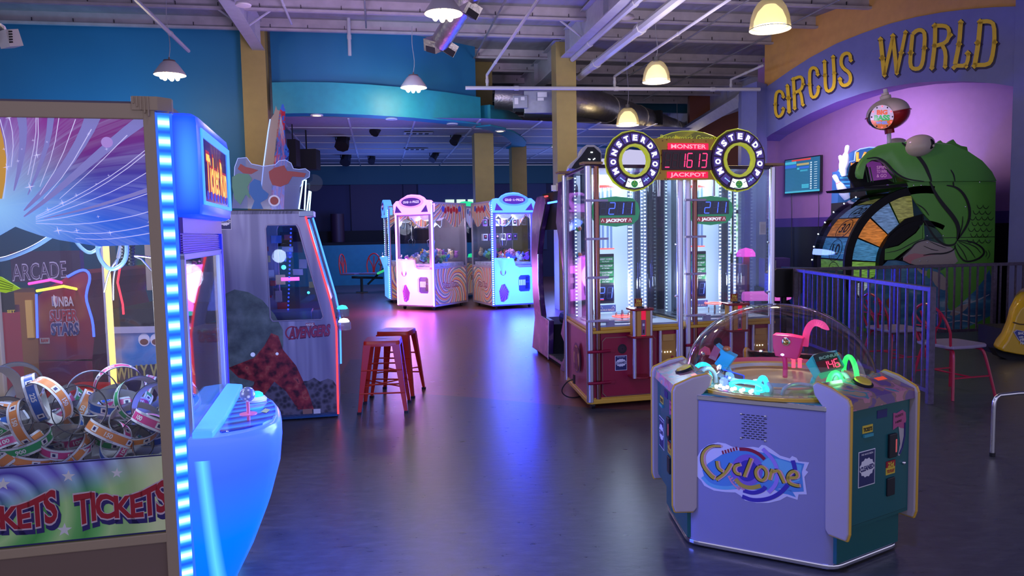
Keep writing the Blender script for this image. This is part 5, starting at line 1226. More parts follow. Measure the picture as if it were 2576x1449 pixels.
def drop_bay(fr, label, left):
    t = thing('drop_game_bay', fr, label, 'arcade machine', None)
    Wb = .83; back = .95
    fo = [(.03, .0), (Wb, .0), (Wb-.02, back), (.13, back), (.0, .03)]
    if not left: fo = [(.03, .0), (Wb, .0), (Wb+.02, back), (.05, back), (.0, .03)]
    def sc(o, s, e=0): 
        cx_ = sum(p[0] for p in o)/len(o); cy_ = sum(p[1] for p in o)/len(o)
        return [(cx_+(x-cx_)*s, cy_+(y-cy_)*s) for x, y in o]
    m = MB(fr, MAROON); m.pXY(sc(fo, .985), .09, .64); cab = m.build('lower_cabinet', t)
    m = MB(fr, YELLOW); m.pXY(sc(fo, 1.035), .05, .09); m.pXY(sc(fo, .99), .085, .10); m.build('bottom_trim', t, bevel=.006)
    m = MB(fr, YELLOW); m.pXY(sc(fo, 1.045), .635, .66); m.pXY(sc(fo, 1.0), .66, .685); m.build('middle_trim', t, bevel=.006)
    m = MB(fr, mat('top_violet', (.05, .015, .09), .3)); m.pXY(sc(fo, 1.0), 1.985, 2.015); m.use(mat('top_wood', (.42, .24, .10), .4))
    for (x, y) in ((.02, .02), (Wb-.02, .02), (.1 if left else .06, back-.03), (Wb-.02, back-.03)): m.box(x-.06, x+.11, y-.05, y+.05, 2.015, 2.035)
    m.build('top_plate', t, bevel=.004)
    m = MB(fr, mat('inner_white', (.45, .5, .6), .4)); m.pXY(sc(fo, .98), .685, .70); m.build('play_deck', t)
    # chrome corner posts
    for (x, y, r, nm) in ((.012, .004, .030, 0), (.085, .012, .024, 1), (Wb-.01, .0, .028, 0), (Wb-.02, back, .022, 0), (.12 if left else .05, back, .022, 0)):
        m = MB(fr, CH2 if not nm else mat('copper_post', (.36, .16, .12), .22, 1)); m.cyl((x, y, .07), (x, y, 2.0), r, 16); m.build('corner_post', t, smooth=True)
    m = MB(fr, mat('clip_grey', (.5, .42, .52), .4))
    for z in (.74, 1.12, 1.50, .99): pass
    for z in (.735, 1.09, 1.405, 1.715): m.box(-.02, .17, -.034, .01, z, z+.018)
    m.build('post_clip', t, bevel=.003)
    # glass
    m = MB(fr, CLEARP); m.box(.11, Wb-.03, .004, .009, .69, 1.985); m.build('front_glass', t)
    m = MB(fr, CLEARP); x0, x1 = (.0, .13) if left else (.0, .05); m.prism([(x0, .03, .69), (x1, back, .69), (x1, back, 1.985), (x0, .03, 1.985)], (.004, 0, 0)); m.build('left_glass', t)
    m = MB(fr, CLEARP); m.box(Wb-.016, Wb-.012, .02, back, .69, 1.985); m.build('right_glass', t)
    # back wall, white drum column, light strips
    m = MB(fr, PLATEW); m.box(.26, .74, .66, .68, .70, 1.985); m.use(mat('inner_grey', (.45, .48, .58), .4, emit=(.3, .36, .5), es=.3)); m.box(.14, .26, .70, .72, .70, 1.98)
    if left: m.box(.74, .81, .70, .72, .70, 1.98)
    m.build('white_back_panel', t)
    m = MB(fr, mat('dark_channel', (.04, .04, .07), .3)); m.box(.66, .74, .56, .60, .70, 1.985); m.box(.155, .19, .55, .6, .7, 1.98); m.build('light_channel', t)
    for (x, y) in ((.49, .30), (.57, .44), (.64, .30), (.70, .50), (.115, .62), (.76, .60)):
        m = MB(fr, STRIPW)
        for k_ in range(40): m.cbox((x, y, .72+k_*.0315), (.007, .003, .0045))
        m.use(mat('strip_back', (.35, .38, .5), .4)); m.box(x-.012, x+.012, y+.005, y+.008, .70, 1.98); m.build('light_strip', t)
    m = MB(fr, CLEARP); m.cyl((.60, .35, .70), (.60, .35, 1.98), .045, 20); m.cyl((.72, .35, .70), (.72, .35, 1.98), .04, 20); m.build('clear_tube', t, smooth=True)
    # hanging red disc with clear rods
    m = MB(fr, DRED); m.lathe([(.001, -.008), (.085, -.008), (.09, 0), (.085, .008), (.001, .008)], (.33, .45, 1.865), 24)
    m.lathe([(.001, -.005), (.08, -.005), (.08, .005), (.001, .005)], (.33, .45, 1.32), 24); m.build('hanging_red_disc', t, smooth=True)
    m = MB(fr, glass('rod_clear', (.8, .85, .95), 1.5))
    for k_ in range(8): a_ = rad(45*k_); m.cyl((.33+.055*math.cos(a_), .45+.055*math.sin(a_), 1.32), (.33+.055*math.cos(a_), .45+.055*math.sin(a_), 1.86), .010, 8)
    m.build('clear_rod', t, smooth=True)
    # jackpot board
    U, Vv = (1, 0, 0), (0, 0, 1); bx0, bx1, bz0, bz1, by = (.10, .50, 1.52, 1.755, .12); 
    o = [(bx0, bz0+.05), (bx0+.05, bz0+.008), (.30, bz0-.01), (bx1-.05, bz0+.008), (bx1, bz0+.05), (bx1+.015, (bz0+bz1)/2), (bx1, bz1-.05), (bx1-.05, bz1-.008), (.30, bz1+.01), (bx0+.05, bz1-.008), (bx0, bz1-.05), (bx0-.015, (bz0+bz1)/2)]
    m = MB(fr, GREENB); m.pXZ(o, by, by+.03); jb = m.build('jackpot_board', t, bevel=.004)
    m = MB(fr, BDARK); m.box(bx0+.03, bx1-.03, by-.003, by, bz0+.085, bz1-.035); seven(m, ' 211' , (bx0+.055, by-.005, bz0+.095), U, Vv, .048, .095, SBLUE, SBOFF, 1.6)
    m.use(mat('jp_red', (.35, .03, .04), .4, emit=(.3, .02, .04), es=.5)); m.box(bx0+.06, bx1-.06, by-.003, by, bz0+.022, bz0+.065); m.use(led('jp_white', (.8, .8, .85), .9)); m.text('JACKPOT', ((bx0+bx1)/2, by-.005, bz0+.032), U, Vv, w=.19, h=.024, bold=.05, center=True)
    for x in (bx0+.078, bx1-.078): m.tube([(x-.012, by-.004, bz0+.032), (x, by-.004, bz0+.057), (x+.012, by-.004, bz0+.032)], .0022, 4)
    m.build('jackpot_display', jb)
    # rules board, bonus display
    m = MB(fr, mat('rules_frame', (.03, .03, .05), .4)); m.box(.19, .35, .30, .315, .85, 1.28)
    rb = m.build('rules_board', t, bevel=.005)
    m = MB(fr, mat('rules_green', (.02, .20, .07), .4, emit=(.02, .25, .08), es=.3))
    for k_ in range(4): m.box(.197, .343, .297, .30, 1.225-k_*.058-.022, 1.225-k_*.058+.028)
    m.use(PWHITE)
    for k_, ln in enumerate(('INSERT COINS', 'TIME THE DROP', 'HIT BONUS TARGET', 'TO WIN JACKPOT')): m.text(ln, (.27, .295, 1.228-k_*.058), U, Vv, w=.125, h=.014, bold=.05, center=True); m.text(['TO PLAY', 'OF THE BALL', 'TO LIGHT PLAY', 'AND BELT'][k_], (.27, .295, 1.209-k_*.058), U, Vv, w=.07, h=.010, bold=.05, center=True)
    m.use(BDARK); m.box(.195, .345, .296, .30, .875, 1.01); seven(m, '21', (.205, .294, .895), U, Vv, .045, .095, SBLUE, SBOFF, 1.6); m.use(led('bon_red', (1, .05, .1), 1)); m.box(.205, .25, .293, .295, .882, .889)
    m.build('rules_print', rb)
    m = MB(fr, mat('bonus_blue', (.05, .08, .3), .4, emit=(.1, .15, .5), es=.4)); m.box(.19, .35, .27, .28, .78, .84); m.use(PWHITE); m.text('BONUS BALLS', (.27, .268, .79), U, Vv, w=.13, h=.016, bold=.04, center=True)
    for x in (.215, .325): m.tube([(x-.014, .267, .812), (x, .267, .832), (x+.014, .267, .812)], .0018, 4)
    m.build('bonus_plate', t)
    # turntable and small carousels of the play deck
    m = MB(fr, mat('deck_plate', (.30, .33, .40), .25)); m.lathe([(.001, 0), (.30, 0), (.31, .012), (.30, .02), (.001, .02)], (.40, .40, .70), 32); m.build('turntable', t, smooth=True)
    for i, (x, y) in enumerate(((.38, .20), (.62, .38), (.2, .45))):
        m = MB(fr, CLEARP); m.lathe([(.001, 0), (.085, 0), (.085, .005), (.001, .005)], (x, y, .775), 24); m.lathe([(.001, 0), (.085, 0), (.085, .005), (.001, .005)], (x, y, .735), 24)
        if i == 0: m.use(DRED); m.lathe([(.05, 0), (.088, 0), (.088, .008), (.05, .008)], (x, y, .812 if not left else .742), 24)
        m.use(STEEL); m.cyl((x, y, .70), (x, y, .80), .008, 8)
        for k_ in range(6): a_ = rad(60*k_); m.cyl((x+.06*math.cos(a_), y+.06*math.sin(a_), .735), (x+.06*math.cos(a_), y+.06*math.sin(a_), .778), .004, 6)
        m.build('carousel', t)
    m = MB(fr, mat('chute_plate', (.35, .33, .42), .4)); m.box(.16, .23, .0, .02, .69, .74); m.build('chute_plate', t)
    m = MB(fr, CHROME); 
    for z in (.92, 1.35): m.sph((Wb-.05, -.004, z), .011, 8, 6)
    m.build('glass_bolt', t)
    # door, speaker, stickers, ticket door
    m = MB(fr, mat('door_edge_gold', (.30, .16, .10), .4)); 
    def rr(x0, x1, z0, z1, r): return [(x0+r, z0), (x1-r, z0), (x1, z0+r), (x1, z1-r), (x1-r, z1), (x0+r, z1), (x0, z1-r), (x0, z0+r)]
    m.pXZ(rr(.115, .595, .105, .60, .03), -.008, .0); m.use(MAROON); m.pXZ(rr(.120, .590, .110, .595, .03), -.012, -.0); dr = m.build('service_door', t)
    m = MB(fr, BLACK); m.disc((.29, -.0135, .50), .040, U, Vv, 24); m.use(mat('spk_hole', (.10, .03, .06), .5))
    for k_ in range(12): a_ = rad(30*k_); m.strip([(.29+.008*math.cos(a_), -.0145, .50+.008*math.sin(a_)), (.29+.03*math.cos(a_), -.0145, .50+.03*math.sin(a_))], .003, N=(0, 1, 0))
    m.build('speaker', dr)
    if left: clean_card(fr, .225, .32, .105, .125, -.0135, dr)
    m = MB(fr, mat('ticket_door', (.50, .25, .04), .4)); m.box(.645, .775, -.008, .01, .12, .60); m.use(mat('ticket_door2', (.6, .33, .07), .4)); m.box(.655, .755, -.016, -.008, .545, .60); m.use(STEEL); m.box(.652, .658, -.014, -.0, .34, .37); m.box(.745, .752, -.014, -.0, .34, .38); m.use(MAROON); m.sph((.742, -.012, .405), .012, 8, 6)
    td = m.build('ticket_door', t, bevel=.002)
    m = MB(fr, LEDWHITE)
    for x in (.675, .70, .728): m.sph((x, -.010, .45), .005, 6, 4)
    m.build('ticket_lamp', td)
    for x in (.632, .79):
        m = MB(fr, CH2); m.cyl((x, -.012, .09), (x, -.012, .635), .015, 12); m.build('door_post', t, smooth=True)
    m = MB(fr, MAROON)
    for z in (.23, .49): m.tube([(-.02, -.03, z), (.07, -.035, z), (.18, -.02, z)], .012, 8); m.box(.17, .22, -.024, -.01, z-.012, z+.012)
    m.build('hinge_arm', t)
    # coin tower standing in front
    cx_, cy_ = .42, -.11
    TMR = mat('tower_maroon', (.28, .01, .02), .3)
    for z in (.825, .60): m = MB(fr, TMR); m.pXY([(cx_-.10, cy_-.02), (cx_-.085, cy_-.055), (cx_+.085, cy_-.055), (cx_+.10, cy_-.02), (cx_+.09, .0), (cx_-.09, .0)], z, z+.018); m.build('tower_plate', t, bevel=.004)
    m = MB(fr, TMR); m.pXY([(cx_-.09, cy_-.02), (cx_-.03, cy_-.05), (cx_+.03, cy_-.05), (cx_+.09, cy_-.02), (cx_+.08, 0), (cx_-.08, 0)], .265, .28); m.build('tower_bracket', t, bevel=.004)
    for x in (cx_-.072, cx_+.072):
        m = MB(fr, CH2); m.cyl((x, cy_-.02, .27), (x, cy_-.02, .84), .016, 12); m.build('tower_post', t, smooth=True)
    m = MB(fr, mat('tower_side', (.62, .30, .05), .35)); m.box(cx_-.055, cx_-.022, cy_-.045, .0, .615, .83); m.box(cx_+.022, cx_+.055, cy_-.045, .0, .615, .83); m.use(led('tower_red', (.75, .01, .05), .55)); m.box(cx_-.022, cx_+.022, cy_-.035, .0, .615, .83); tw = m.build('coin_tower', t)
    m = MB(fr, mat('coin_plate', (.25, .12, .22), .3, .5)); m.box(cx_-.018, cx_+.018, cy_-.040, cy_-.034, .625, .75); m.use(BLACK); m.box(cx_-.004, cx_+.004, cy_-.045, cy_-.038, .64, .67); m.use(PWHITE); m.box(cx_-.008, cx_+.008, cy_-.042, cy_-.038, .70, .72); m.build('coin_slot', tw)
    m = MB(fr, BLACK); m.lathe([(.001, .012), (.03, .012), (.034, 0), (.001, 0)], (cx_, cy_+.02, .843), 16); m.sph((cx_+.06, cy_, .848), .008, 6, 4); m.build('stop_button', tw)
    m = MB(fr, mat('price_red', (.28, .01, .01), .4)); m.box(cx_-.045, cx_+.02, cy_+.03, cy_+.034, .855, .92); m.use(PYEL); m.box(cx_-.041, cx_+.016, cy_+.0285, cy_+.03, .858, .88); m.text('50¢', (cx_-.012, cy_+.028, .888), U, Vv, w=.045, h=.024, bold=.05, center=True); m.use(mat('price_dark', (.3, .01, .01), .4)); m.text('TO PLAY', (cx_-.012, cy_+.027, .862), U, Vv, w=.05, h=.014, bold=.04, center=True); m.build('price_sign', tw)
    for (x, y) in ((.05, .06), (Wb-.08, .06), (.2, back-.1), (Wb-.1, back-.1)):
        m = MB(fr, BLACK); m.tube([(x-.014, y, .028), (x+.014, y, .028)], .028, 12); m.box(x-.02, x+.02, y-.015, y+.015, .045, .055); m.build('castor', t)
    return t
bayL = drop_bay(MD, 'left bay of the drop game, maroon cabinet with pink side and 211 display', True)
o2 = MD.M @ Vector((.905, .05, 0)); MD2 = Fr(o2.x, o2.y, 14)
bayR = drop_bay(MD2, 'right bay of the drop game, half hidden behind the domed game', False)
m = MB(MD, mat('side_logo_ring', (.16, .03, .12), .4)); 
def sideP(y, z, off=.004): return (.0+.104*y-off, y, z)
c_ = (.42, .37)
def ovl(r, off): return [sideP(c_[0]+r*math.cos(rad(a_)), c_[1]+r*math.sin(rad(a_)), off) for a_ in range(0, 360, 15)]
m.poly(ovl(.135, .006)); m.use(mat('side_logo_gold', (.55, .25, .08), .4)); m.poly(ovl(.115, .008)); m.use(mat('side_logo_plum', (.16, .01, .06), .4))
m.poly([sideP(c_[0]+a_, c_[1]+b_, .010) for a_, b_ in ((-.06, -.05), (-.02, -.08), (.05, -.06), (.07, .0), (.03, .06), (-.03, .05), (-.05, .0))])
for wd, z_ in (('MONSTER', .05), ('DROP', -.10)): m.text(wd, sideP(c_[0]+.085, c_[1]+z_, .012), (-.10, -1, 0), (0, 0, 1), w=.17, h=.045, bold=.05)
m.build('round_logo', bayL)
m = MB(MD, BLACK); m.box(.045, .052, .50, .55, .12, .20); m.build('power_inlet', bayL)
q0 = MD.M @ Vector((.04, .52, .16)); m = MB(W, BLACK); m.tube(smooth([q0, q0+Vector((-.06, 0, -.02)), q0+Vector((-.12, -.03, -.1)), q0+Vector((-.06, -.06, -.152)), q0+Vector((.04, -.06, -.152)), q0+Vector((.2, .15, -.152))]), .006, 6)
m.build('power_cable', label='black power cable looping from the drop game side to the floor', cat='cable', smooth=True)
m = MB(MD2, mat('paper_white', (.6, .58, .55), .6)); m.box(.70, .76, -.0, .003, 1.42, 1.53); m.use(INK)
for k_ in range(6): m.box(.708, .752, -.001, .0, 1.44+k_*.012, 1.4415+k_*.012)
m.build('taped_notice', bayR)
for k_, (z_, c2) in enumerate(((1.50, (.10, .5, .12)), (1.27, (.05, .35, .5)))):
    m = MB(MD, mat('ball_%d' % k_, c2, .3)); m.sph((.07, .42, z_), .024, 12, 8); m.use(mat('ball_orange', (.7, .2, .1), .3)); m.sph((.074, .415, z_+.002), .023, 12, 8); m.build('foam_ball', label=['green and orange', 'teal and orange'][k_]+' foam ball inside the left glass of the drop game', cat='ball')
n = MB(MD, mat('fan_white', (.6, .6, .65), .4)); n.disc((.085, .5, 1.83), .06, (.1, .995, 0), (0, 0, 1), 20); n.use(BLACK)
for k_ in range(8): a_ = rad(45*k_); n.disc((.079, .5+.042*math.cos(a_), 1.83+.042*math.sin(a_)), .007, (.1, .995, 0), (0, 0, 1), 8)
n.disc((.079, .5, 1.83), .018, (.1, .995, 0), (0, 0, 1), 12); n.build('vent_disc', bayL)
for i, fr in enumerate((MD, MD2)):
    lamp('drop_bay_top_light', fr.M @ Vector((.45, .35, 1.9)), (.72, .86, 1.0), 9, .08); lamp('drop_bay_low_light', fr.M @ Vector((.45, .25, 1.0)), (.8, .88, 1.0), 6, .05)

# ring sign
YAC = glass('yellow_acrylic', (.80, .78, .05), 1.45, .05, (.6, .62, .03), .35); YED = mat('yellow_edge', (.62, .66, .05), .2, emit=(.5, .55, .02), es=.35)
VSEG = mat('sign_violet', (.07, .04, .22), .35, emit=(.10, .06, .35), es=.35); VDK = mat('sign_plum', (.05, .012, .07), .4)
SW_ = led('sign_white', (.95, .97, 1.0), 1.1)
sg2 = thing('drop_game_sign', MD, 'lit sign with two round letter rings and a red 1613 counter', 'sign')
ys = -.10
plc = [MD.Y(*q, ys) for q in ((1645, 348), (1812, 348), (1812, 452), (1645, 452))]
pc = ((plc[0][0]+plc[1][0])/2, (plc[0][1]+plc[2][1])/2)
m = MB(MD, mat('centre_gold', (.42, .24, .02), .4, emit=(.5, .3, .02), es=.12)); x0, z1 = plc[0]; x1, z0 = plc[2]; m.box(x0-.05, x1+.05, ys, ys+.04, z0, z1); cp = m.build('centre_board', sg2)
m = MB(MD, mat('star_brown', (.25, .08, .02), .4))
for i in range(40):
    x, z = random.uniform(x0, x1), random.uniform(z0, z1); m.poly([(x+.009*(1 if k_ % 2 == 0 else .45)*math.cos(rad(36*k_)), ys-.001, z+.009*(1 if k_ % 2 == 0 else .45)*math.sin(rad(36*k_))) for k_ in range(10)])
m.build('star_print', cp)
m = MB(MD, MAROON); a_, b_ = MD.Y(1664, 449-3, ys), MD.Y(1797, 378, ys); m.use(mat('counter_case', (.10, .01, .02), .3)); m.box(a_[0], b_[0], ys-.015, ys, MD.Y(1664, 428, ys)[1], b_[1]); cc_ = m.build('counter', cp, bevel=.004)
zl = MD.Y(1664, 421, ys)[1]; zh = MD.Y(1664, 386, ys)[1]
m = MB(MD, mat('counter_glass', (.02, .002, .005), .15)); m.box(a_[0]+.01, b_[0]-.01, ys-.017, ys-.015, zl-.012, zh+.012); seven(m, '_ 1613', (a_[0]+.02, ys-.019, zl), (1, 0, 0), (0, 0, 1), .044, zh-zl, SREDM, SROFF, 1.48, .2, .10); m.build('counter_digits', cc_)
for wd, (px0, py0, px1, py1) in (('MONSTER', (1679, 377, 1781, 361)), ('JACKPOT', (1677, 448, 1780, 432))):
    a_, b_ = MD.Y(px0, py0, ys), MD.Y(px1, py1, ys); m = MB(MD, led('plate_red', (.75, .01, .06), .8)); m.box(a_[0], b_[0], ys-.012, ys, a_[1], b_[1]); pl_ = m.build('name_plate', cp, bevel=.004)
    m = MB(MD, led('plate_pink', (1.0, .25, .3), 1.3)); m.text(wd, ((a_[0]+b_[0])/2, ys-.014, a_[1]+.012), (1, 0, 0), (0, 0, 1), w=(b_[0]-a_[0])*.86, h=(b_[1]-a_[1])*.6, bold=.02, center=True); m.build('plate_word', pl_)
# arched yellow plate with engraved words
tp = [MD.Y(*q, ys+.05) for q in ((1650, 350), (1668, 342), (1690, 334), (1715, 330), (1745, 330), (1770, 334), (1795, 343), (1812, 352), (1812, 356), (1650, 356))]
m = MB(MD, YAC); m.pXZ(tp, ys+.045, ys+.051); ap = m.build('arched_plate', sg2)
m = MB(MD, YED); m.tube([(x, ys+.048, z) for x, z in tp[:8]], .004, 6); a_ = MD.Y(1662, 352, ys+.04); m.text('Benchmark Games', (a_[0], ys+.043, a_[1]), (1, 0, 0), (0, 0, 1), w=.50, h=.045, bold=-.005); m.build('engraved_word', ap)
for ri, (cpx, cpy) in enumerate(((1595.5, 404), (1859, 402.5))):
    c = MD.Y(cpx, cpy, ys-.03); cx_, cz_ = c; e_ = MD.Y(cpx+66, cpy, ys-.03)[0]; R_ = (e_-cx_)
    U, Vv = (1, 0, 0), (0, 0, 1); C3 = lambda y: (cx_, y, cz_)
    m = MB(MD, YAC)
    no = 20; vs = []; 
    def annulus(m, ro, ri_, y0, y1, n_):
        o = [(ro*math.cos(2*math.pi*i/n_), ro*math.sin(2*math.pi*i/n_)) for i in range(n_)]; q = [(ri_*math.cos(2*math.pi*i/n_), ri_*math.sin(2*math.pi*i/n_)) for i in range(n_)]
        v = [(cx_+a, y, cz_+b) for y in (y0, y1) for a, b in o+q]; N_ = 2*n_
        f = []
        for i in range(n_):
            j = (i+1) % n_; f += [(i, j, n_+j, n_+i), (N_+i, N_+n_+i, N_+n_+j, N_+j), (i, N_+i, N_+j, j), (n_+i, n_+j, N_+n_+j, N_+n_+i)]
        m.add(v, f)
    annulus(m, R_*1.06, R_*.50, ys-.005, ys+.0, 16); rb = m.build('ring_backing', sg2)
    m = MB(MD, YED); m.tube([(cx_+R_*1.06*math.cos(rad(22.5*k_)), ys-.003, cz_+R_*1.06*math.sin(rad(22.5*k_))) for k_ in range(16)], .005, 6, closed=True); annulus(m, R_*.585, R_*.50, ys-.05, ys-.0, 16); m.build('yellow_rim', rb)
    m = MB(MD, VDK); annulus(m, R_, R_*.58, ys-.03, ys-.006, 48); rg = m.build('letter_ring', sg2)
    def segm(a0_, a1_, r0, r1, y): 
        P_ = []
        for k_ in range(5): a_ = rad(a0_+(a1_-a0_)*k_/4); P_.append((cx_+r1*math.cos(a_), y, cz_+r1*math.sin(a_)))
        for k_ in range(5): a_ = rad(a1_+(a0_-a1_)*k_/4); P_.append((cx_+r0*math.cos(a_), y, cz_+r0*math.sin(a_)))
        return P_
    m = MB(MD, VSEG)
    for i in range(13):
        a_ = 232-24.05*i+0; m.poly(segm(a_-10.3, a_+10.3, R_*.665, R_*.945, ys-.0315))
    m.use(led('sign_pad', (.85, .97, .98), 1.0)); m.poly(segm(270-21, 270+21, R_*.66, R_*.96, ys-.0315)); m.build('segment', rg)
    for i, ch in enumerate('MONSTERDROP'):
        m = MB(MD, SW_)
        a_ = rad(208-24.05*i); rr_ = R_*.80; up = Vector((math.cos(a_), 0, math.sin(a_))); ux = Vector((math.sin(a_), 0, -math.cos(a_))); cc = Vector((cx_, ys-.034, cz_))+up*rr_
        h = R_*.185; wl = R_*(.18 if ch not in 'MN' else .2)
        m.text(ch, cc-up*h/2-ux*wl/2, ux, up, w=wl, h=h, bold=.055)
        m.build('ring_letter', rg)
    m = MB(MD, mat('monster_green', (.04, .30, .06), .4, emit=(.04, .35, .05), es=.3)); c0 = (cx_, cz_-R_*.81); m.poly([(c0[0]+R_*.13*math.cos(rad(a_)), ys-.034, c0[1]+R_*.12*math.sin(rad(a_))) for a_ in range(0, 360, 24)]); m.box(c0[0]-R_*.2, c0[0]+R_*.2, ys-.0345, ys-.034, c0[1]-R_*.135, c0[1]-R_*.115)
    m.use(YED); m.poly([(c0[0]-.004, ys-.035, c0[1]+R_*.13), (c0[0]+.004, ys-.035, c0[1]+R_*.13), (c0[0], ys-.035, c0[1]+R_*.02)]); m.poly([(c0[0]-R_*.09, ys-.035, c0[1]), (c0[0]-R_*.03, ys-.035, c0[1]-R_*.03), (c0[0]-R_*.03, ys-.035, c0[1])]); m.poly([(c0[0]+R_*.09, ys-.035, c0[1]), (c0[0]+R_*.03, ys-.035, c0[1]), (c0[0]+R_*.03, ys-.035, c0[1]-R_*.03)])
    m.use(INK)
    for s_ in (-1, 1): m.tube([(c0[0]+s_*R_*.17, ys-.035, c0[1]+.01), (c0[0]+s_*R_*.26, ys-.035, c0[1]+R_*.10)], .0025, 5)
    m.build('monster_face', rg)
    m = MB(MD, led('bone_blue', (.3, .55, 1.0), .9))
    for a_ in (236, 304):
        r0 = rad(a_); cc = Vector((cx_+R_*.80*math.cos(r0), ys-.034, cz_+R_*.80*math.sin(r0))); d_ = Vector((.7 if a_ > 270 else .7, 0, .5 if a_ > 270 else -.5))*R_*.11
        m.tube([cc-d_, cc+d_], .0035, 5); m.sph(cc-d_, .006, 6, 4); m.sph(cc+d_, .006, 6, 4); m.tube([cc+Vector((-.01, 0, .01)), cc+Vector((.01, 0, -.01))], .0025, 5)
    m.build('bone_print', rg)
m = MB(MD, STEEL)
for x in (x0+.05, x1-.05): m.cyl((x, ys+.02, 1.75), (x, ys+.02, z0+.02), .012)
m.box(x0, x1, ys+.03, .03, 2.0, 2.02); m.build('sign_bracket', sg2)
# =================================================================== DOMED SPINNING LIGHT GAME (right foreground)
CY_ = Fr(1.296, 3.614, -29.3)
cy = thing('domed_light_game', CY_, 'six sided violet grey game with a clear dome and swirling gold-lettered logo', 'arcade machine')
ha, hb_ = .442, .495; PA_, PB_ = .63, .45
LAV = mat('laminate_grey_violet', (.28, .27, .45), .38, noise=.03, nscale=3)
TEALD = mat('panel_deep_teal', (.010, .115, .115), .38)
def hexo(s=1.0, rc=.05):
    """plan outline: three wide panels at -90, 30, 150 deg; three stations between; rounded corners"""
    P_ = []
    for k_ in range(3):
        a = rad(-90+120*k_); nx, ny = math.cos(a), math.sin(a); tx, ty = -ny, nx
        P_ += [(nx*ha-tx*PA_/2, ny*ha-ty*PA_/2), (nx*ha+tx*PA_/2, ny*ha+ty*PA_/2)]
    out = []
    for i, p in enumerate(P_):
        a = Vector(P_[i-1]); b = Vector(p); c = Vector(P_[(i+1) % 6]); d1 = (a-b).normalized()*rc; d2 = (c-b).normalized()*rc
        for t_ in (0, .25, .5, .75, 1): q = (b+d1)*(1-t_)**2+b*2*t_*(1-t_)+(b+d2)*t_**2; out.append((q.x*s, q.y*s))
    return out
H1 = hexo()
m = MB(CY_, LAV); k = len(H1); m.add([(x, y, .03) for x, y in H1]+[(x, y, .70) for x, y in H1], [(i, (i+1) % k, k+(i+1) % k, k+i) for i in range(k)]+[tuple(range(k))[::-1]])
bd = m.build('cabinet_body', cy, smooth=True)
Ho = hexo(1.012)
for z, h in ((.012, .022), (.695, .026)): m = MB(CY_, CHROME); m.pXY(Ho, z, z+h); m.build('chrome_edge', cy, bevel=.006)
m = MB(CY_, mat('deck_teal', (.02, .20, .24), .15)); m.pXY(hexo(.985), .715, .724); m.build('deck_top', cy)
for (x, y) in ((-.2, -.3), (.2, -.3), (.35, .15), (-.35, .15), (0, .4)):
    m = MB(CY_, WHITE); m.cyl((x, y, 0), (x, y, .015), .03); m.build('foot', cy)
# speaker grille on the front
yF = -ha
m = MB(CY_, BLACK)
cxy = CY_.Y(1894, 1075, yF)
for r_ in range(11):
    for c_ in range(5):
        x = cxy[0]-.042+c_*.021+(.010 if r_ % 2 else 0); m.box(x-.007, x+.007, yF-.0012, yF, cxy[1]-.052+r_*.0104, cxy[1]-.052+r_*.0104+.0035)
m.build('speaker_slots', cy)
for dx, dz in ((-.052, .055), (.052, .055), (-.052, -.055), (.052, -.055)):
    m = MB(CY_, CHROME); m.sph((cxy[0]+dx, yF-.001, cxy[1]+dz), .006, 8, 6, (1, .5, 1)); m.build('screw', cy)
# decal: pale outline, blue shapes, coloured arcs and the lettering
ZZ = lambda x, y: (1620+x/2.0443, 740+y/2.0443)
def cpt(x, y, off): a, b = CY_.Y(*ZZ(x, y), yF-off); return (a, yF-off, b)
def cpoly(m, pts, off): m.poly([cpt(x, y, off) for x, y in pts])
def cstrip(m, pts, wd, off, n_=3):
    P_ = smooth([(x, y, 0) for x, y in pts], n_); m.strip([cpt(p.x, p.y, off) for p in P_], [wd/2044*1.55]*len(P_) if not isinstance(wd, tuple) else [(wd[0]+(wd[1]-wd[0])*i/(len(P_)-1))/2044*1.55 for i in range(len(P_))], N=(0, 1, 0))
m = MB(CY_, mat('decal_white', (.72, .70, .85), .4)); cpoly(m, [(258, 905), (262, 870), (275, 835), (295, 800), (330, 775), (380, 762), (420, 768), (455, 785), (490, 790), (560, 785), (590, 790), (605, 775), (625, 778), (660, 800), (700, 830), (750, 845), (762, 832), (785, 842), (795, 860), (850, 865), (832, 905), (845, 915), (825, 940), (838, 1030), (795, 1030), (790, 1058), (735, 1040), (700, 1060), (640, 1074), (580, 1074), (520, 1062), (495, 1035), (470, 1020), (420, 1018), (360, 1010), (310, 985), (295, 960), (270, 935)], .0010)
dc = m.build('logo_decal', cy)
m = MB(CY_, mat('decal_blue', (.10, .30, .62), .4)); cpoly(m, [(300, 905), (330, 870), (400, 825), (470, 805), (540, 800), (610, 815), (640, 812), (700, 845), (760, 862), (825, 872), (812, 915), (822, 1015), (770, 1018), (700, 1000), (640, 1010), (560, 1005), (500, 1000), (440, 1005), (370, 1000), (320, 975)], .0014)
cpoly(m, [(660, 1000), (760, 1010), (782, 1045), (740, 1030), (700, 1022)], .0014); m.build('blue_field', dc)
m = MB(CY_, mat('decal_cyan', (.16, .50, .70), .4)); cpoly(m, [(560, 900), (640, 840), (700, 850), (760, 870), (812, 880), (800, 960), (740, 975), (650, 960)], .0017)
cstrip(m, [(300, 940), (340, 985), (420, 1000), (500, 985), (560, 950)], 22, .0017); m.build('cyan_field', dc)
m = MB(CY_, mat('decal_violet', (.24, .14, .55), .4))
def cell(m, x, y, rx_, ry_, off): cpoly(m, [(x+rx_*math.cos(rad(a)), y+ry_*math.sin(rad(a))) for a in range(0, 360, 15)], off)
cell(m, 530, 905, 82, 82, .0020); m.build('violet_disc', dc)
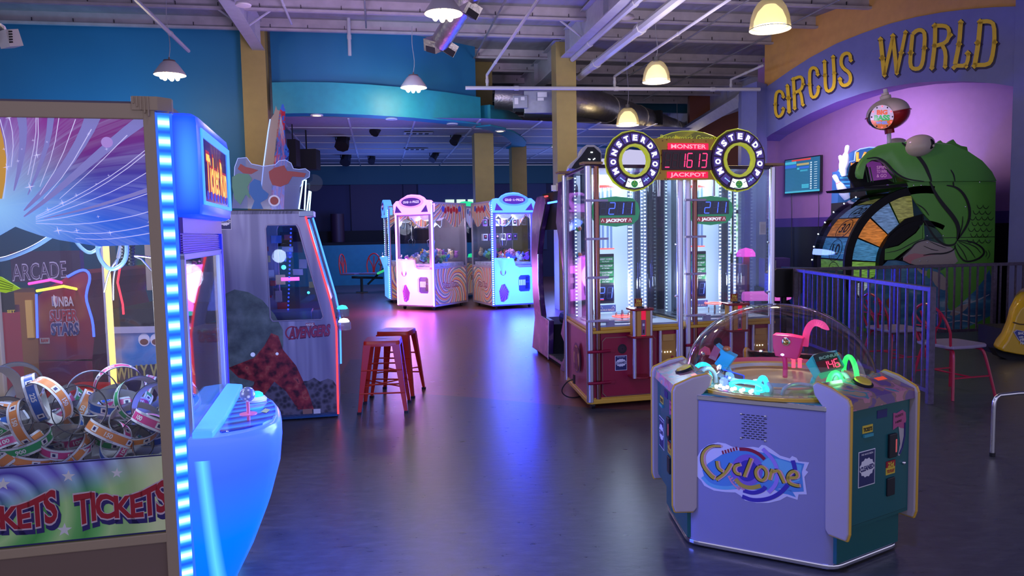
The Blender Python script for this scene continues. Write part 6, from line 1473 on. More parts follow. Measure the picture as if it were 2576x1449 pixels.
m = MB(CY_, mat('decal_indigo', (.06, .04, .38), .4)); cell(m, 532, 908, 52, 55, .0023)
cstrip(m, [(505, 1040), (560, 1062), (640, 1055), (700, 1025), (740, 980)], 24, .0023); cstrip(m, [(765, 855), (778, 900), (775, 950)], 24, .0023); cstrip(m, [(510, 1010), (560, 1025), (610, 1010), (625, 990)], 24, .0023); m.build('indigo_shapes', dc)
m = MB(CY_, mat('decal_lilac', (.38, .26, .75), .4)); cstrip(m, [(610, 795), (665, 850), (690, 910), (680, 980), (640, 1020)], 22, .0025); m.build('lilac_arc', dc)
m = MB(CY_, mat('decal_wine', (.30, .01, .05), .4)); cstrip(m, [(490, 797), (540, 798), (590, 820), (620, 850)], 20, .0026)
for i in range(6): cstrip(m, [(408+i*14, 823-i*4), (403+i*14, 805-i*4)], 9, .0026, 0)
m.build('wine_arc', dc)
m = MB(CY_, mat('decal_pink', (.75, .30, .42), .4))
for i in range(7): cstrip(m, [(432+i*12, 942+i*10), (446+i*12, 935+i*9)] if i < 4 else [(440+i*11, 985+(i-4)*8), (452+i*11, 998+(i-4)*4)], 9, .0026, 0)
cstrip(m, [(433, 935), (455, 975), (490, 1005)], 10, .0025); m.build('pink_dashes', dc)
m = MB(CY_, mat('decal_gold', (.55, .40, .06), .4)); cstrip(m, [(470, 950), (500, 985), (550, 998), (600, 985)], 24, .0027)
m.build('gold_arc', dc)
GOLDC = mat('decal_letter_gold', (.62, .44, .05), .4); PNKC = mat('decal_letter_pink', (.80, .38, .42), .4)
GL = [[(395, 782), (340, 780), (298, 818), (300, 880), (345, 935), (362, 945)], [(375, 858), (380, 895), (405, 912)], [(448, 872), (420, 920), (370, 955)], [(495, 876), (468, 882), (462, 905), (478, 925), (495, 925)], [(552, 845), (515, 940)],
      [(590, 888), (572, 910), (580, 945), (605, 962), (628, 945), (632, 912), (612, 888), (590, 888)], [(660, 900), (644, 955)], [(658, 915), (690, 905), (705, 935), (722, 972)], [(735, 945), (790, 945), (785, 915), (760, 910), (738, 935), (742, 970), (780, 985), (800, 985)]]
for mt, grow, dx, off, nm in ((INK, 10, 0, .0029, 'letter_edge'), (PNKC, 3, 7, .0031, 'letter_pink'), (GOLDC, 0, 0, .0033, 'letter_gold')):
    m = MB(CY_, mt)
    for i, g in enumerate(GL):
        wd = (22, 34, 10)[0] if i else 0
        w2 = (9+grow, 26+grow) if i == 0 else 16+grow
        cstrip(m, [(x+dx, y) for x, y in g], w2, off, 2)
    m.build(nm, dc)
# --- stations
def station(k_, lab):
    f = Fr(CY_.o.x, CY_.o.y, -29.3+60+120*k_); hw = .237; yo = -.548
    m = MB(f, TEALD); m.box(-PB_/2+.005, PB_/2-.005, -hb_-.004, -hb_+.02, .04, .70); m.build('base_panel', cy)
    m = MB(f, TEALD); m.box(-hw+.02, hw-.02, yo+.006, -.40, .20, .735); m.use(mat('door_gap', (.004, .03, .03), .5)); m.box(-hw+.035, hw-.035, yo+.004, yo+.007, .215, .715); m.use(TEALD); m.box(-hw+.039, hw-.039, yo-.0, yo+.006, .219, .711); sd = m.build('coin_door', cy, label='deep teal coin door')
    board = [(yo-.012, .17), (-.475, .17), (-.46, .19), (-.455, .70), (-.40, .76), (-.39, .80), (-.41, .815), (-.48, .800), (yo-.012, .765), (yo-.022, .74), (yo-.022, .20)]
    for s_ in (-1, 1):
        m = MB(f, mat('board_cream', (.50, .42, .40), .4)); x = s_*hw; m.pYZ(board, x-.012, x+.012); sb_ = m.build('side_board', cy, bevel=.006)
        m = MB(f, YELLOW); 
        for a_, b_ in zip(board[4:]+board[:1], board[5:]+board[:2]): m.tube([(x, a_[0]-.001, a_[1]), (x, b_[0]-.001, b_[1])], .006, 6)
        m.build('yellow_edging', sb_)
    n = NT('station_print_%d' % k_, .2); c = n.ramp(n.noise(9, detail=2), [(.3, (.16, .09, .22)), (.42, (.30, .16, .14)), (.5, (.50, .20, .24)), (.56, (.10, .26, .27)), (.62, (.45, .28, .16)), (.75, (.14, .10, .24))], 'CONSTANT')
    m = MB(f, n.out(c)); m.prism([(-hw+.012, yo-.01, .752), (hw-.012, yo-.01, .752), (hw-.012, -.40, .800), (-hw+.012, -.40, .800)], (0, 0, .006)); m.prism([(-hw+.012, yo-.014, .715), (hw-.012, yo-.014, .715), (hw-.012, yo-.01, .757), (-hw+.012, yo-.01, .757)], (0, .006, 0))
    st = m.build('control_top', cy)
    nz = Vector((0, -.37, .93)).normalized() if False else Vector((0, -.38, .925))
    m = MB(f, PYEL); c0 = Vector((0, -.455, .786)); m.poly([c0+Vector((-.05, -.03, -.0105)), c0+Vector((.05, -.03, -.0105)), c0+Vector((.05, .03, .0115)), c0+Vector((-.05, .03, .0115))]); m.build('button_plate', st)
    Mt = Matrix.Rotation(rad(20), 3, 'X')
    m = MB(f, BLACK); m.lathe([(.045, 0), (.046, .012), (.038, .016)], c0, 24, Mt); m.use(mat('stop_yellow', (.75, .55, .05), .25)); m.lathe([(.038, .014), (.034, .022), (.0005, .026)], c0, 24, Mt); m.build('stop_button', st, smooth=True)
    m = MB(f, mat('score_red', (.4, .05, .02), .3, emit=(.9, .08, .03), es=.5)); c1 = Vector((.15, -.455, .788)); m.poly([c1+Vector((-.035, -.02, -.006)), c1+Vector((.035, -.02, -.006)), c1+Vector((.035, .02, .009)), c1+Vector((-.035, .02, .009))]); m.build('score_window', st)
    m = MB(f, mat('rules_cream', (.40, .26, .18), .5)); c1 = Vector((-.15, -.455, .787)); m.poly([c1+Vector((-.06, -.035, -.0115)), c1+Vector((.05, -.035, -.0115)), c1+Vector((.05, .03, .0125)), c1+Vector((-.06, .03, .0125))]); m.use(INK)
    for i in range(4): m.strip([c1+Vector((-.05, -.024+i*.014, -.0062+i*.0048)), c1+Vector((.03, -.024+i*.014, -.0062+i*.0048))], .002, N=(0, -.37, .93))
    m.build('rules_print', st)
    # door furniture
    def bx(m, px0, pz0, px1, pz1, th=.002): m.box(px0, px1, yo-th, yo, pz0, pz1)
    m = MB(f, PYEL); bx(m, -.13, .605, -.06, .638); m.use(INK); m.text('TICKETS', (-.125, yo-.003, .613), (1, 0, 0), (0, 0, 1), w=.06, h=.016, bold=.05); m.use(mat('teal_tag', (.05, .35, .38), .4)); bx(m, -.125, .588, -.062, .600, .008); m.build('tickets_label', sd)
    m = MB(f, BLACK); bx(m, .05, .47, .105, .575, .012); m.use(led('coin_red', (.5, .08, .08), .5)); bx(m, .09, .49, .102, .55, .013); m.build('coin_entry', sd, bevel=.003)
    m = MB(f, BLACK); bx(m, .045, .30, .10, .38, .008); m.build('coin_return', sd, bevel=.003)
    m = MB(f, PYEL); bx(m, .04, .395, .105, .455); m.use(PRED); bx(m, .04, .427, .105, .455, .003); m.use(PYEL); m.text('25¢', (.072, yo-.004, .43), (1, 0, 0), (0, 0, 1), w=.045, h=.02, bold=.04, center=True); m.use(PRED); m.text('TO PLAY', (.072, yo-.004, .403), (1, 0, 0), (0, 0, 1), w=.055, h=.014, bold=.04, center=True); m.build('price_label', sd)
    clean_card(f, -.155, .375, .115, .155, yo-.001, sd)
    m = MB(f, CHROME); m.sph((.165, yo-.004, .43), .009, 10, 6); m.build('lock', sd)
    m = MB(f, mat('flag_pink', (.50, .09, .22), .4)); m.prism([(a_, yo-.001, b_) for a_, b_ in ((.085, .665), (.11, .66), (.15, .67), (.175, .655), (.18, .62), (.165, .585), (.14, .59), (.12, .60), (.085, .59))], (0, -.002, 0)); m.use(mat('flag_cream', (.5, .45, .42), .4)); m.prism([(a_, yo-.001, b_) for a_, b_ in ((.125, .60), (.165, .60), (.172, .55), (.155, .49), (.135, .465), (.125, .47), (.14, .52))], (0, -.0015, 0)); m.use(NAVY)
    m.tube([(.168, yo-.004, .61), (.168, yo-.004, .55), (.152, yo-.004, .50), (.133, yo-.004, .475)], .004, 5); m.use(INK); m.text('TICKETS', (.095, yo-.004, .64), (1, 0, .1), (0, 0, 1), w=.06, h=.010, bold=.02); m.text('HERE', (.10, yo-.004, .615), (1, 0, .1), (0, 0, 1), w=.045, h=.010, bold=.02); m.build('flag_sticker', sd)
    m = MB(f, NAVY); bx(m, -.03, .655, .04, .69); m.build('blue_sticker', sd)
for k_, lb in ((0, 'right'), (1, 'rear'), (2, 'left')): station(k_, lb)
# --- play field under the dome
RD, ZD = .445, .724
m = MB(CY_, mat('field_cream', (.55, .36, .18), .3)); m.lathe([(.001, .004), (.16, .004), (.19, .02), (.30, .02), (.31, .004), (.415, .004), (.44, .018), (.45, .0)], (0, 0, ZD), 64); pf = m.build('play_field', cy, smooth=True)
m = MB(CY_, mat('field_pink', (.60, .12, .24), .35)); 
m.lathe([(.36, .0), (.36, .06)], (0, 0, ZD), 24, a0=40, a1=140); m.use(mat('field_gold', (.68, .45, .14), .35)); m.lathe([(.345, .0), (.345, .045)], (0, 0, ZD), 24, a0=-10, a1=70); m.lathe([(.35, .0), (.35, .04)], (0, 0, ZD), 24, a0=70, a1=150); m.build('back_wall', pf)
m = MB(CY_, PYEL)
def curved(m, s, rr_, a_mid, z, h, wdeg):
    vs, fs, tw = glyphs(s, .05); m.add([(rr_*math.cos(rad(a_mid+wdeg/2-wdeg*x/tw)), rr_*math.sin(rad(a_mid+wdeg/2-wdeg*x/tw)), z+y/.72*h) for x, y in vs], fs)
m.lathe([(.3435, .012), (.3435, .034)], (0, 0, ZD), 12, a0=88, a1=128); m.use(NAVY); curved(m, 'TICKETS EVERY GAME', .3425, 110, ZD+.017, .012, 34); m.lathe([(.3435, .004), (.3435, .010)], (0, 0, ZD), 12, a0=95, a1=128); m.use(PRED); curved(m, 'BONUS', .3425, 68, ZD+.018, .014, 12); m.lathe([(.3435, .004), (.3435, .010)], (0, 0, ZD), 12, a0=60, a1=82); m.build('wall_print', pf)
# lamp ring
ringL = glass('lamp_clear', (.85, .85, .88), 1.5); rc_l = [mat('gem_'+str(i), c, .2, emit=c, es=.12) for i, c in enumerate([(.6, .45, .4), (.5, .12, .1), (.2, .35, .15), (.55, .35, .1)])]
for i in range(60):
    a = rad(6*i); 
    m = MB(CY_, CLEARP); c = Vector((.402*math.cos(a), .402*math.sin(a), ZD+.006)); Mz = Matrix.Rotation(a, 3, 'Z')
    on = 10 <= i <= 0
    lit = i in (40, 41, 42, 43, 44)
    vs = [Mz @ Vector(p)+c for p in [(-.012, -.010, 0), (.012, -.010, 0), (.012, .010, 0), (-.012, .010, 0), (-.009, -.008, .022), (.009, -.008, .022), (.009, .008, .022), (-.009, .008, .022)]]
    m.add(vs, [(0, 1, 5, 4), (1, 2, 6, 5), (2, 3, 7, 6), (3, 0, 4, 7), (4, 5, 6, 7)]); m.use(rc_l[i % 4]); m.cbox(c+Vector((0, 0, .003)), (.008, .008, .003), (0, 0, 6*i))
    if lit:
        m.use(led('lamp_on', (.85, .92, 1.0), 9))
        for dr in (-.012, .014): m.sph(c+Mz @ Vector((dr, 0, .02)), .0085, 8, 6)
        m.build('lit_lamp', pf)
    else: m.build('ring_lamp', pf)
# glowing arches
def loopt(pts, r, mt, nm, lab=None): m = MB(CY_, mt); m.tube(smooth(pts, 2), r, 10); return m.build(nm, pf, smooth=True, label=lab)
def cyd(px, py, z): x, y = CY_.Z(px, py, z); return Vector((x, y, z))
CYAN = led('tube_cyan', (.02, .62, .95), 1.3); GRNL = led('tube_green', (.02, .95, .12), 1.3); GTUBE = mat('tube_grey', (.42, .45, .55), .15)
def archp(p, q, h, n_=10):
    p, q = Vector(p), Vector(q); out = []
    for i in range(n_+1): t_ = math.pi*i/n_; c = (p+q)/2+(p-q)/2*math.cos(t_); out.append(c+Vector((0, 0, h*math.sin(t_)**.8 if 0 < i < n_ else 0)))
    return out
z0 = ZD+.012
def arch(pa, pb, h, mt, nm, lab=None, r=.0115): m = MB(CY_, mt); m.tube(archp(cyd(*pa, z0), cyd(*pb, z0), h), r, 10); m.build(nm, pf, smooth=True, label=lab)
arch((1742, 955), (1792, 952), .075, CYAN, 'cyan_arch', 'cyan glowing arch tube')
arch((1755, 968), (1800, 962), .075, GTUBE, 'grey_arch')
arch((2082, 990), (2120, 990), .095, GRNL, 'green_arch', 'green glowing arch tube')
arch((2122, 945), (2157, 980), .12, GRNL, 'green_arch')
arch((2098, 985), (2140, 990), .085, GTUBE, 'grey_arch')
arch((1905, 992), (1930, 985), .07, CYAN, 'cyan_arch')
loopt([cyd(1838, 965, z0+.02), cyd(1855, 958, z0+.05), cyd(1900, 962, z0+.05), cyd(1925, 975, z0+.045), cyd(1920, 985, z0+.02), cyd(1870, 980, z0+.005), cyd(1842, 972, z0+.01), cyd(1838, 965, z0+.02)], .010, CYAN, 'cyan_loop', 'cyan glowing loop tube')
loopt([cyd(1895, 960, z0+.03), cyd(1925, 955, z0+.05), cyd(1942, 975, z0+.03), cyd(1940, 988, z0)], .009, GTUBE, 'grey_loop')
loopt([cyd(1968, 992, z0), cyd(1975, 972, z0+.04), cyd(2010, 965, z0+.04), cyd(2050, 972, z0+.04), cyd(2058, 985, z0)], .009, GTUBE, 'grey_loop')
m = MB(CY_, mat('ramp_clear', (.35, .4, .5), .1)); m.lathe([(.26, .03), (.275, .045), (.29, .03)], (0, 0, ZD), 40); m.build('ball_track', pf, smooth=True)
# display heads on bent necks
def cyv(px, py, off): 
    """point above the field, off metres behind the dome centre plane facing the viewer"""
    x, z = CY_.Y(px, py, off); return Vector((x, off, z))
MAG = mat('head_magenta', (.62, .02, .16), .35, emit=(.7, .02, .16), es=.15); AZ = mat('head_azure', (.01, .22, .50), .35, emit=(.01, .25, .6), es=.25); AQ = mat('head_aqua', (.03, .30, .40), .35, emit=(.02, .35, .45), es=.2)
def quadbox(m, q, y, dep, tilt=0): 
    P_ = [cyv(a, b, y) for a, b in q]; m.prism(P_, (0, dep, 0))
m = MB(CY_, MAG); quadbox(m, [(1943, 842), (1984, 845), (2020, 852), (2011, 888), (2005, 905), (1950, 896), (1944, 873)], .10, .09); hm = m.build('pink_head', cy, bevel=.004, label='magenta display head on a bent neck')
m = MB(CY_, MAG); m.tube(smooth([cyv(1972, 893, .12), cyv(1976, 915, .10), cyv(1975, 948, .05)]), .012, 10); m.build('neck', hm, smooth=True)
m = MB(CY_, CHROME); c = cyv(1977, 860, .095); m.sph(c, .022, 16, 8, (1, .35, 1)); m.use(mat('gold_dome', (.6, .35, .12), .15, 1)); m.sph(c+Vector((0, -.004, 0)), .015, 16, 8, (1, .5, 1)); m.build('horn_speaker', hm, smooth=True)
m = MB(CY_, mat('plume_pink', (.75, .05, .22), .4, emit=(.85, .05, .25), es=.35)); P_ = smooth([cyv(2025, 872, .16), cyv(2028, 835, .16), cyv(2042, 812, .16), cyv(2062, 812, .15), cyv(2086, 830, .12)], 2); m.strip(P_, [.03, .033]+[.034]*(len(P_)-6)+[.026, .018, .010, .003], N=(0, 1, 0)); b0_ = len(m.v); m.build('pink_plume', cy)
m = MB(CY_, AZ); quadbox(m, [(1800, 866), (1823, 885), (1850, 898), (1822, 935), (1796, 915), (1812, 893)], -.05, .07); hz = m.build('azure_head', cy, bevel=.004, label='azure display head tilted to the left station')
m = MB(CY_, AZ); m.tube(smooth([cyv(1832, 925, -.02), cyv(1842, 945, -.04), cyv(1845, 968, -.12), cyv(1838, 985, -.22)]), .010, 10); m.build('neck', hz, smooth=True)
m = MB(CY_, mat('head_window', (.15, .05, .12), .1, emit=(.3, .05, .1), es=.3)); m.prism([cyv(*q, -.055) for q in ((1798, 868), (1812, 880), (1800, 908), (1782, 900))], (0, .004, 0)); m.use(led('seg_pink', (1, .25, .35), .8)); m.box(*[0]*6) if False else None; m.build('head_window', hz)
m = MB(CY_, mat('orange_lens', (.45, .10, .03), .15)); m.sph(cyv(1828, 877, -.03), .02, 12, 8, (1, .6, .7)); m.build('orange_lens', hz, smooth=True)
m = MB(CY_, mat('rose_fin', (.55, .06, .10), .4, emit=(.6, .06, .1), es=.15)); m.prism([cyv(*q, .1) for q in ((1756, 893), (1760, 880), (1772, 871), (1784, 877), (1788, 893))], (0, .01, 0)); m.use(CHROME); m.sph(cyv(1769, 890, .095), .012, 10, 8); m.build('rose_fin', cy)
m = MB(CY_, mat('visor_violet', (.03, .05, .5), .2, emit=(.05, .08, .8), es=.3)); m.tube([cyv(1820, 930, -.2), cyv(1872, 945, -.2)], .003, 5); m.tube([cyv(1830, 945, -.25), cyv(1820, 970, -.25), cyv(1870, 975, -.25), cyv(1872, 945, -.2)], .003, 5); m.use(glass('visor', (.3, .35, .95), 1.3)); m.poly([cyv(1822, 930, -.2), cyv(1872, 945, -.2), cyv(1868, 980, -.25), cyv(1819, 970, -.25)]); m.build('clear_visor', cy)
m = MB(CY_, AQ); y_ = -.15
quadbox(m, [(2026, 915), (2042, 896), (2064, 938), (2050, 955)], y_, .07); m.prism([cyv(*q, y_-.0) for q in ((2042, 896), (2100, 885), (2122, 925), (2064, 940))], (0, .06, 0)); m.use(mat('aqua_belly', (.02, .30, .18), .3, emit=(.02, .5, .2), es=.2)); m.prism([cyv(*q, y_-.002) for q in ((2058, 943), (2064, 936), (2122, 925), (2110, 938), (2065, 955))], (0, .05, 0)); ha2 = m.build('aqua_head', cy, bevel=.003, label='aqua display head with a red 146 counter')
m = MB(CY_, BLACK); m.prism([cyv(*q, y_-.012) for q in ((2045, 895), (2058, 889), (2075, 886), (2100, 887), (2112, 908), (2122, 925), (2064, 938), (2054, 918))], (0, .010, 0)); m.use(mat('counter_red_glass', (.10, .004, .008), .15)); m.prism([cyv(*q, y_-.014) for q in ((2052, 911), (2106, 900), (2117, 922), (2063, 934))], (0, .002, 0))
O_ = cyv(2075, 930, y_-.016); Uv = (cyv(2110, 922, y_-.016)-O_).normalized(); Vu = (cyv(2068, 910, y_-.016)-O_).normalized()
seven(m, '146', O_, Uv, Vu, .017, .036, SREDM, None, 1.45, .24, .0); m.use(mat('bonus_grey', (.3, .3, .32), .4)); m.text('BONUS', cyv(2062, 905, y_-.015), Uv, Vu*1.0, w=.085, h=.013, bold=.03); m.build('red_counter', ha2)
m = MB(CY_, AQ); m.tube(smooth([cyv(2048, 950, y_+.02), cyv(2042, 965, y_), cyv(2044, 985, y_-.05), cyv(2055, 1000, y_-.1)]), .010, 10); m.build('neck', ha2, smooth=True)
for px_, cl in ((1996, (.9, .1, .2)), (2012, (.9, .1, .2))):
    m = MB(CY_, led('pink_post', cl, 1.0)); m.cyl(cyv(px_, 925, .22), cyv(px_, 906, .22), .010, 8); m.sph(cyv(px_, 903, .22), .012, 8, 6, (1.2, 1.2, .4)); m.build('pink_lamp_post', pf)
# dome
DM = glass('dome_acrylic', (.90, .87, .87), 1.6, .03, edge=.8, pw_=3.0)
prof_ = []
for i in range(17): t_ = i/16*math.pi/2; prof_.append((RD*math.cos(t_) if i < 16 else .0005, .372*math.sin(t_)**.97 if i else 0))
m = MB(CY_, DM); m.lathe(prof_, (0, 0, ZD+.012), 72); m.build('clear_dome', cy, smooth='all', label='clear acrylic dome')
m = MB(CY_, YELLOW); m.lathe([(RD-.006, 0), (RD+.012, 0), (RD+.012, .014), (RD-.006, .014)], (0, 0, ZD), 64); m.build('dome_rim', cy, smooth=True)
lamp('dome_cyan', CY_.M @ Vector((-.18, -.25, .85)), (.3, .8, 1), 1.0, .03); lamp('dome_green', CY_.M @ Vector((.3, -.25, .82)), (.2, 1, .3), .7, .03); lamp('dome_warm', CY_.M @ Vector((.0, .15, 1.0)), (1, .7, .5), 1.6, .04)
# =================================================================== PENDANT LAMPS
SHADE_W = mat('shade_white', (.62, .56, .58), .4); 
def cord(p, ztop, parent, wob=.03):
    m = MB(W, mat('cord', (.35, .35, .38), .5)); P_ = []
    for i in range(9): t_ = i/8; P_.append((p.x+wob*math.sin(t_*6.3)*(1-t_), p.y, p.z+(ztop-p.z)*t_))
    m.tube(P_, .006, 6); return m.build('cord', parent, smooth=True)
def cone_lamp(px, py_bot, Y, lab, s=1.0):
    q = at_y(px, py_bot, Y); fr = Fr(q.x, q.y, 0, q.z); t = thing('pendant_lamp', fr, lab, 'lamp', 'white cone pendant lamps'); R = .225*s
    m = MB(fr, SHADE_W); m.lathe([(R, .04), (R*.985, .06), (R*.55, .20), (R*.38, .235), (R*.36, .232), (R*.53, .19), (R*.96, .05), (R*.985, .04)], n=32); m.build('lamp_shade', t, smooth=True)
    m = MB(fr, mat('shade_cap', (.15, .10, .10), .5)); m.lathe([(R*.40, .225), (R*.36, .255), (R*.12, .265), (.001, .27)], n=24); m.cyl((0, 0, .26), (0, 0, .30), .012); m.build('cap', t, smooth=True)
    for k_ in range(7):
        a = 2*math.pi*k_/7; r_ = R*.50 if k_ else 0; m = MB(fr, BULB); m.sph((r_*math.cos(a), r_*math.sin(a), .015), .034, 10, 8, (1, 1, 1.25)); m.use(WHITE); m.cyl((r_*math.cos(a), r_*math.sin(a), .05), (r_*math.cos(a)*.5, r_*math.sin(a)*.5, .14), .015, 8); m.build('bulb', t, smooth=True)
    cord(q+Vector((0, 0, .30)), 5.0, t); lamp('cone_lamp_light', q+Vector((0, 0, -.05)), (1, .80, .50), 26, .12)
cone_lamp(428, 196, 11.2, 'white cone pendant lamp with bulb cluster before the blue wall, left')
cone_lamp(1041, 227, 12.9, 'white cone pendant lamp with bulb cluster in front of the curved teal band')
cone_lamp(1116, 44, 8.9, 'white cone pendant lamp with bulb cluster cut by the top edge of the photo')
n = NT('ribbed_prism'); 
PRS = glass('prism_glass', (.9, .85, .7), 1.5, .15, (.75, .70, .52), .45)
PRSE = mat('prism_glow', (.8, .75, .6), .3, emit=(1.0, .85, .50), es=.55)
def dome_lamp(px, py_bot, Y, lab):
    q = at_y(px, py_bot, Y); fr = Fr(q.x, q.y, 0, q.z); t = thing('dome_lamp', fr, lab, 'lamp', 'ribbed glass dome pendant lamps'); R = .228
    m = MB(fr, PRS); pr = [(R*1.02, 0), (R, .02), (R*.985, .05), (R*.93, .14), (R*.80, .23), (R*.62, .295), (R*.40, .335), (R*.22, .345)]
    m.lathe(pr, n=48); m.use(mat('prism_rim', (.5, .5, .45), .2)); m.tube([(R*1.01*math.cos(2*math.pi*k_/32), R*1.01*math.sin(2*math.pi*k_/32), .0) for k_ in range(32)], .005, 6, closed=True); m.build('glass_dome', t, smooth=True)
    m = MB(fr, mat('dome_diffuser', (1, .9, .6), .5, emit=(1.0, .84, .48), es=1.6)); m.lathe([(R*.80, .03), (R*.78, .10), (R*.60, .20), (R*.3, .27), (.001, .28)], n=24); m.build('inner_reflector', t, smooth=True)
    m = MB(fr, BULB); m.sph((0, 0, .07), .075, 12, 8, (1.6, 1.6, .6)); m.build('bulb', t, smooth=True)
    m = MB(fr, mat('dome_cap', (.10, .10, .11), .4)); m.cyl((0, 0, .335), (0, 0, .41), .045, 16); m.build('cap', t); cord(q+Vector((0, 0, .40)), 5.05, t)
    lamp('dome_lamp_light', q+Vector((0, 0, -.03)), (1, .80, .48), 22, .15)
dome_lamp(1937, 74, 8.7, 'ribbed glass dome lamp beside the orange wall, nearest and largest of the dome lamps')
dome_lamp(1651, 206, 12.7, 'ribbed glass dome lamp hanging in front of the roof at mid height')
dome_lamp(1579, 315, 15.2, 'ribbed glass dome lamp just above the left letter ring of the drop game')
dome_lamp(1704, 368, 20.5, 'smallest ribbed glass dome lamp, seen through the yellow arched plate')
# round white roof fittings
for px, py, Y, lb in ((1579, 44, 11.5, 'right of the right rafter'), (612, 12, 10.2, 'at the left rafter')):
    q = at_y(px, py, Y); fr = Fr(q.x, q.y, 0, q.z); t = thing('roof_fitting', fr, 'shallow white round fitting under the roof '+lb, 'fitting')
    m = MB(fr, SHADE_W); m.lathe([(.001, -.02), (.10, -.015), (.105, .0), (.09, .03), (.03, .06), (.001, .065)], n=24); m.build('disc', t, smooth=True)
    m = MB(fr, COND); m.cyl((0, 0, .06), (0, 0, 5.1-q.z), .012); m.build('stem', t)

# =================================================================== stage room details
for i, (px, py, Y, s_, lb) in enumerate(((862, 353, 16.5, 1.0, 'nearest the marquee'), (870, 398, 20, .9, 'lower left one over the stage'), (948, 321, 15.5, .8, 'upper one under the teal band'), (1147, 346, 16.5, .75, 'by the ochre column'), (1092, 392, 20, .75, 'low over the navy panels'), (935, 402, 20.5, .6, 'small one over the stage'))):
    q = at_y(px, py, Y); fr = Fr(q.x, q.y, 0, q.z); t = thing('stage_light', fr, 'black stage light under the drop ceiling, '+lb, 'stage light', 'black stage lights')
    r = .13*s_; m = MB(fr, BLACK)
    if i in (0, 1, 5): m.tube([(0, -.12*s_, -.2*s_+.05), (0, .12*s_, .15*s_)], [r*1.25, r], 8)
    else: m.tube([(-.05, -.1, -.12), (.07, .1, .12)], [r, r*.8], 12)
    m.build('can', t, smooth=True); m = MB(fr, BLACK); m.tube([(-r*1.2, 0, 0), (-r*1.2, 0, .2*s_), (r*1.2, 0, .2*s_), (r*1.2, 0, 0)], .012, 5); m.cyl((0, 0, .2*s_), (0, 0, 3.62-q.z), .012, 6); m.build('yoke', t)
q = at_y(765, 400, 15.0); m = MB(W, MATTE); m.box(q.x-.24, q.x+.24, 15.0, 15.35, q.z-.20, q.z+.20); m.cyl((q.x, 15.2, q.z+.2), (q.x, 15.2, 3.62), .015); m.build('loudspeaker', label='black boxy loudspeaker hung beside the tall marquee', cat='loudspeaker', bevel=.01)
q = at_y(733, 370, 14.3); m = MB(W, MATTE); m.box(q.x-.08, q.x+.08, 14.3, 14.6, q.z-.35, q.z+.15); m.cyl((q.x, 14.4, q.z+.1), (q.x, 14.4, 3.62), .012); m.build('slim_loudspeaker', label='slim black loudspeaker hung behind the tall marquee', cat='loudspeaker')
q = at_y(845, 590, 22.3); m = MB(W, mat('dark_bin', (.05, .02, .05), .5)); m.lathe([(.001, 0), (.20, 0), (.20, .85), (.001, .85)], (q.x, 22.55, 1.285), 20); m.build('stage_barrel', label='dark round barrel standing on the stage ledge', cat='barrel', smooth=True)
for px, py, Y in ((1052, 335, 17.5), (1045, 375, 19.5)):
    q = at_z(px, py, 3.61); m = MB(Fr(q.x, q.y, 10), mat('vent_white', (.4, .42, .5), .5)); m.box(-.3, .3, -.15, .15, 3.600, 3.608); m.use(MATTE)
    for k_ in range(4): m.box(-.25+k_*.13, -.17+k_*.13, -.1, .1, 3.596, 3.601)
    m.build('ceiling_vent', label='slotted vent in the drop ceiling, '+('nearer' if Y < 18 else 'farther')+' of two', cat='vent')

# red metal chairs
CRED = mat('chair_red', (.50, .02, .06), .25); SEATP = mat('seat_violet_grey', (.30, .24, .36), .45)
def hoop_back(m, w, z0, z1, y, lean=.10, r=.011):
    P_ = []
    for i in range(15):
        a = math.pi*i/14; P_.append((w*math.cos(a), y+lean*(.35+.65*math.sin(a)), z0+(z1-z0)*(.35+.65*math.sin(a)) if 0 < i < 14 else z0+(z1-z0)*.35))
    P_ = [(w*.85, y, z0)]+P_+[(-w*.85, y, z0)]; m.tube(P_, r, 8)
def cafe_chair(fr, lab):
    t = thing('cafe_chair', fr, lab, 'chair'); sw = .20
    o = [(-.20, .19), (-.21, 0), (-.185, -.17), (-.14, -.205), (.14, -.205), (.185, -.17), (.21, 0), (.20, .19), (.15, .215), (-.15, .215)]
    m = MB(fr, SEATP); m.pXY(o, .425, .455); m.build('seat', t, bevel=.01)
    for sx in (-1, 1):
        for sy in (-1, 1):
            m = MB(fr, CRED); m.tube(smooth([(sx*.06, sy*.13, .415), (sx*.15, sy*.15, .412), (sx*.175, sy*.165, .37), (sx*.235, sy*.225, .0)]), .0125, 8); m.build('leg', t, smooth=True)
    m = MB(fr, CRED); m.tube([(-.20, -.20, .18), (-.20, .20, .18)], .008, 6); m.tube([(.20, -.20, .18), (.20, .20, .18)], .008, 6); m.tube([(-.2, 0, .18), (.2, 0, .18)], .008, 6); m.build('stretcher', t)
    m = MB(fr, CRED); hoop_back(m, .195, .44, .80, .19); m.build('back_hoop', t, smooth=True)
    m = MB(fr, CRED)
    for x0, x1 in ((-.02, -.13), (.02, .13), (-.01, -.06), (.01, .06)): m.tube(smooth([(x0, .20, .44), (x0*1.2, .22, .56), (x1, .255, .66), (x1*1.05, .285, .735)]), .009, 6)
    m.tube([(-.165, .24, .60), (.165, .24, .60)], .007, 6); m.build('back_fan', t, smooth=True)
    return t
cafe_chair(Fr(3.83, 6.42, 105), 'red hoop-back metal chair with violet seat, right of the fence end post')
cafe_chair(Fr(3.86, 7.45, 100), 'red hoop-back metal chair with violet seat, behind the fence and the other such chair')

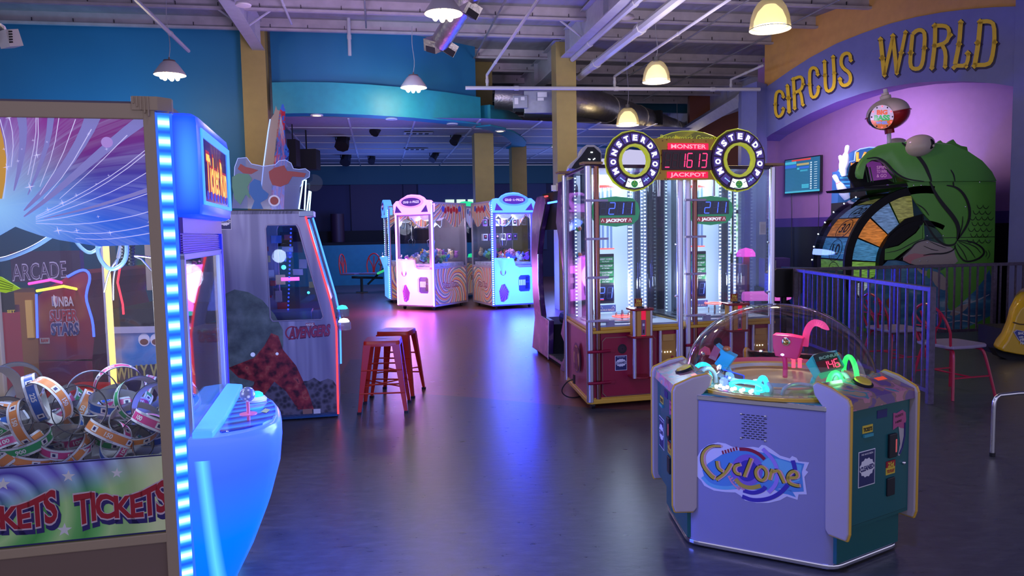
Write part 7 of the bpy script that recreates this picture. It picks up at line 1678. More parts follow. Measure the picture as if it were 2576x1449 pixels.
# fixed table set in front of the stage wall
fb = Fr(-3.55, 19.3, 12); t = thing('booth_table_set', fb, 'fixed table unit with two red fan-back chairs before the teal half wall', 'table set')
m = MB(fb, mat('booth_steel', (.02, .05, .06), .4)); m.cyl((-.35, 0, 0), (-.35, 0, .40), .035); m.box(-.50, -.20, -.12, .12, 0, .02); m.tube([(-.60, 0, .40), (.2, 0, .36)], .03, 8); m.tube([(-.2, 0, .2), (.25, 0, .62)], .025, 8); m.cyl((.55, 0, 0), (.55, 0, .70), .04); m.build('base_frame', t)
m = MB(fb, mat('table_brown', (.16, .05, .04), .35)); m.box(.10, 1.3, -.35, .35, .70, .735); m.build('tabletop', t, bevel=.01)
CR2 = mat('booth_red', (.62, .05, .05), .3, emit=(.5, .02, .02), es=.08)
for k_, (x, y, a) in enumerate(((-.62, .0, 78), (-.12, -.1, 45))):
    f2 = Fr((fb.M @ Vector((x, y, 0))).x, (fb.M @ Vector((x, y, 0))).y, a-60*k_)
    m = MB(f2, SEATP); m.pXY([(-.22, -.2), (.22, -.2), (.24, 0), (.22, .2), (-.22, .2), (-.24, 0)], .47, .51); st_ = m.build('seat', t, bevel=.01)
    m = MB(f2, CR2); hoop_back(m, .20, .50, 1.0, .2, .04, .018)
    for x0, x1 in ((-.02, -.14), (.02, .14), (0, 0)): m.tube(smooth([(x0, .2, .5), (x0*1.3, .21, .68), (x1, .23, .85), (x1, .235, .93)]), .014, 6)
    m.build('fan_back', st_, smooth=True)
m = MB(fb, mat('napkin_violet', (.15, .06, .2), .4)); m.box(.25, .45, -.08, .08, .736, .95); m.build('napkin_box', label='violet box on the fixed table near the claw machines', cat='box')
m = MB(W, led('green_tube', (.05, .7, .25), .6)); a, b = at_y(950, 688, 18.9), at_y(985, 672, 18.6); m.tube([a, b], .03, 6); m.build('green_glow_tube', label='green glowing slanted tube under the fixed table', cat='light tube')

# =================================================================== fence
FEN = mat('fence_paint', (.10, .075, .12), .4, noise=.3, nscale=30)
def fence(name, P0, P1, lab, step, posts, h=.97):
    P0, P1 = Vector(P0), Vector(P1); L = (P1-P0).length; a = math.degrees(math.atan2(P1.y-P0.y, P1.x-P0.x)); f = Fr(P0.x, P0.y, a); t = thing(name, f, lab, 'fence')
    m = MB(f, FEN); m.box(0, L, -.022, .022, h-.04, h); m.build('top_rail', t, bevel=.004)
    m = MB(f, FEN); m.box(0, L, -.015, .015, .09, .125); m.build('bottom_rail', t)
    for x in posts: m = MB(f, FEN); m.box(x-.024, x+.024, -.024, .024, 0, h+.002); m.build('post', t, bevel=.003)
    k_ = 1
    while k_*step < L-.04:
        x = k_*step; k_ += 1
        if min(abs(x-p) for p in posts) < .04: continue
        m = MB(f, FEN); m.box(x-.009, x+.009, -.009, .009, .11, h-.03); m.build('picket', t)
    return t
fence('rear_fence', (3.53, 9.22, 0), (7.6, 9.75, 0), 'long dark metal picket fence running across in front of the green fish game', .108, (0, 1.35, 2.72, 4.08))
fence('side_fence', (3.50, 9.15, 0), (3.43, 6.03, 0), 'dark violet metal picket fence coming towards the viewer, ending beside the red chair', .142, (0, .35, 1.60, 3.10))

# =================================================================== GREEN FISH PRIZE WHEEL
YF2 = 10.4
FI = Fr(5.7, YF2, 0)
def z5(x, y): return (1920+x/2.498, 320+y/2.498)
def fp_(x, y, Y=0.0): a, b = FI.Y(*z5(x, y), Y); return (a, b)
fish = thing('fish_prize_wheel', FI, 'huge green fish shaped prize wheel game, its open mouth biting a wooden wheel', 'arcade machine')
FG_ = mat('fish_green', (.12, .42, .05), .42, noise=.08, nscale=2); FHEAD = mat('fish_head_green', (.15, .47, .09), .25, noise=.05, nscale=2); BK = mat('wheel_black', (.006, .006, .01), .5, spec=.2)
DEP = 1.25
body = [fp_(*q) for q in ((905, 343), (1462, 340), (1455, 700), (1432, 1290), (560, 1296), (545, 1100), (770, 1080), (1010, 1000), (1180, 860), (1130, 680), (1010, 545), (960, 470), (915, 400))]
m = MB(FI, FG_); m.pXZ(body, 0, .03); sp_ = m.build('near_side_panel', fish)
m = MB(FI, mat('fish_back_green', (.06, .2, .04), .5)); m.pXZ(body, DEP-.03, DEP); m.build('far_side_panel', fish)
a_, b_ = fp_(1180, 345), fp_(1462, 345); m = MB(FI, mat('fish_cab', (.04, .12, .04), .5)); m.box(a_[0], b_[0], .03, DEP-.03, .05, b_[1]); m.use(MATTE); m.box(fp_(560, 1290)[0], b_[0]-.03, .01, DEP, .0, .09); m.build('cabinet_core', fish)
wc = fp_(1000, 860); wx, wz = wc; RO, RIo, RIi = 1.06, .965, .60
def warc(m, r0, r1, a0, a1, y, n_=40):
    vs = []
    for i in range(n_+1): a = rad(a0+(a1-a0)*i/n_); vs += [(wx+r0*math.cos(a), y, wz+r0*math.sin(a)), (wx+r1*math.cos(a), y, wz+r1*math.sin(a))]
    m.add(vs, [(2*i, 2*i+1, 2*i+3, 2*i+2) for i in range(n_)])
def wring(m, r0, r1, a0, a1, y0, y1, n_=48):
    vs = []
    for i in range(n_+1):
        a = rad(a0+(a1-a0)*i/n_)
        for r_, y in ((r0, y0), (r1, y0), (r1, y1), (r0, y1)): vs.append((wx+r_*math.cos(a), y, wz+r_*math.sin(a)))
    fs = []
    for i in range(n_):
        for k_ in range(4): fs.append((4*i+k_, 4*i+(k_+1) % 4, 4*i+4+(k_+1) % 4, 4*i+4+k_))
    fs += [(0, 1, 2, 3), (4*n_, 4*n_+3, 4*n_+2, 4*n_+1)]; m.add(vs, fs)
SEGC = {'green': (.16, .34, .05), 'blue': (.05, .22, .42), 'wood': (.62, .20, .03), 'slate': (.12, .22, .42), 'olive': (.22, .22, .06), 'pale': (.35, .42, .46), 'red': (.4, .06, .04), 'lime': (.3, .5, .08)}
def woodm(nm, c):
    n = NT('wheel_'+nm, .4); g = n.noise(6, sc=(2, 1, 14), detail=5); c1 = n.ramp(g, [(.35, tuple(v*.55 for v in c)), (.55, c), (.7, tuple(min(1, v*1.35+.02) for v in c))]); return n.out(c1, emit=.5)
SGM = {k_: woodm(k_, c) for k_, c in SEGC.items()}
seq = ['olive', 'slate', 'wood', 'blue', 'green', 'pale', 'red', 'lime', 'blue', 'wood', 'green', 'slate', 'olive', 'pale', 'blue', 'red', 'lime', 'wood']
for i in range(18):
    a0 = 96+20*i+1; 
    if 96+20*i > 285: break
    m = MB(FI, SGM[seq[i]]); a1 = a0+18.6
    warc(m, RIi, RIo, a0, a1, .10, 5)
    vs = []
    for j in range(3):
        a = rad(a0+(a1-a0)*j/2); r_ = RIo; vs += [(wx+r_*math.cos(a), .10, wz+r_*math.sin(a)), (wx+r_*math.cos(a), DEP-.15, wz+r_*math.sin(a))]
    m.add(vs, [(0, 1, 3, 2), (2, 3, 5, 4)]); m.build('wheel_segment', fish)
n = MB(FI, INK)
for tx, ang in (('30', 146), ('10', 166), ('20', 126), ('40', 186)):
    a = rad(ang); c = Vector((wx+(RIo+.004)*math.cos(a), .62, wz+(RIo+.004)*math.sin(a))); up = Vector((-math.sin(a), 0, math.cos(a))); up = up if up.z > 0 else -up
    n.text(tx, c-up*.10+Vector((.0, .0, 0)), (0, -1, 0), up, w=.26, h=.16, bold=.02, center=True); n.text('TICKETS', c-up*.17, (0, -1, 0), up, w=.24, h=.045, center=True)
    P_ = [c+Vector((0, .2*math.cos(rad(k_*20)), 0))+up*(.165*math.sin(rad(k_*20))-.04) for k_ in range(18)]; n.tube(P_, .005, 4, closed=True)
n.build('wheel_numbers', fish)
m = MB(FI, BK); wring(m, RIo+.02, RO+.03, 82, 250, .0, .06); m.build('near_rim', fish); m = MB(FI, BK); wring(m, RIo+.04, RO+.0, 85, 250, DEP-.10, DEP-.04); m.build('far_rim', fish)
m = MB(FI, BK); wring(m, RIi-.055, RIi+.01, 60, 255, .0, .11); m.build('inner_rim', fish)
m = MB(FI, mat('mouth_black', (.006, .006, .008), .5, spec=.2)); m.pXZ([fp_(*q) for q in ((1010, 545), (900, 575), (800, 665), (770, 720), (765, 760), (850, 740), (960, 660), (1015, 580))], .015, .05); m.build('mouth_gap', fish)
m = MB(FI, mat('hub_dark', (.006, .007, .009), .6, spec=.2)); warc(m, .05, RIi, 90, 280, .09, 24); m.build('hub_panel', fish)
m = MB(FI, glass('wheel_cover', (.72, .76, .82), 1.5, .03)); 
vs = []
for i in range(25): a = rad(95+140*i/24); vs += [(wx+(RO+.01)*math.cos(a), .05, wz+(RO+.01)*math.sin(a)), (wx+(RO+.01)*math.cos(a), DEP-.06, wz+(RO+.01)*math.sin(a))]
m.add(vs, [(2*i, 2*i+1, 2*i+3, 2*i+2) for i in range(24)]); m.build('clear_cover', fish, smooth='all')
m = MB(FI, LEDWHITE)
for a in range(112, 196, 11): m.sph((wx+(RO+.012)*math.cos(rad(a)), DEP-.07, wz+(RO+.012)*math.sin(rad(a))), .010, 6, 4)
m.build('rim_lamp', fish)
# green lower jaw edge that sweeps under the wheel
m = MB(FI, FG_); m.pXZ([fp_(*q) for q in ((765, 765), (850, 745), (960, 665), (1008, 600), (1015, 700), (900, 770), (820, 830), (762, 835))], -.004, .0); m.build('lower_lip', fish)
# head: smooth bulging shell
hp = [(905, 343), (880, 332), (840, 310), (800, 272), (760, 228), (705, 197), (650, 200), (612, 230), (598, 290), (592, 325), (577, 312), (574, 285), (582, 245), (605, 205), (655, 152), (720, 116), (790, 100), (900, 90), (1060, 97), (1180, 110), (1280, 150), (1370, 210), (1432, 280), (1461, 338)]
def hs(s, y): cx_, cy_ = 1150, 342; return [(fp_(cx_+(x-cx_)*s, cy_+(yy-cy_)*s)) for x, yy in hp]
lv = [(.955, -.045), (.985, -.035), (.998, -.015), (1.0, .02), (1.0, DEP-.06), (.97, DEP+.02), (.9, DEP+.05)]
m = MB(FI, FHEAD); vs = []; k = len(hp)
xr_, xl_ = fp_(1461, 338)[0], fp_(575, 300)[0]
for s, y in lv: vs += [(a+.62*max(0, y)*max(0, (xr_-a)/(xr_-xl_))**1.4, y, b) for a, b in hs(s, y)]
fs = []
for j in range(len(lv)-1): fs += [(j*k+i, j*k+(i+1) % k, (j+1)*k+(i+1) % k, (j+1)*k+i) for i in range(k)]
fs += [tuple(range(k))[::-1], tuple(range((len(lv)-1)*k, len(lv)*k))]; m.add(vs, fs)
for p in m.f: pass
hd3 = m.build('fish_head', fish, smooth=True, label='glossy green fish head with open mouth')
m = MB(FI, MATTE); m.pXZ([fp_(*q) for q in ((598, 300), (612, 235), (650, 204), (705, 202), (758, 232), (838, 312), (900, 345), (640, 372))], .30, .34); m.use(mat('mouth_sign', (.16, .03, .18), .4, emit=(.25, .05, .35), es=.35)); m.pXZ([fp_(*q, .25) for q in ((655, 225), (690, 212), (740, 222), (770, 260), (820, 320), (680, 338))], .27, .29)
m.use(led('mouth_text', (.6, .3, .55), .5)); c = fp_(700, 290, .26)
for k_, tx in enumerate(('SPIN', 'TO WIN', '& GO')): c = fp_(745, 262+k_*26, .26); m.text(tx, (c[0], .265, c[1]), (1, 0, 0), (0, 0, 1), w=.14, h=.045, center=True)
m.use(mat('weed', (.05, .2, .05), .5))
for x in (640, 655, 670, 800, 815): a, b = fp_(x, 250, .2), fp_(x+20, 345, .2); m.tube([(a[0], .2, a[1]), (b[0], .2, b[1])], .008, 5)
m.build('mouth_inside', fish)
m = MB(FI, BK); P_ = [fp_(*q) for q in ((630, 372), (760, 368), (900, 352), (910, 370), (760, 385), (640, 385))]; m.pXZ(P_, .0, DEP); m.build('jaw_bar', fish)
# ink lines
def iline(pts, w, off=.004, par=None, nm='ink_line', y=0.0, it=2, mt=INK):
    P_ = smooth([(x, yy, 0) for x, yy in pts], it); k_ = len(P_); m = MB(FI, mt)
    ws = [w*(.25+.75*math.sin(math.pi*min(1, (i+.5)/k_)))/2.498/1870*10.4 for i in range(k_)]
    m.strip([(fp_(p.x, p.y)[0], y-off, fp_(p.x, p.y)[1]) for p in P_], ws, N=(0, 1, 0)); return m
def many(L, nm, par, off=.004, y=0.0, mt=INK, it=2):
    M_ = MB(FI, mt)
    for pts, w in L:
        q = iline(pts, w, off, y=y, it=it, mt=mt); b0 = len(M_.v); M_.v += q.v; M_.f += [tuple(i+b0 for i in f) for f in q.f]; M_.mi += [0]*len(q.f)
    return M_.build(nm, par)
many([([(860, 100), (930, 150), (1000, 230), (1030, 300), (1045, 343)], 22)], 'ink_line', hd3, .049, it=3)
many([([(640, 200), (705, 190), (760, 220), (820, 290), (890, 330), (1000, 342)], 12)], 'ink_line', hd3, .049, it=3)
many([([(1165, 268), (1185, 300), (1192, 343)], 9)], 'ink_line', hd3, .049)
L = [([(1045, 343), (1080, 420), (1130, 490), (1190, 560), (1225, 620), (1225, 690), (1215, 705)], 26), ([(1150, 365), (1210, 375), (1260, 420), (1295, 500), (1295, 580), (1260, 650), (1215, 712)], 17), ([(1192, 343), (1195, 370)], 8),
     ([(1005, 580), (1040, 640), (1080, 700), (1140, 745), (1200, 740), (1215, 712)], 14), ([(1252, 560), (1250, 620), (1225, 690)], 6), ([(960, 480), (1010, 510), (1040, 555)], 6),
     ([(1215, 712), (1300, 715), (1370, 750), (1392, 790), (1350, 830), (1270, 850), (1230, 810), (1200, 745)], 12), ([(1225, 720), (1290, 760), (1330, 820)], 5), ([(1225, 715), (1330, 745), (1365, 790)], 5), ([(1215, 730), (1260, 790), (1280, 840)], 5),
     ([(765, 790), (850, 775), (930, 730), (1000, 700)], 5), ([(850, 832), (920, 770), (960, 720), (1040, 705)], 9), ([(1003, 805), (1060, 795), (1140, 795), (1200, 770), (1205, 740)], 10), ([(860, 832), (900, 850), (925, 865)], 6), ([(1040, 715), (1090, 740), (1150, 760)], 4), ([(1005, 745), (1060, 770), (1100, 775)], 4),
     ([(1410, 770), (1425, 800), (1405, 830)], 4), ([(1395, 775), (1405, 795), (1395, 815)], 4)]
many(L, 'ink_line', sp_, .010)
L = []
for r_ in range(7):
    for c_ in range(4):
        x = 1310+c_*38+(18 if r_ % 2 else 0)-(r_-3)*4; y = 495+r_*36
        if x > 1430 or (r_ < 1 and c_ < 1): continue
        L.append(([(x-19, y-8), (x-12, y+14), (x+6, y+18), (x+19, y-2)], 4.5))
many(L, 'scale_line', sp_, .006)
m = MB(FI, INK); 
for z_ in (343, 697): a, b = fp_(905 if z_ < 400 else 1005, z_), fp_(1460, z_-3); m.box(a[0], b[0], -.006, -.002, a[1]-.004, a[1]+.004)
a, b = fp_(1003, 545), fp_(1000, 1280); m.box(a[0]-.003, a[0]+.003, -.004, -.002, b[1], a[1]); m.build('panel_joint', sp_)
m = MB(FI, CHROME)
for x, y in ((945, 365), (992, 365), (1130, 682), (1030, 682), (1030, 725), (1030, 840), (985, 840), (1415, 712), (1270, 500), (1360, 345)): a, b = fp_(x, y); m.sph((a, -.004, b), .010, 8, 5, (1, .5, 1))
m.build('rivet', sp_)
def fpoly(pts, mt, nm, off, par=None, it=1):
    P_ = [Vector((x, y, 0)) for x, y in pts]; q = []
    for a_, b_ in zip(P_, P_[1:]+P_[:1]): q += [a_*.75+b_*.25, a_*.25+b_*.75]
    m = MB(FI, mt); m.poly([(fp_(p.x, p.y)[0], -off, fp_(p.x, p.y)[1]) for p in q]); return m.build(nm, par or sp_)
BEL = mat('fish_belly', (.42, .36, .34), .45); FPINK = mat('fish_pink', (.55, .22, .25), .45); n = NT('water_print', .45); WAT = n.out(n.ramp(n.noise(3, sc=(.6, 1, 2.2), detail=5), [(.35, (.02, .10, .25)), (.5, (.04, .20, .40)), (.6, (.10, .32, .5)), (.68, (.5, .6, .68))]))
fpoly([(757, 838), (860, 836), (935, 868), (1005, 875), (1120, 900), (1160, 1000), (1160, 1180), (1240, 1110), (1360, 1000), (1440, 860), (1434, 1288), (560, 1294), (540, 1100), (620, 1060)], WAT, 'water_print', .003)
fpoly([(860, 832), (930, 765), (970, 715), (1010, 703), (1100, 730), (1200, 760), (1202, 800), (1230, 855), (1120, 870), (1010, 870), (930, 862)], BEL, 'belly_print', .0045)
fpoly([(870, 832), (930, 790), (1010, 800), (1120, 795), (1010, 812), (930, 835), (930, 862), (905, 848)], FPINK, 'pink_print', .0055)
fpoly([(945, 870), (1010, 905), (1070, 900), (1140, 935), (1165, 990), (1150, 1030), (1090, 1010), (1050, 940), (1000, 930)], BEL, 'belly_print', .0045)
fpoly([(1080, 900), (1180, 900), (1240, 960), (1250, 1040), (1200, 1110), (1150, 1130), (1170, 1060), (1165, 980), (1130, 920)], FG_, 'tail_print', .0055)
fpoly([(1160, 1175), (1230, 1120), (1300, 1100), (1270, 1150), (1200, 1190)], BEL, 'splash_print', .0055)
fpoly([(1035, 885), (1060, 900), (1045, 960), (1022, 930)], FG_, 'fin_print', .006)
many([([(1100, 1160), (1200, 1150), (1290, 1190), (1370, 1180)], 9), ([(1150, 1230), (1250, 1210), (1350, 1240)], 8), ([(1240, 1120), (1340, 1090), (1420, 1050)], 9), ([(1010, 1100), (1090, 1180), (1180, 1200)], 8)], 'foam_line', sp_, .006, mt=mat('foam_print', (.45, .52, .6), .5))
m = MB(FI, mat('plume_teal', (.01, .09, .13), .4)); m.pXZ([fp_(*q) for q in ((300, 900), (545, 905), (560, 1296), (420, 1290), (320, 1050))], .04, DEP-.1); m.build('front_panel', fish)
# the small figure printed on the base panel becomes plain coloured patches
fpoly([(770, 1075), (835, 1070), (840, 1130), (810, 1150), (775, 1130)], mat('patch_rust', (.30, .10, .03), .5), 'rust_patch', .006); fpoly([(605, 1170), (700, 1160), (850, 1180), (840, 1215), (620, 1215)], mat('patch_moss', (.06, .16, .05), .5), 'moss_patch', .006)
# eye, fin
EYEW = mat('eye_cream', (.68, .58, .48), .12)
a, b = fp_(975, 118); m = MB(FI, EYEW); Me = Matrix.Rotation(rad(-14), 3, 'Y'); m.sph((a, .0, b), .19, 28, 18, (1.15, .85, .80), Me); ey = m.build('eyeball', hd3, smooth='all', label='bulging cream eyeball')
a2, b2 = fp_(1026, 112); m = MB(FI, INK); m.sph((a2-.012, -.122, b2), .055, 18, 12, (.95, .4, 1.25)); m.use(EYEW); m.sph((a2+.020, -.138, b2-.025), .018, 10, 8, (1, .5, 1)); m.build('pupil', hd3, smooth='all')
a, b = fp_(850, 92, .9); m = MB(FI, EYEW); m.sph((a, .95, b), .13, 18, 12, (1.1, .9, .5)); m.build('eyeball', hd3, smooth='all')
m = MB(FI, FHEAD); m.pXZ([fp_(*q, .4) for q in ((1080, 105), (1110, 82), (1125, 97), (1150, 102), (1165, 90), (1190, 76), (1210, 102), (1240, 118), (1276, 124), (1283, 152), (1200, 150))], .38, .43); m.build('dorsal_fin', hd3, bevel=.006)
# bobber on a post
yb = .45; a, b = FI.Y(2234, 287, yb); t2 = thing('bobber_sign', Fr(FI.o.x+a, FI.o.y+yb, 0, b-.9), 'red and cream fishing bobber with a round lit sign above the fish head', 'sign')
m = MB(FI, WHITE); p, q = FI.Y(2227, 224, yb), FI.Y(2237, 360, yb); m.tube([(p[0], yb, p[1]), (a, yb, b), (q[0], yb, q[1])], .030, 12); m.build('post', t2, smooth=True)
Mb = Matrix.Rotation(rad(-10), 3, 'Y'); rb_ = .245
pr_t = [(max(.001, math.sin(math.pi*i/20))*1.18, -math.cos(math.pi*i/20)) for i in range(21)]
m = MB(FI, mat('bobber_cream', (.66, .58, .48), .18)); m.lathe([(x*rb_, z*rb_*.92) for x, z in pr_t[10:]], (a, yb, b), 32, Mb); m.use(mat('bobber_red', (.30, .012, .01), .2)); m.lathe([(x*rb_, z*rb_*.92) for x, z in pr_t[:11]], (a, yb, b), 32, Mb); m.lathe([(rb_*1.17, -.012), (rb_*1.25, -.006), (rb_*1.25, .006), (rb_*1.17, .012)], (a, yb, b), 32, Mb); m.build('float_ball', t2, smooth=True)
m = MB(FI, mat('bobber_cream2', (.66, .58, .48), .18)); m.lathe([(.075, 0), (.075, .06), (.05, .07), (.05, .1)], (a-.035, yb, b+.20), 20, Mb); m.use(mat('bobber_red2', (.35, .012, .01), .2)); m.lathe([(.065, -.06), (.065, 0), (.001, 0)], (a+.02, yb, b-.215), 20, Mb); m.build('cap', t2, smooth=True)
c, d = FI.Y(2216, 295, yb-.27); ys2 = yb-.30; U, Vv = (1, 0, 0), (0, 0, 1)
m = MB(FI, mat('disc_face', (.5, .45, .55), .3, emit=(.55, .45, .65), es=.35)); m.disc((c, ys2, d), .165, U, Vv, 32); m.use(mat('disc_orange', (.6, .18, .04), .3, emit=(.6, .15, .03), es=.3)); m.poly([(c+.163*math.cos(rad(k_)), ys2-.002, d+.163*math.sin(rad(k_))) for k_ in range(195, 346, 10)]); m.use(BLACK); m.cyl((c, ys2+.002, d), (c, yb-.2, d), .15, 20); ds = m.build('sign_disc', t2)
m = MB(FI, mat('w_big', (.6, .12, .05), .3, emit=(.7, .15, .05), es=.4)); m.text('BIG', (c, ys2-.004, d+.035), U, Vv, w=.15, h=.06, bold=.06, center=True); m.use(mat('w_bass', (.05, .4, .10), .3, emit=(.05, .45, .12), es=.4)); m.text('BASS', (c, ys2-.004, d-.045), U, Vv, w=.22, h=.07, bold=.06, center=True); m.use(mat('w_wheel', (.1, .25, .7), .3, emit=(.1, .3, .8), es=.4)); m.text('WHEEL', (c, ys2-.004, d-.10), U, Vv, w=.17, h=.04, bold=.04, center=True); m.build('sign_words', ds)
for k_ in range(12):
    m = MB(FI, led('bob_red', (1, .06, .08), 2.5) if k_ % 2 else BLACK); m.sph((c+.146*math.cos(rad(30*k_)), ys2-.004, d+.146*math.sin(rad(30*k_))), .011, 6, 4); m.build('rim_bulb', ds)
lamp('bobber_glow', FI.M @ Vector((c, ys2-.25, d)), (.8, .5, 1), 1.5, .05)

# =================================================================== alcove things
# wall screen
q = [CI.Y(*p, .98) for p in ((1976, 404), (2063, 393), (2063, 481), (1976, 486))]
x0, x1 = q[0][0], q[1][0]; z0_, z1_ = (q[2][1]+q[3][1])/2, (q[0][1]+q[1][1])/2
m = MB(CI, BLACK); m.box(x0-.02, x1+.02, .98, 1.03, z0_-.02, z1_+.02); m.box((x0+x1)/2-.2, (x0+x1)/2+.2, 1.03, 1.1, z0_+.2, z1_-.2)
tvt = thing('wall_screen', Fr((CI.M @ Vector(((x0+x1)/2, 1, 0))).x, (CI.M @ Vector(((x0+x1)/2, 1, 0))).y, -69.5, z0_), 'thin black wall screen showing blue rows on the lilac wall', 'screen'); m.build('screen_case', tvt)
n = NT('screen_rows'); SC1 = mat('scr_base', (.01, .05, .10), .2, emit=(.02, .10, .20), es=1)
m = MB(CI, SC1); m.box(x0, x1, .975, .98, z0_, z1_); sf = m.build('screen_face', tvt)
m = MB(CI, mat('scr_cyan', (.05, .3, .4), .3, emit=(.05, .38, .5), es=.8)); w_, h_ = x1-x0, z1_-z0_
def sb(m, a, b, c_, d): m.box(x0+a*w_, x0+b*w_, .972, .975, z0_+c_*h_, z0_+d*h_)
sb(m, .0, .33, .86, .94); sb(m, .45, .66, .62, .66); sb(m, .0, 1, .0, .05); sb(m, .36, .42, .68, .74); sb(m, .5, .7, .12, .24)
m.use(mat('scr_blue', (.03, .1, .4), .3, emit=(.03, .12, .5), es=.8)); sb(m, 0, .33, .75, .84); sb(m, .43, .70, .70, .76)
m.use(mat('scr_red', (.5, .04, .03), .3, emit=(.5, .05, .04), es=.8)); sb(m, .2, .75, .94, .99)
m.use(mat('scr_tan', (.3, .25, .1), .3, emit=(.35, .3, .12), es=.8)); sb(m, .35, .70, .80, .86)
m.use(mat('scr_row', (.02, .09, .16), .3, emit=(.03, .16, .26), es=.8))
for i in range(16): sb(m, .01, .70, .07+i*.04, .085+i*.04)
m.use(mat('scr_white', (.4, .5, .5), .3, emit=(.45, .6, .65), es=.8))
for i in range(12): sb(m, .74, .78, .08+i*.068, .12+i*.068); sb(m, .85, .93, .09+i*.068, .105+i*.068)
m.build('screen_graphics', sf)
m = MB(CI, BLACK)
for xx in (x0+.1*w_, x1-.12*w_): m.tube(smooth([(xx, 1.06, z0_), (xx+.02, 1.06, z0_-.4), (xx+.0, 1.06, z0_-.7), (xx+.03, 1.06, z0_-1.6)]), .006, 5)
m.build('hanging_cable', tvt)
# bowling game sign behind the fish
YB = 12.55; BW = Fr(5.6, YB, 0)
def zb(x, y): return (1830+x/4.262, 360+y/4.262)
def bp_(x, y): return BW.Y(*zb(x, y), 0)
bt = thing('bowling_game', BW, 'blue bowling game with pins and orange letters, peeping out left of the fish head', 'arcade machine')
o = [bp_(*q) for q in ((1190, 300), (1240, 290), (1310, 200), (1360, 190), (1370, 95), (1420, 65), (1520, 45), (1640, 50), (1700, 80), (1700, 680), (1180, 680), (1195, 330))]
m = MB(BW, mat('bowl_blue', (.02, .07, .20), .35, emit=(.03, .12, .4), es=.4)); m.pXZ(o, .0, .25); bb = m.build('back_panel', bt)
m = MB(BW, led('bowl_edge', (.2, .3, 1.0), 1.2)); m.tube([(a, -.004, b) for a, b in o[:-3]], .010, 5); m.build('lit_edge', bt)
a, b = bp_(1180, 640), bp_(1700, 640); m = MB(BW, MATTE); m.box(a[0], b[0], -.5, .25, 0, a[1]); m.build('cabinet', bt)
m = MB(BW, mat('bowl_stripe', (.05, .25, .5), .35, emit=(.06, .3, .6), es=.5))
for y in (330, 365, 410, 450, 500, 540): a, b = bp_(1205, y), bp_(1310, y+14); m.box(a[0], b[0], -.004, 0, b[1], a[1])
m.use(MATTE); a, b = bp_(1318, 320), bp_(1700, 640); m.box(a[0], b[0], -.006, 0, b[1], a[1]); m.build('lane_print', bb)
for tx, x, y, h_ in (('LANE', 1375, 190, 100), ('MASTER', 1320, 252, 52), ('BOWLING', 1325, 300, 40)):
    a, b = bp_(x, y), bp_(x, y-h_); m = MB(BW, led('bowl_orange', (.85, .25, .03), .75)); m.text(tx, (a[0], -.006, a[1]), (1, 0, 0), (0, 0, 1), h=b[1]-a[1]-.02, bold=.08); m.use(mat('bowl_gold', (.9, .5, .1), .4, emit=(.9, .5, .1), es=.5)); m.text(tx, (a[0]+.008, -.008, a[1]+.006), (1, 0, 0), (0, 0, 1), h=b[1]-a[1]-.035, bold=.0); m.build('title_word', bb)
for (x, y, s_, tl) in ((1255, 150, 1.15, 10), (1215, 235, .95, -12), (1195, 460, 1.25, -30)):
    a, b = bp_(x, y); m = MB(BW, mat('pin_white', (.55, .6, .8), .3, emit=(.3, .4, .8), es=.35)); pr = [(.001, -.20), (.04, -.20), (.062, -.10), (.05, .0), (.026, .07), (.033, .12), (.028, .16), (.001, .175)]
    Mp = Matrix.Rotation(rad(tl), 3, 'Y'); m.lathe([(r*s_, z*s_) for r, z in pr], (a, -.04, b), 16, Mp); m.use(led('pin_red', (.8, .06, .05), .6)); m.lathe([(.036*s_, .035*s_), (.032*s_, .055*s_)], (a, -.04, b), 16, Mp); m.build('bowling_pin', bt, smooth=True)
# low violet console and black seat left of the fence
m = MB(Fr(4.45, 12.0, -5), mat('console_violet', (.10, .05, .30), .4)); m.box(-.35, .05, 0, .4, .5, .98); m.use(MATTE); m.box(-.40, .6, -.0, .5, 0, .5); m.use(STEEL)
for x in (-.24, -.18): m.tube([(x, -.01, .95), (x, -.01, .80)], .008, 5)
m.build('violet_console', label='low violet cabinet with two handles against the black wainscot', cat='cabinet', bevel=.01)
m = MB(Fr(3.37, 9.3, 0), BLACK); m.pXZ([(-.12, .65), (-.05, .60), (.22, .60), (.28, .66), (.28, .90), (.22, .96), (-.05, .96), (-.12, .90)], 0, .25); m.cyl((.08, .12, 0), (.08, .12, .62), .04); m.cyl((.08, .12, 0), (.08, .12, .02), .18, 20); m.build('black_seat_back', label='rounded black padded seat back just left of the fence corner', cat='seat', bevel=.03)
# ride-like game with magenta dome lamp, seen through the right bay
f = Fr(3.22, 10.2, 0); t = thing('dome_lamp_game', f, 'small violet game with a glowing magenta half-dome lamp behind the right drop bay', 'arcade machine')
m = MB(f, mat('vgame', (.18, .14, .38), .4)); m.box(-.22, .02, 0, .5, 0, .98); m.build('cabinet', t, bevel=.01)
m = MB(f, PWHITE)
for x in (-.16, -.07): m.box(x, x+.05, -.004, 0, .70, .82)
m.box(-.18, -.12, -.004, 0, .60, .63); m.box(-.08, -.02, -.004, 0, .60, .63); m.build('front_print', t)
m = MB(f, led('magenta_dome', (.95, .08, .65), 1.0)); m.lathe([(.13, 0), (.125, .05), (.09, .10), (.001, .125)], (.06, .2, 1.08), 24); m.build('dome', t, smooth=True, label='magenta glowing half dome')
m = MB(f, mat('pink_post', (.35, .12, .2), .4)); m.cyl((.06, .2, .3), (.06, .2, 1.08), .05, 12); m.build('post', t)
m = MB(f, led('pink_ledge', (.70, .12, .55), .8)); m.pXY([(-.2, -.45), (.35, -.55), (.5, -.35), (.3, -.1), (-.1, -.15)], .52, .62); m.build('ledge', t, bevel=.02)
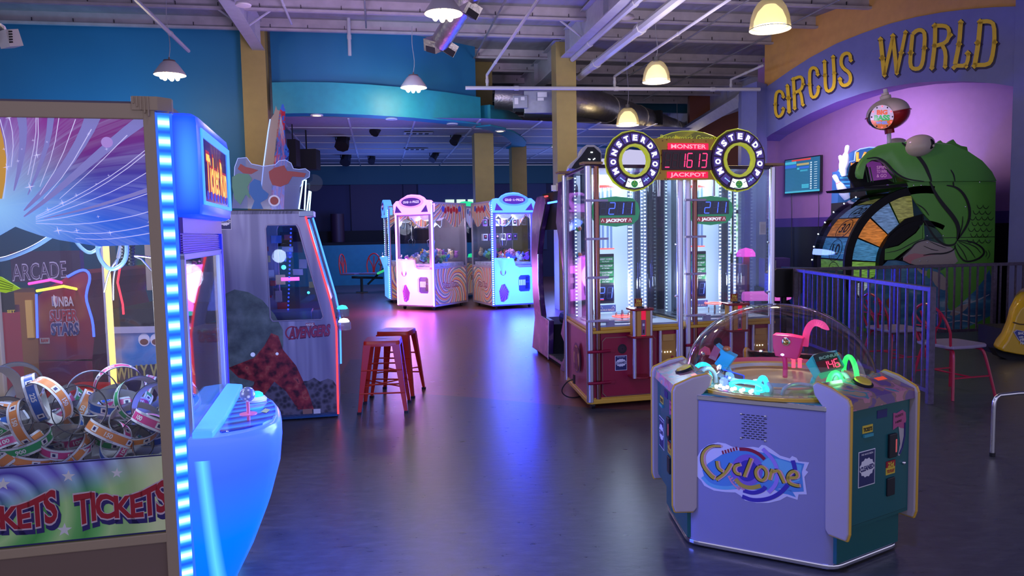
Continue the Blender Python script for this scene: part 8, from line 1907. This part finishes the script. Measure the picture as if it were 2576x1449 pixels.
# yellow shell game at the right edge
YY = 8.0; f = Fr(5.5, YY, 0); t = thing('yellow_shell_game', f, 'glossy yellow car-like shell of a game cut by the right edge of the photo', 'arcade machine')
def yq(px, py): return f.Y(px, py, 0)
ol = [(2498, 868), (2515, 845), (2530, 810), (2534, 795), (2538, 778), (2550, 755), (2566, 742), (2600, 735), (2700, 735), (2700, 905), (2600, 893), (2540, 884), (2500, 876)]
m = MB(f, mat('shell_yellow', (.72, .43, .01), .16, coat=.5)); P0 = [yq(*q) for q in ol]; vs = []; k = len(P0); cxx = sum(p[0] for p in P0)/k; czz = P0[9][1]
lvl = [(.86, -.10), (.95, -.05), (1, .05), (1, .8), (.9, .95)]
for s, y in lvl: vs += [(cxx+(a-cxx)*s+max(0, y)*.72, y, czz+(b-czz)*s) for a, b in P0]
fs = []
for j in range(len(lvl)-1): fs += [(j*k+i, j*k+(i+1) % k, (j+1)*k+(i+1) % k, (j+1)*k+i) for i in range(k)]
fs += [tuple(range(k))[::-1], tuple(range(4*k, 5*k))]; m.add(vs, fs); sh = m.build('shell', t, smooth=True, bevel=.01)
m = MB(f, MATTE); m.pXZ([yq(*q) for q in ((2500, 876), (2540, 884), (2700, 900), (2700, 950), (2560, 915), (2512, 895))], 0, .1); m.box(yq(2560, 900)[0], yq(2700, 900)[0], .05, .7, 0, .3); m.build('underside', t)
m = MB(f, mat('lip_dark', (.12, .06, .0), .4)); P_ = [yq(*q) for q in ((2533, 808), (2550, 813), (2576, 814), (2640, 812))]; m.tube([(a, -.10, b) for a, b in P_], .008, 6); m.build('lip_line', sh)
m = MB(f, mat('badge_rim', (.45, .42, .6), .4)); bd_ = [(2533, 832), (2540, 826), (2560, 830), (2566, 824), (2610, 824), (2610, 866), (2562, 866), (2545, 852)]; P_ = [yq(*q) for q in bd_]; m.pXZ(P_, -.108, -.10); m.use(mat('badge_blue', (.03, .05, .3), .4)); cx2 = sum(p[0] for p in P_)/8; cz2 = sum(p[1] for p in P_)/8; m.pXZ([(cx2+(a-cx2)*.92, cz2+(b-cz2)*.88) for a, b in P_], -.110, -.108); m.use(PWHITE)
for k_, tx in enumerate(('SHOOT', 'with your', 'VIRTUAL', 'HANDS')): a, b = yq(2543+k_*2, 838+k_*8); m.text(tx, (a, -.113, b), (1, 0, .0), (0, 0, 1), h=(.020 if k_ == 1 else .028), bold=.04)
m.build('badge', sh)
# chrome tube frame at the right edge
m = MB(W, CHROME); a = at_z(2496, 1148, 0); zt = .40
P_ = smooth([(a.x, a.y, .0), (a.x+.0, a.y, .30), (a.x+.005, a.y, zt-.03), (a.x+.05, a.y+.01, zt), (a.x+.5, a.y+.05, zt), (a.x+.9, a.y+.1, zt)], 1)
m.tube(P_, .0125, 12); m.tube([(a.x+.30, a.y+.02, zt), (a.x+.38, a.y+.12, zt), (a.x+.9, a.y+.3, zt)], .0115, 10); m.use(BLACK); m.cyl((a.x, a.y, 0), (a.x, a.y, .025), .017, 12); m.cyl((a.x+.85, a.y+.1, 0), (a.x+.85, a.y+.1, zt), .0125, 10)
m.build('chrome_bench', label='bent chrome tube leg of a low bench at the right edge', cat='bench', smooth=True)

# =================================================================== games seen through the ticket machine's glass
YN = 4.9; f = Fr(-2.9, YN, 0)
t = thing('basketball_game', f, 'dark red basketball game with blue edge light, behind the crane game glass', 'arcade machine')
def zn(x, y): return (x/3.45, 560+y/3.45)
def np_(x, y): return f.Y(*zn(x, y), 0)
o = [np_(*q) for q in ((335, 1080), (330, 640), (420, 560), (590, 470), (680, 420), (740, 408), (780, 440), (785, 500), (760, 580), (750, 660), (780, 760), (810, 860), (820, 990), (800, 1200), (335, 1200))]
n = NT('nba_print', .4); NB = n.out(n.ramp(n.noise(2.2, detail=3), [(.3, (.10, .02, .12)), (.5, (.26, .02, .05)), (.62, (.35, .12, .05)), (.7, (.2, .02, .05))]))
m = MB(f, NB); m.pXZ(o+[], 0, .8); a, b = np_(335, 1195), np_(800, 1195); m.box(a[0], b[0], 0, .8, 0, a[1]); bo_ = m.build('cabinet', t)
m = MB(f, led('nba_blue', (.05, .10, 1.0), 2)); m.tube([(a, -.006, b) for a, b in smooth([(x, y, 0) for x, y in o[3:13]], 1) and [(p.x, p.y) for p in smooth([(x, y, 0) for x, y in o[3:13]], 1)]], .009, 6); a, b = np_(320, 620), np_(330, 1000); m.tube([(a[0], -.006, a[1]), (b[0], -.006, b[1])], .008, 6); m.build('blue_light_edge', t)
lines = [('NBA', 515, 725, 125, 85), ('SUPER', 440, 855, 235, 95), ('STARS', 450, 975, 235, 105)]
for (mt, bd_, dx, off) in ((mat('nba_pale', (.42, .36, .48), .5), .10, -6, .003), (None, .03, 0, .005)):
    for k_, (tx, x, y, w_, h_) in enumerate(lines):
        mm = mt or [PWHITE, mat('nba_red', (.40, .05, .08), .5), mat('nba_navy', (.04, .06, .22), .5)][k_]
        if mt is None and k_ == 0: mm = mat('nba_white', (.65, .6, .7), .5)
        elif mt and k_ == 0: continue
        m = MB(f, mm); a, b = np_(x+dx, y), np_(x+dx+w_-dx*2, y-h_); m.text(tx, (a[0], -off, a[1]), (1, 0, .02), (0, 0, 1), w=b[0]-a[0], h=b[1]-a[1], bold=bd_); m.build('title_word', bo_)
m = MB(f, mat('nba_badge', (.55, .5, .65), .5)); a, b = np_(455, 725), np_(500, 640); m.box(a[0], b[0], -.004, 0, a[1], b[1]); m.use(mat('nba_badge_b', (.06, .10, .35), .5)); m.box(a[0]+.006, (a[0]+b[0])/2, -.005, -.004, a[1]+.006, b[1]-.006); m.use(mat('nba_badge_r', (.4, .05, .1), .5)); m.box((a[0]+b[0])/2, b[0]-.006, -.005, -.004, a[1]+.006, b[1]-.006); m.use(PWHITE)
c = ((a[0]+b[0])/2, (a[1]+b[1])/2); m.poly([(c[0]+u, -.006, c[1]+v) for u, v in ((-.004, .045), (.010, .030), (.006, .0), (.014, -.03), (.004, -.045), (-.006, -.02), (-.010, .015))]); m.build('league_badge', bo_)
m = MB(f, mat('raw_tag', (.5, .5, .45), .5)); a, b = np_(350, 1050), np_(430, 1000); m.box(a[0], b[0], -.004, 0, a[1], b[1]); m.use(PRED); m.text('RAW', (a[0]+.01, -.006, a[1]+.01), (1, 0, 0), (0, 0, 1), w=(b[0]-a[0])*.8, h=(b[1]-a[1])*.6, bold=.05); m.build('small_tag', bo_)
# neon-lit arcade sign, pink and yellow bars, tall yellow cabinet beside it
m = MB(f, led('pink_bar', (1, .05, .35), 1.6)); a, b = f.Y(72, 714, -.1), f.Y(127, 704, -.1); m.tube([(a[0], -.1, a[1]), (b[0], -.1, b[1]), (b[0]+.02, .1, b[1]-.05)], .009, 6); m.build('pink_light_bar', t)
m = MB(f, led('yellow_bar', (.8, .8, .06), 1.3)); a, b = f.Y(92, 732, -.12), f.Y(160, 720, -.12); m.tube([(a[0], -.12, a[1]), (b[0], -.12, b[1]), (b[0]+.02, .1, b[1]-.05)], .009, 6); m.build('yellow_light_bar', t)
f2 = Fr(-3.5, 5.7, 0); m = MB(f2, mat('sign_board', (.05, .03, .10), .5)); a, b = f2.Y(30, 710, 0), f2.Y(200, 630, 0); m.box(a[0], b[0], 0, .05, a[1], b[1]); m.box((a[0]+b[0])/2-.03, (a[0]+b[0])/2+.03, 0, .05, 0, a[1])
t = thing('arcade_word_sign', f2, 'dark hanging board with outlined ARCADE lettering behind the crane game glass', 'sign'); m.build('board', t)
m = MB(f2, mat('arcade_line', (.42, .38, .55), .4, emit=(.3, .25, .5), es=.3)); m.text('ARCADE', ((a[0]+b[0])/2-.05, -.004, a[1]+.02), (1, 0, .05), (0, 0, 1), w=.42, h=.13, bold=.02, center=True); m.use(mat('arcade_in', (.08, .03, .12), .4)); m.text('ARCADE', ((a[0]+b[0])/2-.05, -.006, a[1]+.025), (1, 0, .05), (0, 0, 1), w=.41, h=.12, bold=-.012, center=True); m.build('arcade_word', t)
m = MB(W, mat('amber_cab', (.32, .13, .03), .4)); a, b = at_y(33, 860, 5.3), at_y(88, 735, 5.3); m.pXY([(a.x, 5.3), (b.x, 5.3), (b.x*1.1, 5.83), (a.x*1.1, 5.83)], 0, b.z); m.use(mat('amber_glow', (.5, .3, .08), .4, emit=(.5, .3, .08), es=.3)); a, b = at_y(70, 850, 5.29), at_y(80, 755, 5.29); m.box(a.x, b.x, 5.285, 5.3, a.z, b.z); m.build('amber_cabinet', label='amber lit narrow cabinet at the left behind the crane game glass', cat='arcade machine')
m = MB(W, mat('red_cab', (.34, .03, .05), .35)); a, b = at_y(-40, 920, 4.2), at_y(50, 785, 4.2); q_ = 4.7/4.2; m.pXY([(a.x, 4.2), (b.x, 4.2), (b.x*q_, 4.7), (a.x*q_, 4.7)], 0, b.z); m.use(BLACK); c_, d = at_y(-40, 790, 4.19), at_y(32, 735, 4.19); m.pXY([(c_.x, 4.2), (d.x, 4.2), (d.x*q_, 4.7), (c_.x*q_, 4.7)], b.z, d.z); m.use(PYEL); m.text('SET', at_y(18, 787, 4.18), (1, 0, 0), (0, 0, 1), w=.045, h=.016, bold=.04); m.build('red_cabinet', label='red game cabinet at the very left behind the crane game glass', cat='arcade machine', bevel=.01)
# chocolate themed pusher: white frame, blue art, dark band of letters
YW = 4.6; f3 = Fr(-2.2, YW, 0)
def wq(px, py): return f3.Y(px, py, 0)
t = thing('chocolate_pusher', f3, 'white framed coin pusher with blue art and gold letters behind the crane game glass', 'arcade machine')
a, b = wq(277, 990), wq(462, 600)
m = MB(f3, mat('pusher_white', (.50, .50, .58), .4))
zb0, zt0 = 0, b[1]+.1; x0, x1 = a[0], b[0]
for bx_ in ((x0, x0+.03, 0, zt0), (x1-.04, x1, 0, zt0)): m.box(bx_[0], bx_[1], -.01, .02, bx_[2], bx_[3])
zr = wq(300, 826)[1]; m.box(x0, x1, -.012, .02, zr-.03, zr+.01); m.box(x0, x1, -.01, .6, zt0-.03, zt0); m.build('frame', t)
n = NT('choc_art', .4); CA = n.out(n.ramp(n.noise(2.5, detail=3), [(.35, (.02, .08, .28)), (.5, (.06, .25, .55)), (.6, (.3, .35, .5)), (.7, (.3, .12, .05))]))
m = MB(f3, CA); m.box(x0+.03, x1-.04, .0, .02, .0, zr-.03); ap_ = m.build('art_panel', t)
m = MB(f3, PWHITE)
for px in (363, 393, 418): a, b = wq(px, 855); m.sph((a, -.002, b), .037, 14, 8, (1, .05, 1.1)); m.use(mat('face_tan', (.22, .09, .06), .5)); m.sph((a, -.004, b-.012), .024, 12, 6, (1.1, .05, .8)); m.use(PWHITE)
m.build('round_print', ap_)
m = MB(f3, mat('choc_dark', (.04, .03, .06), .4)); m.poly([(wq(*q)[0], -.003, wq(*q)[1]) for q in ((283, 950), (300, 925), (430, 912), (455, 909), (455, 1010), (283, 1010))]); m.use(mat('choc_gold', (.45, .42, .12), .4)); c = wq(292, 955); d = wq(322, 0); m.text('WILLY WONKA', (c[0], -.005, c[1]), (1, 0, .05), (0, 0, 1), w=.50, h=.085, bold=.03); m.use(mat('choc_pale', (.5, .5, .55), .4)); c = wq(378, 978); m.text('CHOCOLATE', (c[0], -.005, c[1]), (1, 0, .05), (0, 0, 1), w=.26, h=.06, bold=.03); m.build('title_print', ap_)
m = MB(f3, MATTE); m.box(x0+.03, x1-.04, .55, .6, zr, zt0); m.box(x0+.03, x1-.04, .0, .6, zr-.02, zr+.12); m.use(mat('inner_dim', (.06, .08, .11), .5)); m.box(x0+.14, x0+.5, .4, .5, zr+.12, zr+.32); m.use(mat('pale_card', (.35, .42, .5), .5)); m.box(x0+.26, x0+.42, .3, .31, zr+.15, zr+.40); m.use(mat('dark_card', (.04, .03, .05), .5)); m.box(x0+.28, x0+.42, .29, .30, zr+.40, zr+.62); m.use(PWHITE); m.text('WON', (x0+.29, .285, zr+.45), (1, 0, 0), (0, 0, 1), w=.1, h=.05, bold=.04); m.use(mat('cream_wall', (.4, .36, .3), .5)); m.box(x0+.02, x0+.14, .5, .54, zr+.2, zt0); m.build('inside', t)
m = MB(f3, led('zig_red', (1.0, .03, .05), 2.0)); m.tube([(wq(*q)[0], -.02, wq(*q)[1]) for q in ((306, 672), (300, 710), (313, 765), (315, 790))], .007, 6); m.build('red_light_tube', t)
# two more red stools seen behind the rings
def st2(px, py, Y, a, lab): q = at_y(px, py, Y); stool(Fr(q.x, Y, a), lab)
st2(185, 900, 3.98, 20, 'red metal cafe stool seen through the crane game glass, nearer one'); st2(206, 862, 4.43, -10, 'red metal cafe stool seen through the crane game glass beside the yellow tube')
lamp('deck_glow', T.M @ Vector((.62, .35, .85)), (.08, .14, 1.0), 60, .2)
lamp('crane_game_inside', T.M @ Vector((-.45, .4, 1.72)), (.75, .85, 1.0), 20, .12)
lamp('crane_game_low', T.M @ Vector((-.3, .15, 1.25)), (.6, .75, 1.0), 7, .08)
lamp('game_row_violet', (-3.0, 3.9, 2.2), (.85, .7, .95), 60, .3)
